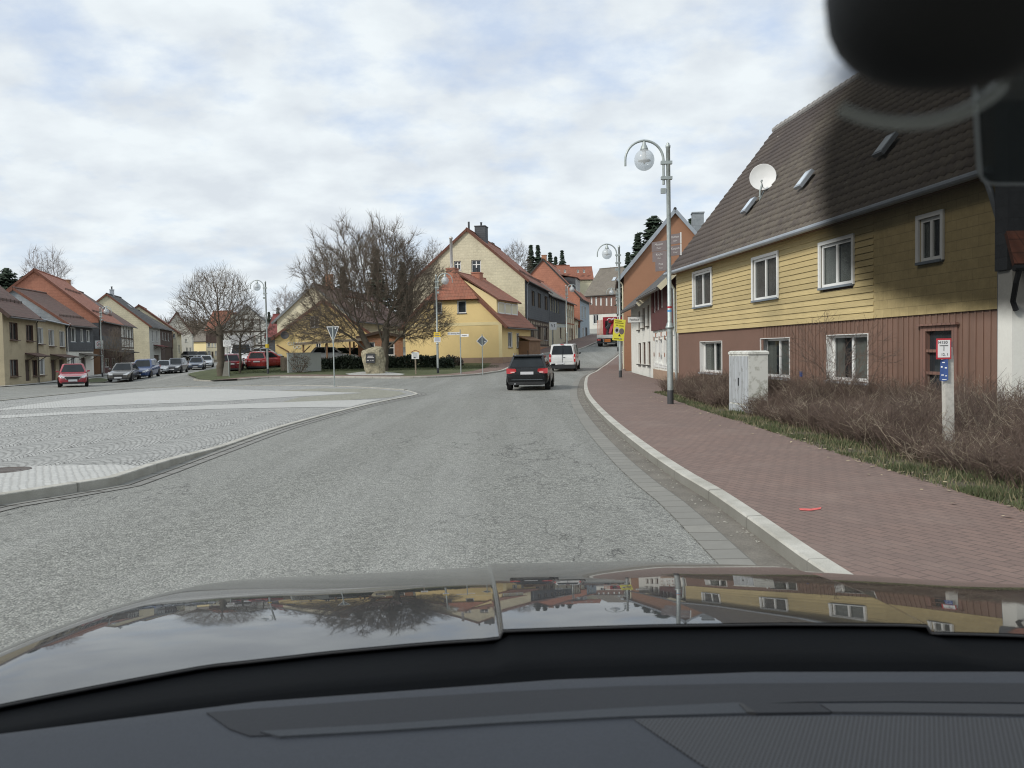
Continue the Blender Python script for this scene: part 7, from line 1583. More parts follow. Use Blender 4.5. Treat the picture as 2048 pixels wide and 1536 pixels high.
def sc_tree(name, label, base, trunks, attr, seed, step=.3, kill=.45, infl=3.0, tip=.010, ex=2.25, rmax=None, nt_=3, tl=.55, mint=.0075, up=.12, twig='twig', bark='bark', cat='tree', group=None, iters=160, tr0=()):
    """bare tree grown towards scattered points; twigs are sprayed from the thin shoots"""
    rng = np.random.default_rng(seed); b = np.array(base, float); pos, par = [], []
    own_r = {}
    for ti, tr in enumerate(trunks):
        start = len(pos); last = tr[0] if isinstance(tr[0], int) else -1; pts = [np.array(q, float) for q in tr if not isinstance(q, int)]
        if last < 0: pos.append(b + pts[0]); par.append(-1); last = len(pos) - 1; pts = pts[1:]
        for q in pts:
            q = b + q; n = max(1, int(np.linalg.norm(q - pos[last]) / step)); s = pos[last].copy()
            for h in range(n): pos.append(s + (q - s) * (h + 1) / n + rng.normal(0, .02, 3)); par.append(last); last = len(pos) - 1
        if ti < len(tr0):
            for h in range(start, len(pos)): own_r[h] = tr0[ti] * (1.12 - .35 * (h - start) / max(1, len(pos) - start))
    A_ = np.asarray(attr, float); near = np.full(len(A_), -1); nd = np.full(len(A_), 1e9); alive = np.ones(len(A_), bool); nch = {}
    def upd(i0):
        Pn = np.array(pos[i0:])
        for c in range(0, len(Pn), 400):
            d = np.linalg.norm(A_[:, None] - Pn[None, c:c + 400], axis=2); m_ = d.argmin(1); dm = d[np.arange(len(A_)), m_]; bt = dm < nd; nd[bt] = dm[bt]; near[bt] = m_[bt] + i0 + c
    upd(0)
    for it in range(iters):
        use = alive & (nd < infl)
        if not use.any():
            if alive.any() and it < 8: infl *= 1.6; continue
            break
        idx = near[use]; dv = A_[use] - np.array(pos)[idx]; dv /= np.linalg.norm(dv, axis=1, keepdims=True) + 1e-9; S = {}
        for q, v in zip(idx, dv): S[q] = S.get(q, 0) + v
        i0 = len(pos)
        for q, v in S.items():
            if nch.get(q, 0) > 3: continue
            v = v / (np.linalg.norm(v) + 1e-9)
            if par[q] >= 0: w = pos[q] - pos[par[q]]; v = v + .45 * w / (np.linalg.norm(w) + 1e-9)
            v = v + np.array([0, 0, up]) + rng.normal(0, .16, 3); pos.append(pos[q] + v / np.linalg.norm(v) * step); par.append(q); nch[q] = nch.get(q, 0) + 1
        if len(pos) == i0: break
        upd(i0); alive &= nd > kill
    N = len(pos); Pn = np.array(pos); acc = np.zeros(N); kids = [[] for _ in range(N)]
    for q in range(N):
        if par[q] >= 0: kids[par[q]].append(q)
    for q in range(N - 1, -1, -1):
        if acc[q] == 0: acc[q] = tip ** ex
        if par[q] >= 0: acc[par[q]] += acc[q]
    rad = acc ** (1 / ex)
    if rmax: rad = np.where(rad > tip * 2, rad * min(1.0, rmax / rad.max()) ** (np.clip((rad - tip * 2) / (rad.max() - tip * 2 + 1e-9), 0, 1) ** .3), rad)
    for h, v in own_r.items(): rad[h] = max(rad[h], v)
    thick, thin = [], []; stack = [(q, None) for q in range(N) if par[q] < 0]
    while stack:
        q, p0 = stack.pop(); ch = [] if p0 is None else [p0]; rr = [] if p0 is None else [min(rad[p0], rad[q] * 1.15)]
        while True:
            ch.append(q); rr.append(rad[q]); ks = sorted(kids[q], key=lambda z: -acc[z])
            if not ks: break
            stack += [(z, q) for z in ks[1:]]; q = ks[0]
        if len(ch) > 1: (thick if max(rr) > .035 else thin).append((Pn[ch], np.array(rr)))
    cen = A_.mean(0); tw = []
    sel = np.where(rad < tip * 2.6)[0]
    for q in sel:
        if par[q] < 0: continue
        w = Pn[q] - Pn[par[q]]; w /= np.linalg.norm(w) + 1e-9; o = Pn[q] - cen; o /= np.linalg.norm(o) + 1e-9
        for h in range(nt_ + (0 if kids[q] else 2)):
            d = w * .8 + o * .25 + rng.normal(0, .5, 3) + np.array([0, 0, up]); d /= np.linalg.norm(d); L = tl * rng.uniform(.3, 1.35)
            tw.append((np.array([Pn[q], Pn[q] + d * L * .5 + rng.normal(0, .03, 3), Pn[q] + d * L + rng.normal(0, .07, 3) + np.array([0, 0, up * .2 * L])]), np.array([mint, mint * .8, mint * .35])))
    root = thing(name, label, cat, tuple(b), group); bb = Vector(base)
    if thick: V, Q = tubes(thick, 7); link_mesh('trunk', mesh_from_arrays('trunk', V - b, [Q], True), M[bark], root, bb)
    V, Q = tubes(thin + tw, 3); link_mesh('crown', mesh_from_arrays('crown', V - b, [Q]), M[twig], root, bb)
    return root
def ell(rng, n, c, r, shell=.5, zmin=-1.0):
    """points in an ellipsoid, share `shell` of them near its surface"""
    q = rng.normal(size=(n * 3, 3)); q /= np.linalg.norm(q, axis=1, keepdims=True); u = np.where(rng.random(n * 3) < shell, rng.uniform(.72, 1.0, n * 3), rng.random(n * 3) ** (1 / 3)); q = q * u[:, None]
    q = q[q[:, 2] > zmin][:n]; return q * np.array(r) + np.array(c)
rT = np.random.default_rng(17)
pB = gxy(752, 743, .11); pB.y += .8; kf = pB.y / F
def pxy(x, y, Y): q = P(x, y, Y); return (q.x, q.y, q.z)
at = np.concatenate([ell(rT, 2700, pxy(760, 558, pB.y), (88 * kf, 80 * kf, 92 * kf), .5), ell(rT, 1900, pxy(672, 588, pB.y), (68 * kf, 72 * kf, 92 * kf), .5), ell(rT, 1100, pxy(825, 590, pB.y), (55 * kf, 70 * kf, 80 * kf), .5), ell(rT, 1200, pxy(650, 655, pB.y), (85 * kf, 60 * kf, 34 * kf), .3), ell(rT, 1100, pxy(835, 650, pB.y), (72 * kf, 60 * kf, 36 * kf), .3)])
for h in range(26): a_ = rT.uniform(0, 6.283); e_ = rT.uniform(.1, 1.3); q_ = pxy(745, 575, pB.y); at = np.concatenate([at, rT.normal(0, .35, (14, 3)) * (1, 1, 1.6) + (q_[0] + 150 * kf * math.cos(a_) * math.cos(e_), q_[1] + 110 * kf * math.sin(a_) * math.cos(e_), q_[2] + 114 * kf * math.sin(e_))])
at = at[at[:, 2] > pB.z + 2.0]
sc_tree('broad_bare_tree', 'large spreading bare tree with two leaning trunks behind the memorial boulder', pB, [((-.3, 0, -.1), (-.55, 0, 1.6), (-1.2, .1, 3.0)), ((.5, 0, -.1), (.6, 0, 2.0), (.75, 0, 3.6)), ((-.42, 0, 1.2), (-1.6, -.3, 2.4)), ((.6, 0, 1.6), (1.8, -.3, 2.6)), ((.6, .1, 1.8), (.2, -.6, 3.2))], at, 5, .24, .32, 3.0, .0100, 2.42, .27, 6, .68, .0080, .28, tr0=(.27, .31))
pT = gxy(439, 752.5, .1); pT.y += .4; kf = pT.y / F; hT = P(440, 668, pT.y).z - pT.z
at = ell(rT, 3400, pxy(434, 634, pT.y), (80 * kf, 78 * kf, 92 * kf), .55, -.42); at = at[at[:, 2] > pT.z + hT - .6]
sc_tree('lollipop_tree', 'bare rounded street tree with a thick straight trunk on the left grass island', pT, [((0, 0, -.1), (.0, 0, hT * .5), (.02, 0, hT + .5))], at, 3, .24, .30, 6.0, .0095, 2.5, .33, 2, .7, .0078, .40, tr0=(.30,))
pS = gxy(481, 746.5, .1); kf = pS.y / F; at = ell(rT, 800, pxy(497, 668, pS.y), (58 * kf, 45 * kf, 45 * kf), .5); at = at[at[:, 2] > pS.z + 1.4]
sc_tree('small_bare_tree', 'thin young bare tree with low spreading branches beside the lollipop tree', pS, [((0, 0, -.1), (.02, 0, 2.0), (.1, 0, 2.6))], at, 8, .22, .28, 6.0, .0105, 2.3, .11, 2, .5, .0085, .1)
p = gxy(603, 745, .11); p.y -= .5
leafy('garden_shrub', 'brownish half-leafless shrub in front of the pale grey garden wall', 'shrub', [(p.x - .5, p.x + .45, p.y - .4, p.y + .4, p.z, p.z + 1.15)], 420, .06, 'woods', tuple(p), seed=12, wob=.3)
bare_tree('garden_shrub', 'twiggy bare shrub rising in front of the pale grey garden wall', p, 2, [((.1 * math.cos(a), .1 * math.sin(a), 0), (.55 * math.cos(a), .5 * math.sin(a), 1), 1.5, .02) for a in [i * .9 for i in range(9)]], (p.x, p.y, p.z + .8), (.72, .6, 1.15), 4, 3, (4, 4, 3), cat='shrub', mint=.007)
p = gxy(190, 757, .1); p.y += 4
bare_tree('garden_shrub', 'bare shrub beside the pale porch of the slate-hung house on the left', p, 3, [((.1 * math.cos(a), .1 * math.sin(a), 0), (.35 * math.cos(a), .3 * math.sin(a), 1), 2.8, .03) for a in [i * .9 for i in range(8)]], (p.x, p.y, p.z + 2.4), (1.4, 1.2, 2.2), 14, 3, (7, 6, 4), cat='shrub', mint=.009)
# distant bare trees and birches
def far_tree(label, px, pyt, Y, wpx, seed, twig='twig', gr='bare trees beyond the roofs', nm='bare_tree', lean=0):
    b = P(px, 700, Y); b.z = zf(b.x, b.y) - .2; top = P(px, pyt, Y).z; H = top - b.z; w = wpx / F * Y / 2; rn = np.random.default_rng(seed)
    n = int(380 + 50 * w * w); at = np.concatenate([ell(rn, n, (b.x, b.y, top - H * .30), (w, w * .9, H * .30), .4), ell(rn, n // 3, (b.x, b.y, top - H * .14), (w * .5, w * .5, H * .15), .4)])
    return sc_tree(nm, label, b, [((0, 0, 0), (lean, 0, H * .45), (lean, 0, H * .7))], at, seed, .42, .55, 6.0, .015, 2.35, .02 * H, 4, 1.0, .013, .3, twig, 'twig' if twig == 'twig' else twig, 'tree', gr)
far_tree('pale birch behind the orange roof, left one of two', 76, 497, 128, 48, 21, 'twig_pale', nm='birch'); far_tree('broad pale birch behind the orange roof, right one of two', 113, 500, 130, 66, 22, 'twig_pale', nm='birch')
far_tree('pale birch between the lollipop tree and the big bare tree', 572, 577, 140, 46, 23, 'twig_pale', nm='birch'); far_tree('bare tree on the hill left of the tall cream gable', 870, 483, 150, 50, 24); far_tree('bare tree on the hill left of the two tall spruces', 1036, 486, 170, 62, 25); far_tree('bare tree right of the tall cream gable ridge', 1012, 500, 165, 36, 26); far_tree('bare tree left of the tall cream gable, behind the big tree', 835, 520, 130, 46, 27)
far_tree('bare tree on the slope behind the red-roofed barn', 600, 585, 170, 60, 28)
# spruces: one crown mesh per build, whorls of drooping branches
def spruce_arrays(seed, H=1.0, W=.19, whorls=76, pine=False):
    rng = np.random.default_rng(seed); V, Q = [], []; n = 0
    for i in range(whorls):
        u = (i + rng.uniform(-.8, .8)) / whorls; u = min(.995, max(0, u)); z = .06 + .93 * u if not pine else .35 + .64 * u
        rad = W * (1 - u) ** (.85 if not pine else .5) * rng.uniform(.6, 1.12) + .008
        for j in range(int(14 + 7 * (1 - u)) if not pine else 9):
            a = rng.uniform(0, 6.283); r_ = rad * rng.uniform(.45, 1.15); steps = max(3, int(r_ / .016)); e = np.array([math.cos(a), math.sin(a)]); t = np.array([-e[1], e[0]])
            for s in range(steps):
                f0 = s / steps; c = np.array([*(e * r_ * f0), z - (.28 if not pine else -.1) * r_ * f0 + .12 * r_ * f0 * f0]); wd = .024 * (1 - .4 * f0) * rng.uniform(.7, 1.5); ln = r_ / steps * 1.6; dr = rng.uniform(.018, .055)
                c2 = np.array([*(e * r_ * (f0 + 1.4 / steps)), c[2] - .2 * ln]); off = np.array([*(t * wd), 0]); dn = np.array([0, 0, -dr])
                V += [c - off * .3, c + off + dn * .5, c2 + dn * .3, c - off + dn * .5]; Q.append((n, n + 1, n + 2, n + 3)); n += 4
    return np.array(V), np.array(Q)
SPR = {}
def conifer(label, px, pyt, Y, wpx, seed, pine=False, nm='spruce', gr='dark conifers beyond the roofs'):
    b = P(px, 700, Y); b.z = zf(b.x, b.y) - .3; H = P(px, pyt, Y).z - b.z; w = max(wpx / F * Y / 2 / H, .21 if not pine else .24); key = (seed % 3, pine)
    r = thing(nm, label, 'tree', b, gr)
    if key not in SPR:
        V, Q = spruce_arrays(seed % 3 + 40, W=.19, pine=pine); me = mesh_from_arrays('crown', V, [Q]); me.materials.append(M['needles'])
        tm = MB(); tm.lathe([(.016, 0), (.010, .5), (.002, .98)], (0, 0, 0), 7); t_ = tm.mesh('trunk'); t_.materials.append(M['bark']); SPR[key] = (me, t_)
    for nm_, me in zip(('crown', 'trunk'), SPR[key]):
        o = bpy.data.objects.new(nm_, me); COL.objects.link(o); o.parent = r; o.scale = (H * w / .19, H * w / .19, H)
    r.rotation_euler = (0, 0, seed * 1.3); return r
for args in (('dark pine at the far left edge behind the roofs', 20, 533, 115, 48, 1, True, 'pine'), ('dark conifer right of the pine, behind the orange gable', 55, 548, 118, 44, 2, True, 'pine'),
    ('tall dense conifer behind the crown of the big bare tree', 757, 494, 118, 112, 3), ('conifer left of the dense one, behind the big bare tree', 690, 531, 122, 95, 4), ('conifer behind the left flank of the big bare tree', 655, 548, 130, 95, 5), ('conifer between the big bare tree and the tall cream gable', 808, 520, 125, 95, 6), ('conifer by the left slope of the tall cream gable', 828, 535, 120, 70, 21),
    ('spruce left of the birch beyond the barn', 540, 622, 165, 16, 7), ('spruce beside the birch beyond the barn', 558, 612, 160, 20, 8),
    ('left of the two tall spruces on the hill', 1065, 486, 190, 22, 9), ('right of the two tall spruces on the hill', 1079, 487, 190, 22, 10), ('spruce above the orange-tiled gable', 1103, 500, 200, 20, 11), ('small spruce between two taller ones above the red roofs', 1114, 510, 205, 14, 12), ('broad spruce above the red-roofed hill houses', 1127, 498, 200, 26, 13),
    ('dark spruce left of the orange house', 1278, 459, 105, 34, 14), ('ragged tall spruce behind the orange house', 1311, 428, 108, 62, 15, True, 'pine'), ('dark spruce right of the orange gable ridge', 1385, 432, 100, 34, 16), ('dark spruce hidden behind the pale gable edge', 1405, 436, 104, 34, 17), ('low dark spruce beyond the orange house', 1258, 500, 112, 34, 18), ('dark conifer at the end of the left street', 351, 638, 185, 14, 19), ('small rounded conifer on the horizon above the truck', 1223, 532, 215, 20, 20)):
    conifer(*args)
# wooded slope far behind the left street
rng = np.random.default_rng(31); polys = []
for i in range(900):
    Y = rng.uniform(215, 330); px = rng.uniform(300, 720); b = P(px, 700, Y); z = zf(b.x, Y); H = rng.uniform(6, 10)
    for j in range(13):
        a = rng.uniform(0, 6.283); s0 = rng.uniform(.15, .6) * H; L = H * rng.uniform(.3, .5); el = rng.uniform(.5, 1.5); d = np.array([math.cos(a) * math.cos(el), math.sin(a) * math.cos(el), math.sin(el)])
        p0 = np.array([b.x, Y, z + (s0 if j else -.2)]); d = d if j else np.array([0, 0, 1.]); L = L if j else H * .7
        polys.append((np.array([p0, p0 + d * L * .5 + rng.normal(0, .15, 3), p0 + d * L + rng.normal(0, .2, 3)]), np.array([.16 if j == 0 else .09, .07, .025])))
V, Q = tubes(polys, 3); me = mesh_from_arrays('woods', V, [Q]); tag(link_mesh('woods', me, M['woods']), None, None, None, 'stuff')
polys = []
for i in range(420):
    Y = rng.uniform(205, 300); px = rng.uniform(830, 1300); b = P(px, 700, Y); z = zf(b.x, Y); H = rng.uniform(5, 9)
    for j in range(12):
        a = rng.uniform(0, 6.283); s0 = rng.uniform(.15, .6) * H; L = H * rng.uniform(.3, .5); el = rng.uniform(.5, 1.5); d = np.array([math.cos(a) * math.cos(el), math.sin(a) * math.cos(el), math.sin(el)])
        p0 = np.array([b.x, Y, z + (s0 if j else -.2)]); d = d if j else np.array([0, 0, 1.]); L = L if j else H * .7
        polys.append((np.array([p0, p0 + d * L * .5, p0 + d * L]), np.array([.14 if j == 0 else .08, .06, .02])))
V, Q = tubes(polys, 3); me = mesh_from_arrays('hill_woods', V, [Q]); tag(link_mesh('woods', me, M['woods']), None, None, None, 'stuff')

# ================================================================== HEDGE AND GRASS ON THE RIGHT
def edge_at(y): return at_y(EDGE, y)
rng = np.random.default_rng(77)
wallx = lambda y: A.x + (34 - y) * .1061
def twig_hedge(label, y0, y1, n, hfun, seed, skip=None, dfr=(.75, 3.4)):
    rng = np.random.default_rng(seed); polys = []; pale = []
    for i in range(n):
        y = rng.uniform(y0, y1); e = edge_at(y); xw = (wallx(y) - .15) if y > 14.6 else 13.5
        x0 = e.x + dfr[0]; x1 = max(x0 + .5, min(xw, x0 + dfr[1])); u = rng.random() ** 1.3; x = x0 + (x1 - x0) * u
        if skip and skip(x, y): continue
        g = zf(x, y) + .12; H = hfun(x, y) * rng.uniform(.55, 1.08) * min(1.0, .55 + 1.2 * u)
        a = rng.uniform(0, 6.283); ln = rng.uniform(.1, .55); d = np.array([math.cos(a) * ln, math.sin(a) * ln, 1.0])
        if u < .25: d[0] -= .25
        p0 = np.array([x, y, g]); nz = lambda s: rng.normal(0, s, 3)
        m1 = p0 + d * H * .35 + nz(.03); m2 = p0 + d * H * .7 + nz(.06); m3 = p0 + d * H + nz(.09); tgt = pale if rng.random() < .12 else polys; r0 = rng.uniform(.0035, .0075)
        tgt.append((np.array([p0, m1, m2, m3]), np.array([r0, r0 * .8, r0 * .6, r0 * .25])))
        for k in range(rng.integers(4, 8)):
            f = rng.uniform(.25, .95); q = p0 + d * H * f; a2 = rng.uniform(0, 6.283); L = rng.uniform(.12, .36) * (1.1 - .4 * f); dd = np.array([math.cos(a2), math.sin(a2), rng.uniform(.2, 1.2)]); dd /= np.linalg.norm(dd)
            tgt.append((np.array([q, q + dd * L * .5 + nz(.015), q + dd * L + nz(.03)]), np.array([r0 * .5, r0 * .4, r0 * .2])))
    b = np.array([edge_at((y0 + y1) / 2).x + 1.5, (y0 + y1) / 2, .12]); root = thing('bare_hedge', label, 'hedge', tuple(b))
    V, Q = tubes(polys, 3); link_mesh('branches', mesh_from_arrays('branches', V - b, [Q]), M['hedge_twig'], root, tuple(b))
    V, Q = tubes(pale, 3); link_mesh('dry_stalks', mesh_from_arrays('dry_stalks', V - b, [Q]), M['hedge_twig_pale'], root, tuple(b)); return root
cabskip = lambda x, y: (pa.x - .25 < x < pa.x + .72 and pa.y - 1.45 < y < pa.y + .25)
hh_ = lambda x, y: .70 + .16 * math.sin(x * 1.9 + y * .8) + .10 * math.sin(y * 2.3)
twig_hedge('reddish bare hedge between the nearest lamp and the utility cabinet', 19.9, 28.5, 2700, lambda x, y: .66 + .1 * math.sin(y * 2), 1, cabskip, (.35, 2.4))
twig_hedge('wide tangled bare hedge between the utility cabinet and the right edge', 6.0, 19.9, 7600, lambda x, y: hh_(x, y) * (1.0 if y > 12 else 1.05), 2, cabskip, (.55, 4.2))
pq_ = Vector((P(1680, 760, 16.5).x, 16.5, .12))
bare_tree('bare_bush', 'taller bare bush rising in front of the lower windows of the brown wall', pq_, 2, [((.1 * i - .4, .1 * (i % 3), 0), (.5 * math.cos(i * 2.1), .3 * math.sin(i * 1.7), 1), 1.5, .011) for i in range(8)], (pq_.x, pq_.y, pq_.z + 1.0), (1.2, .8, 1.1), 6, 3, (5, 4, 3), twig='hedge_twig', bark='hedge_twig', cat='bush', mint=.0035)
# leaf litter floor hump under the hedge
def grass_blades(name, pts, hts, mat, rng, w=.006):
    N = len(pts); a = rng.uniform(0, 6.283, N); d = np.stack([np.cos(a), np.sin(a), np.zeros(N)], -1); lean = rng.normal(0, .35, (N, 2)); tip = pts + np.stack([lean[:, 0] * hts, lean[:, 1] * hts, hts], -1)
    ww = w * rng.uniform(.6, 1.6, (N, 1)); V = np.stack([pts - d * ww, pts + d * ww, tip], 1).reshape(-1, 3); Fq = np.arange(N * 3).reshape(N, 3)
    return tag(link_mesh(name, mesh_from_arrays(name, V, [Fq]), mat), None, None, None, 'stuff')
def verge_pts(n, y0, y1, d0, d1, rng, pw_=1.6):
    P_ = []; 
    for i in range(n):
        y = y0 + (y1 - y0) * rng.random() ** 1.25; e = edge_at(y); x = e.x + d0 + (d1 - d0) * rng.random() ** pw_
        P_.append((x, y, zf(x, y) + .115))
    return np.array(P_)
rng = np.random.default_rng(15)
pts = verge_pts(52000, 5.5, 28, -.06, 1.25, rng); cl = np.array([mnoise.noise(Vector((x * 1.7, y * 1.7, 0))) for x, y, _ in pts]); keep = cl > rng.uniform(-.45, .6, len(pts)); pts = pts[keep]; cl = cl[keep]
grass_blades('grass', pts, np.clip(.03 + .055 * (cl + .4), .018, .12) * rng.uniform(.5, 1.4, len(pts)), M['grass'], rng)
pts = verge_pts(6000, 5.5, 28, -.10, 1.4, rng, 1.0); grass_blades('dry_grass', pts, rng.uniform(.03, .13, len(pts)), M['drygrass'], rng)
# lawn blades, far: sparse tufts on the corner lawn
pts = []
while len(pts) < 26000:
    x, y = rng.uniform(-22, -1), rng.uniform(60.5, 68); d_ = at_y([Vector((q.x, q.y, 0)) for q in inner], y) if False else None
    pts.append((x, y, zf(x, y) + .112))
kp = [q for q in pts if q[1] > 62.3 + (.9 if q[0] > -3 else 0) + (1.2 if q[0] > -2 else 0)]
grass_blades('grass', np.array(kp), rng.uniform(.015, .045, len(kp)), M['grass'], rng, .02)
# leaf scraps lying on the pavement edge
V, Q = [], []
for i in range(260):
    y = 5.5 + 20 * rng.random(); e = edge_at(y); x = e.x + rng.normal(-.05, .25); s = rng.uniform(.008, .03); a = rng.uniform(0, 6.28); b0 = len(V); z = zf(x, y) + .135
    for k in range(4): V.append((x + s * math.cos(a + k * 1.57) * (1.5 if k % 2 else 1), y + s * math.sin(a + k * 1.57), z + rng.uniform(0, .012)))
    Q.append((b0, b0 + 1, b0 + 2, b0 + 3))
tag(link_mesh('leaf_litter', mesh_from_arrays('leaf_litter', np.array(V), [np.array(Q)]), plain('dry_leaves', (.36, .30, .20), .9, .5, 9, 20, 0)), None, None, None, 'stuff')

# ================================================================== THE CAR THE PICTURE IS TAKEN FROM
own = thing('own_car', 'dark glossy car in the foreground, its bonnet and dashboard seen from the driver seat', 'car', (.265, 1.0, 0))
def carpaint():
    mt, nt, nd, lk, bs = newmat('dark_metallic_paint'); co = coords(nt)
    vo = nt.nodes.new('ShaderNodeTexVoronoi'); vo.inputs['Scale'].default_value = 900; lk.new(co, vo.inputs['Vector'])
    lk.new(mixc(nt, rampf(nt, vo.outputs['Distance'], .2, .8), (.020, .022, .024), (.010, .011, .012)), bs.inputs['Base Color'])
    bs.inputs['Roughness'].default_value = .3; bs.inputs['Specular IOR Level'].default_value = .05; bs.inputs['Coat Weight'].default_value = .85; bs.inputs['Coat Roughness'].default_value = .012; bs.inputs['Coat IOR'].default_value = 1.6
    dust = rampf(nt, noise(nt, co, 160, 3, .7), .55, .8, .012, .05); lk.new(dust, bs.inputs['Coat Roughness']); return mt
XC = .265
def hoodz(x, y, x0=None):
    v = y - 1.1; xc = abs(x - XC); zc_ = 1.225 - .07 * v - .10 * v * v
    if v > .93: zc_ -= 2.6 * (v - .93) ** 2
    dr = (abs(x0 - XC) if x0 is not None else xc - .05 * v) - .285
    st = .009 * smooth(-.002, .003, dr) + .009 * smooth(.0, .40, dr)
    zc_ -= .065 * max(0, x - XC - .05) * max(0, v)
    return zc_ - st - .012 * (xc / .965) ** 4 - 1.3 * max(0, xc - .93) ** 2
def hoodx(x0, y):
    a = abs(x0 - XC); return x0 + math.copysign(.05 * (y - 1.1) * smooth(0, .22, a) * (1 - smooth(.40, .95, a)), x0 - XC)
NEARE = [(-.95, .70), (-.80, .80), (-.577, .93), (-.391, 1.034), (-.25, 1.064), (-.107, 1.084), (-.045, 1.09), (-.016, 1.10), (.1, 1.108), (.187, 1.112), (.36, 1.11), (.526, 1.095), (.56, 1.084), (.66, 1.074), (.9, 1.03), (1.1, .95), (1.3, .83), (1.5, .74)]
xs = sorted(set([round(-.80 + i * .02, 4) for i in range(107)] + [XC + s * (r + d) for s in (-1, 1) for r in (.285,) for d in (-.012, -.008, -.004, -.002, 0, .002, .004, .008, .012, .016, .02, .024, .03, .036, .042, .048, .054, .06)]))
xs = [x for x in xs if abs(x - XC) <= 1.075]; xs = [x for i, x in enumerate(xs) if i == 0 or x - xs[i - 1] > .0015]
def frontY(x): xc = abs(x - XC); return 2.16 - .05 * (xc / .9) ** 2 - (1.2 * max(0, xc - .78) ** 1.5)
nv = 46; V = []; 
for x in xs:
    y0 = lerp_tab(NEARE, x); y1 = frontY(x)
    for j in range(nv + 1): y = y0 + (y1 - y0) * j / nv; V.append((hoodx(x, y), y, hoodz(hoodx(x, y), y, x)))
V = np.array(V); idx = np.arange(len(V)).reshape(len(xs), nv + 1); Q = np.stack([idx[:-1, :-1], idx[1:, :-1], idx[1:, 1:], idx[:-1, 1:]], -1).reshape(-1, 4)
me = mesh_from_arrays('bonnet', V - np.array(BASE[own.name]), [Q], True); bon = link_mesh('bonnet', me, carpaint(), own, BASE[own.name])
# turned rear edge of the bonnet (bright line) and nose below the front edge
mb = MB(); mb.tube([(hoodx(x, lerp_tab(NEARE, x)), lerp_tab(NEARE, x), hoodz(hoodx(x, lerp_tab(NEARE, x)), lerp_tab(NEARE, x), x) - .003) for x in xs], .0022, 6); mb.build('bonnet_edge', M['black_plastic'], bon, True)
mb = MB(); mb.loft([[(hoodx(x, frontY(x)), frontY(x) + dy, hoodz(hoodx(x, frontY(x)), frontY(x), x) + dz) for x in xs] for dy, dz in ((0, 0), (.05, -.06), (.08, -.25), (.06, -.75))], cap=False, closed=False); mb.build('nose', bon.data.materials[0], own, True)
for s in (-1, 1):
    xe = xs[0] if s < 0 else xs[-1]; mb = MB(); ysd = [.75 + i * .1 for i in range(14)]
    mb.loft([[(xe + s * dx, y, hoodz(xe, min(y, 2.1)) + dz) for y in ysd] for dx, dz in ((0, 0), (.03, -.05), (.04, -.3), (.02, -.9))], cap=False, closed=False); mb.build('wing', bon.data.materials[0], own, True)
# cowl between bonnet and windscreen
DASH = [(-.95, .60), (-.70, .67), (-.472, .76), (-.26, .82), (.04, .862), (.252, .873), (.534, .861), (.8, .82), (1.1, .75), (1.5, .64)]
xq = [-.95 + i * .02 for i in range(120)]; rows = []
for f_, dz, fl in ((1.9, -.05, 0), (1.5, -.02, 0), (1.10, -.010, 0), (1.0, -.009, 0), (.97, -.010, 0), (.80, -.016, 0), (.60, -.020, 0), (.47, -.026, 0), (.40, -.040, 0), (.25, -.046, 0), (.10, -.050, 0), (.0, -.030, 0), (-.06, -.03, 0)):
    q = [(x, lerp_tab(DASH, x) + (lerp_tab(NEARE, x) - lerp_tab(DASH, x)) * f_) for x in xq]; rows.append([(x, y, hoodz(x, y) - .009 if f_ > 1 else (1.262 * (1 - f_) + hoodz(x, lerp_tab(NEARE, x)) * f_) + dz * (1 if f_ > 0.05 else .6)) for x, y in q])
mb = MB(); mb.loft(rows, cap=False, closed=False); mb.build('cowl_panel', plain('cowl_black', (.0035, .0042, .0052), .7, .2, 6, 200, .05, spec=.05), own, True)
# dashboard
def dashmat(name, col, grain=420):
    mt, nt, nd, lk, bs = newmat(name); co = coords(nt); n_ = noise(nt, co, grain, 3, .6)
    c = mixc(nt, rampf(nt, n_, .3, .7), sc(col, .85), sc(col, 1.15)); lk.new(mixc(nt, rampf(nt, noise(nt, co, 4, 4), .4, .7, 0, .25), c, sc(col, 1.25)), bs.inputs['Base Color']); bs.inputs['Roughness'].default_value = .62; bs.inputs['Specular IOR Level'].default_value = .3; bump(nt, n_, bs, .35, .0008); return mt
M['dash'] = dashmat('dashboard_soft', (.029, .034, .043)); M['dash2'] = dashmat('dashboard_insert', (.014, .016, .020))
def dashY(x): return lerp_tab(DASH, x)
DZ = 1.262
def dz_at(x, y): v = dashY(x) - y; return DZ - .012 * (1 - smooth(0, .03, v)) + .02 * v - .10 * max(0, v - .35) ** 2
xq = [-.95 + i * .03 for i in range(81)]
vs = [0, .004, .01, .018, .03, .05, .08, .12, .17, .23, .30, .40, .52]
mb = MB(); mb.loft([[(x, dashY(x) - v, dz_at(x, dashY(x) - v)) for x in xq] for v in vs] , cap=False, closed=False); mb.v = [v for v in mb.v]; db_ = mb.build('dashboard', M['dash'], own, True)
if sum(p.normal.z for p in db_.data.polygons) < 0: db_.data.flip_normals()
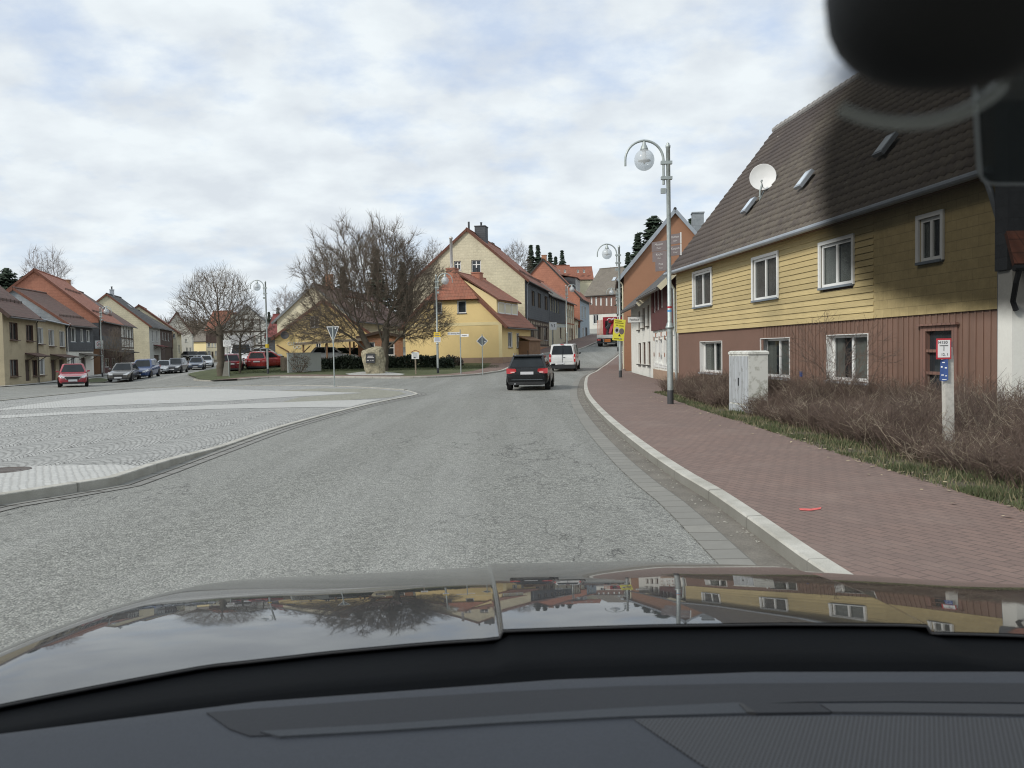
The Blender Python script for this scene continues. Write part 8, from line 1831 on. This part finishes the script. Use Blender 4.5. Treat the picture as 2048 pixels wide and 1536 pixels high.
# slot panel (defroster) and speaker grille as inserts just above the skin
def on_dash(px, py):
    d = ray(px, py); q = CAMP + d * ((CAM_H - 1.262) / -d.z)
    for _ in range(8): q = CAMP + d * ((CAM_H - dz_at(q.x, q.y)) / -d.z)
    return q
def insert(name, pxs, mat, lift=.0015, parent=None, th=.004):
    pts = [on_dash(x, y) + Vector((0, 0, lift)) for x, y in pxs]; mb = MB(); mb.poly(pts[::-1]); 
    mb.loft([[p - Vector((0, 0, th)) for p in pts], pts], cap=False); o = mb.build(name, mat, parent or db_)
    o.data.update(); return o
top = [(413, 1426), (520, 1413.5), (760, 1393), (1100, 1371), (1500, 1357), (1800, 1355), (2100, 1356)]
insert('defroster_panel', [(413, 1427), (560, 1416), (760, 1401), (1000, 1386), (1250, 1374), (1480, 1369), (1800, 1367), (2120, 1369), (2120, 1408), (1800, 1405), (1600, 1406), (1480, 1411), (1250, 1424), (1000, 1441), (760, 1459), (560, 1472), (500, 1474), (460, 1460)], M['dash2'], .0012)
insert('slot', [(520, 1467), (760, 1453), (1000, 1436), (1250, 1420), (1480, 1409), (1484, 1416), (1497, 1430), (1250, 1437), (1000, 1450), (760, 1466), (560, 1477)], dashmat('slot_face', (.030, .035, .042)), .0022)
insert('slot', [(1640, 1412), (1800, 1411), (2120, 1414), (2120, 1434), (1800, 1429), (1665, 1428)], dashmat('slot_face', (.026, .029, .034)), .0022)
insert('slot_latch', [(1484, 1412), (1632, 1411), (1662, 1429), (1512, 1431)], M['dash2'], .0026)
insert('slot_gap', [(1478, 1413), (1484, 1412), (1512, 1431), (1494, 1430)], M['black_plastic'], .0030)
def grillemat():
    mt, nt, nd, lk, bs = newmat('speaker_mesh'); co = coords(nt); mp = nt.nodes.new('ShaderNodeMapping'); mp.inputs['Scale'].default_value = (1 / .0042, 1 / .0042, 0); lk.new(co, mp.inputs[0])
    sp = nt.nodes.new('ShaderNodeSeparateXYZ'); lk.new(mp.outputs[0], sp.inputs[0]); row = mth(nt, 'FLOOR', sp.outputs['Y']); sh = mth(nt, 'MULTIPLY', mth(nt, 'MODULO', mth(nt, 'ABSOLUTE', row), 2.0), .5)
    fx = mth(nt, 'SUBTRACT', mth(nt, 'FRACT', mth(nt, 'ADD', sp.outputs['X'], sh)), .5); fy = mth(nt, 'SUBTRACT', mth(nt, 'FRACT', sp.outputs['Y']), .5)
    r_ = mth(nt, 'SQRT', mth(nt, 'ADD', mth(nt, 'MULTIPLY', fx, fx), mth(nt, 'MULTIPLY', fy, fy))); h = rampf(nt, r_, .30, .38); lk.new(mixc(nt, h, (.0015, .0015, .002), (.034, .038, .045)), bs.inputs['Base Color']); bs.inputs['Roughness'].default_value = .6; bump(nt, h, bs, .8, .001); return mt
insert('speaker_grille', [(1268, 1440), (1480, 1435), (1800, 1434), (2130, 1440), (2130, 1570), (1500, 1570), (1432, 1548), (1400, 1530)], grillemat(), .0012)
# mirror mount and printed band on the windscreen
WK = .75
def on_screen(px, py):
    d = ray(px, py); t = (1.25 + .95 * WK - CAM_H) / (d.z + WK * d.y); return CAMP + d * t
def fritmat():
    mt, nt, nd, lk, bs = newmat('windscreen_printed_band'); uv = coords(nt, 'UV'); sp = nt.nodes.new('ShaderNodeSeparateXYZ'); lk.new(uv, sp.inputs[0])
    nz = noise(nt, coords(nt), 90, 4, .6); u = mth(nt, 'ADD', sp.outputs['X'], mth(nt, 'MULTIPLY', mth(nt, 'SUBTRACT', nz, .5), .35)); s_ = nt.nodes.new('ShaderNodeMapRange'); s_.interpolation_type = 'SMOOTHSTEP'; s_.inputs[1].default_value = .0; s_.inputs[2].default_value = 1.0; s_.inputs[3].default_value = 0; s_.inputs[4].default_value = .87; lk.new(u, s_.inputs[0])
    tr = nt.nodes.new('ShaderNodeBsdfTransparent'); mx = nt.nodes.new('ShaderNodeMixShader'); lk.new(s_.outputs[0], mx.inputs[0]); bs.inputs['Base Color'].default_value = (.012, .013, .014, 1); bs.inputs['Roughness'].default_value = .9; bs.inputs['Specular IOR Level'].default_value = .1
    lk.new(tr.outputs[0], mx.inputs[1]); lk.new(bs.outputs[0], mx.inputs[2]); lk.new(mx.outputs[0], nd['Material Output'].inputs[0]); return mt
outer = [(1612, -140), (1610, 60), (1598, 180), (1590, 300), (1600, 400), (1614, 480), (1644, 555), (1692, 608), (1760, 634), (1860, 648), (2020, 655), (2180, 660)]
inn = [(1775, -140), (1765, 60), (1725, 180), (1672, 280), (1660, 360), (1668, 425), (1690, 485), (1722, 532), (1775, 566), (1850, 588), (2020, 598), (2180, 600)]
def dense(L, n=48):
    q = resample([Vector((x, y, 0)) for x, y in L], n); return [(v.x, v.y) for v in q]
Do, Di = dense(outer), dense(inn); mb = MB()
for i in range(len(Do) - 1):
    for k in range(5):
        f0, f1 = k / 5, (k + 1) / 5; L_ = lambda a, b, f: (a[0] + (b[0] - a[0]) * f, a[1] + (b[1] - a[1]) * f)
        mb.poly([on_screen(*L_(Do[i], Di[i], f0)), on_screen(*L_(Do[i + 1], Di[i + 1], f0)), on_screen(*L_(Do[i + 1], Di[i + 1], f1)), on_screen(*L_(Do[i], Di[i], f1))], [(f0, 0), (f0, 0), (f1, 0), (f1, 0)])
cen = (2180, -140)
for i in range(len(Di) - 1): mb.poly([on_screen(*Di[i]), on_screen(*Di[i + 1]), on_screen(*cen)], [(1.3, 0)] * 3)
mb.build('windscreen_band', fritmat(), own)
pw_ = [(1952, 330), (1957, 343), (1968, 351), (1985, 353), (2060, 353), (2180, 352), (2180, 120), (1938, 120), (1942, 180), (1946, 250), (1950, 310)]
wn_up = Vector((0, WK, 1)).normalized(); sp_ = [on_screen(*q) - wn_up * .003 for q in pw_]
mb = MB(); mb.poly(sp_); mb.poly([q - wn_up * .0015 for q in sp_][::-1]); mb.build('sensor_window', glassmat('smoked_plastic', (.026, .030, .030), .40), own)
mb = MB(); mb.tube([q - wn_up * .002 for q in (sp_[7:] + sp_[:1])], .0011, 8); mb.tube([q - wn_up * .002 for q in sp_[:6]], .0006, 8); mb.build('window_edge', plain('grey_seal', (.22, .235, .24), .6, .2, 9, 60, 0), own, True)
# sensor housing: rounded black shell, with its clear adhesive rim and mirror stem
c = CAMP + (on_screen(1905, -20) - CAMP) * .55; dd = (c - CAMP); kf = dd.y / F
mb = MB(); rings = []
n_ = 24
for j in range(13):
    ph = -math.pi / 2 + math.pi * j / 12; rg = []
    for i in range(n_): t = 6.283 * i / n_; cs = math.cos(t); sn = math.sin(t); rg.append(c + c_r * (240 * kf * math.cos(ph) * math.copysign(abs(cs) ** .85, cs)) + c_u * (185 * kf * math.cos(ph) * math.copysign(abs(sn) ** .85, sn)) + c_f * (.022 * math.sin(ph)))
    rings.append(rg)
mb.loft(rings); hs_ = mb.build('mirror_housing', plain('housing_black', (.0025, .0028, .003), .7, .2, 8, 60, .05), own, True)
mb = MB(); ring_ = []
for i in range(25):
    t = R(236 + 90 * i / 24); ring_.append(c + c_r * (258 * kf * math.cos(t)) + c_u * (201 * kf * math.sin(t)) + c_f * .02)
mb.tube(ring_, .0016, 8, cap=False); mb.build('adhesive_rim', glassmat('clear_rim', (.24, .25, .235), .55), own, True)
mb = MB(); mb.tube([c + c_r * .02, c + c_r * .025 + c_u * .05 - c_f * .03, c + c_r * .03 + c_u * .07 - c_f * .10], .012, 10); mb.build('mirror_stem', M['black_plastic'], hs_, True)
# unseen roof above and behind the camera, added to keep the cabin in shade
mb = MB(); mb.loft([[(-.42, .05, 1.83), (XC, .12, 1.86), (.95, .05, 1.83)], [(-.45, -1.6, 1.85), (XC, -1.6, 1.90), (.98, -1.6, 1.85)]], cap=False, closed=False); mb.loft([[(-.42, .05, 1.80), (XC, .12, 1.83), (.95, .05, 1.80)], [(-.45, -1.6, 1.82), (XC, -1.6, 1.87), (.98, -1.6, 1.82)]], cap=False, closed=False); mb.build('roof', M['black_plastic'], own)

# ---- lettering becomes plain meshes
dg = bpy.context.evaluated_depsgraph_get()
for o in [o for o in scene.objects if o.type == 'FONT']:
    me = bpy.data.meshes.new_from_object(o.evaluated_get(dg)); n = bpy.data.objects.new('lettering', me); COL.objects.link(n)
    n.parent = o.parent; n.matrix_basis = o.matrix_basis.copy(); bpy.data.objects.remove(o)
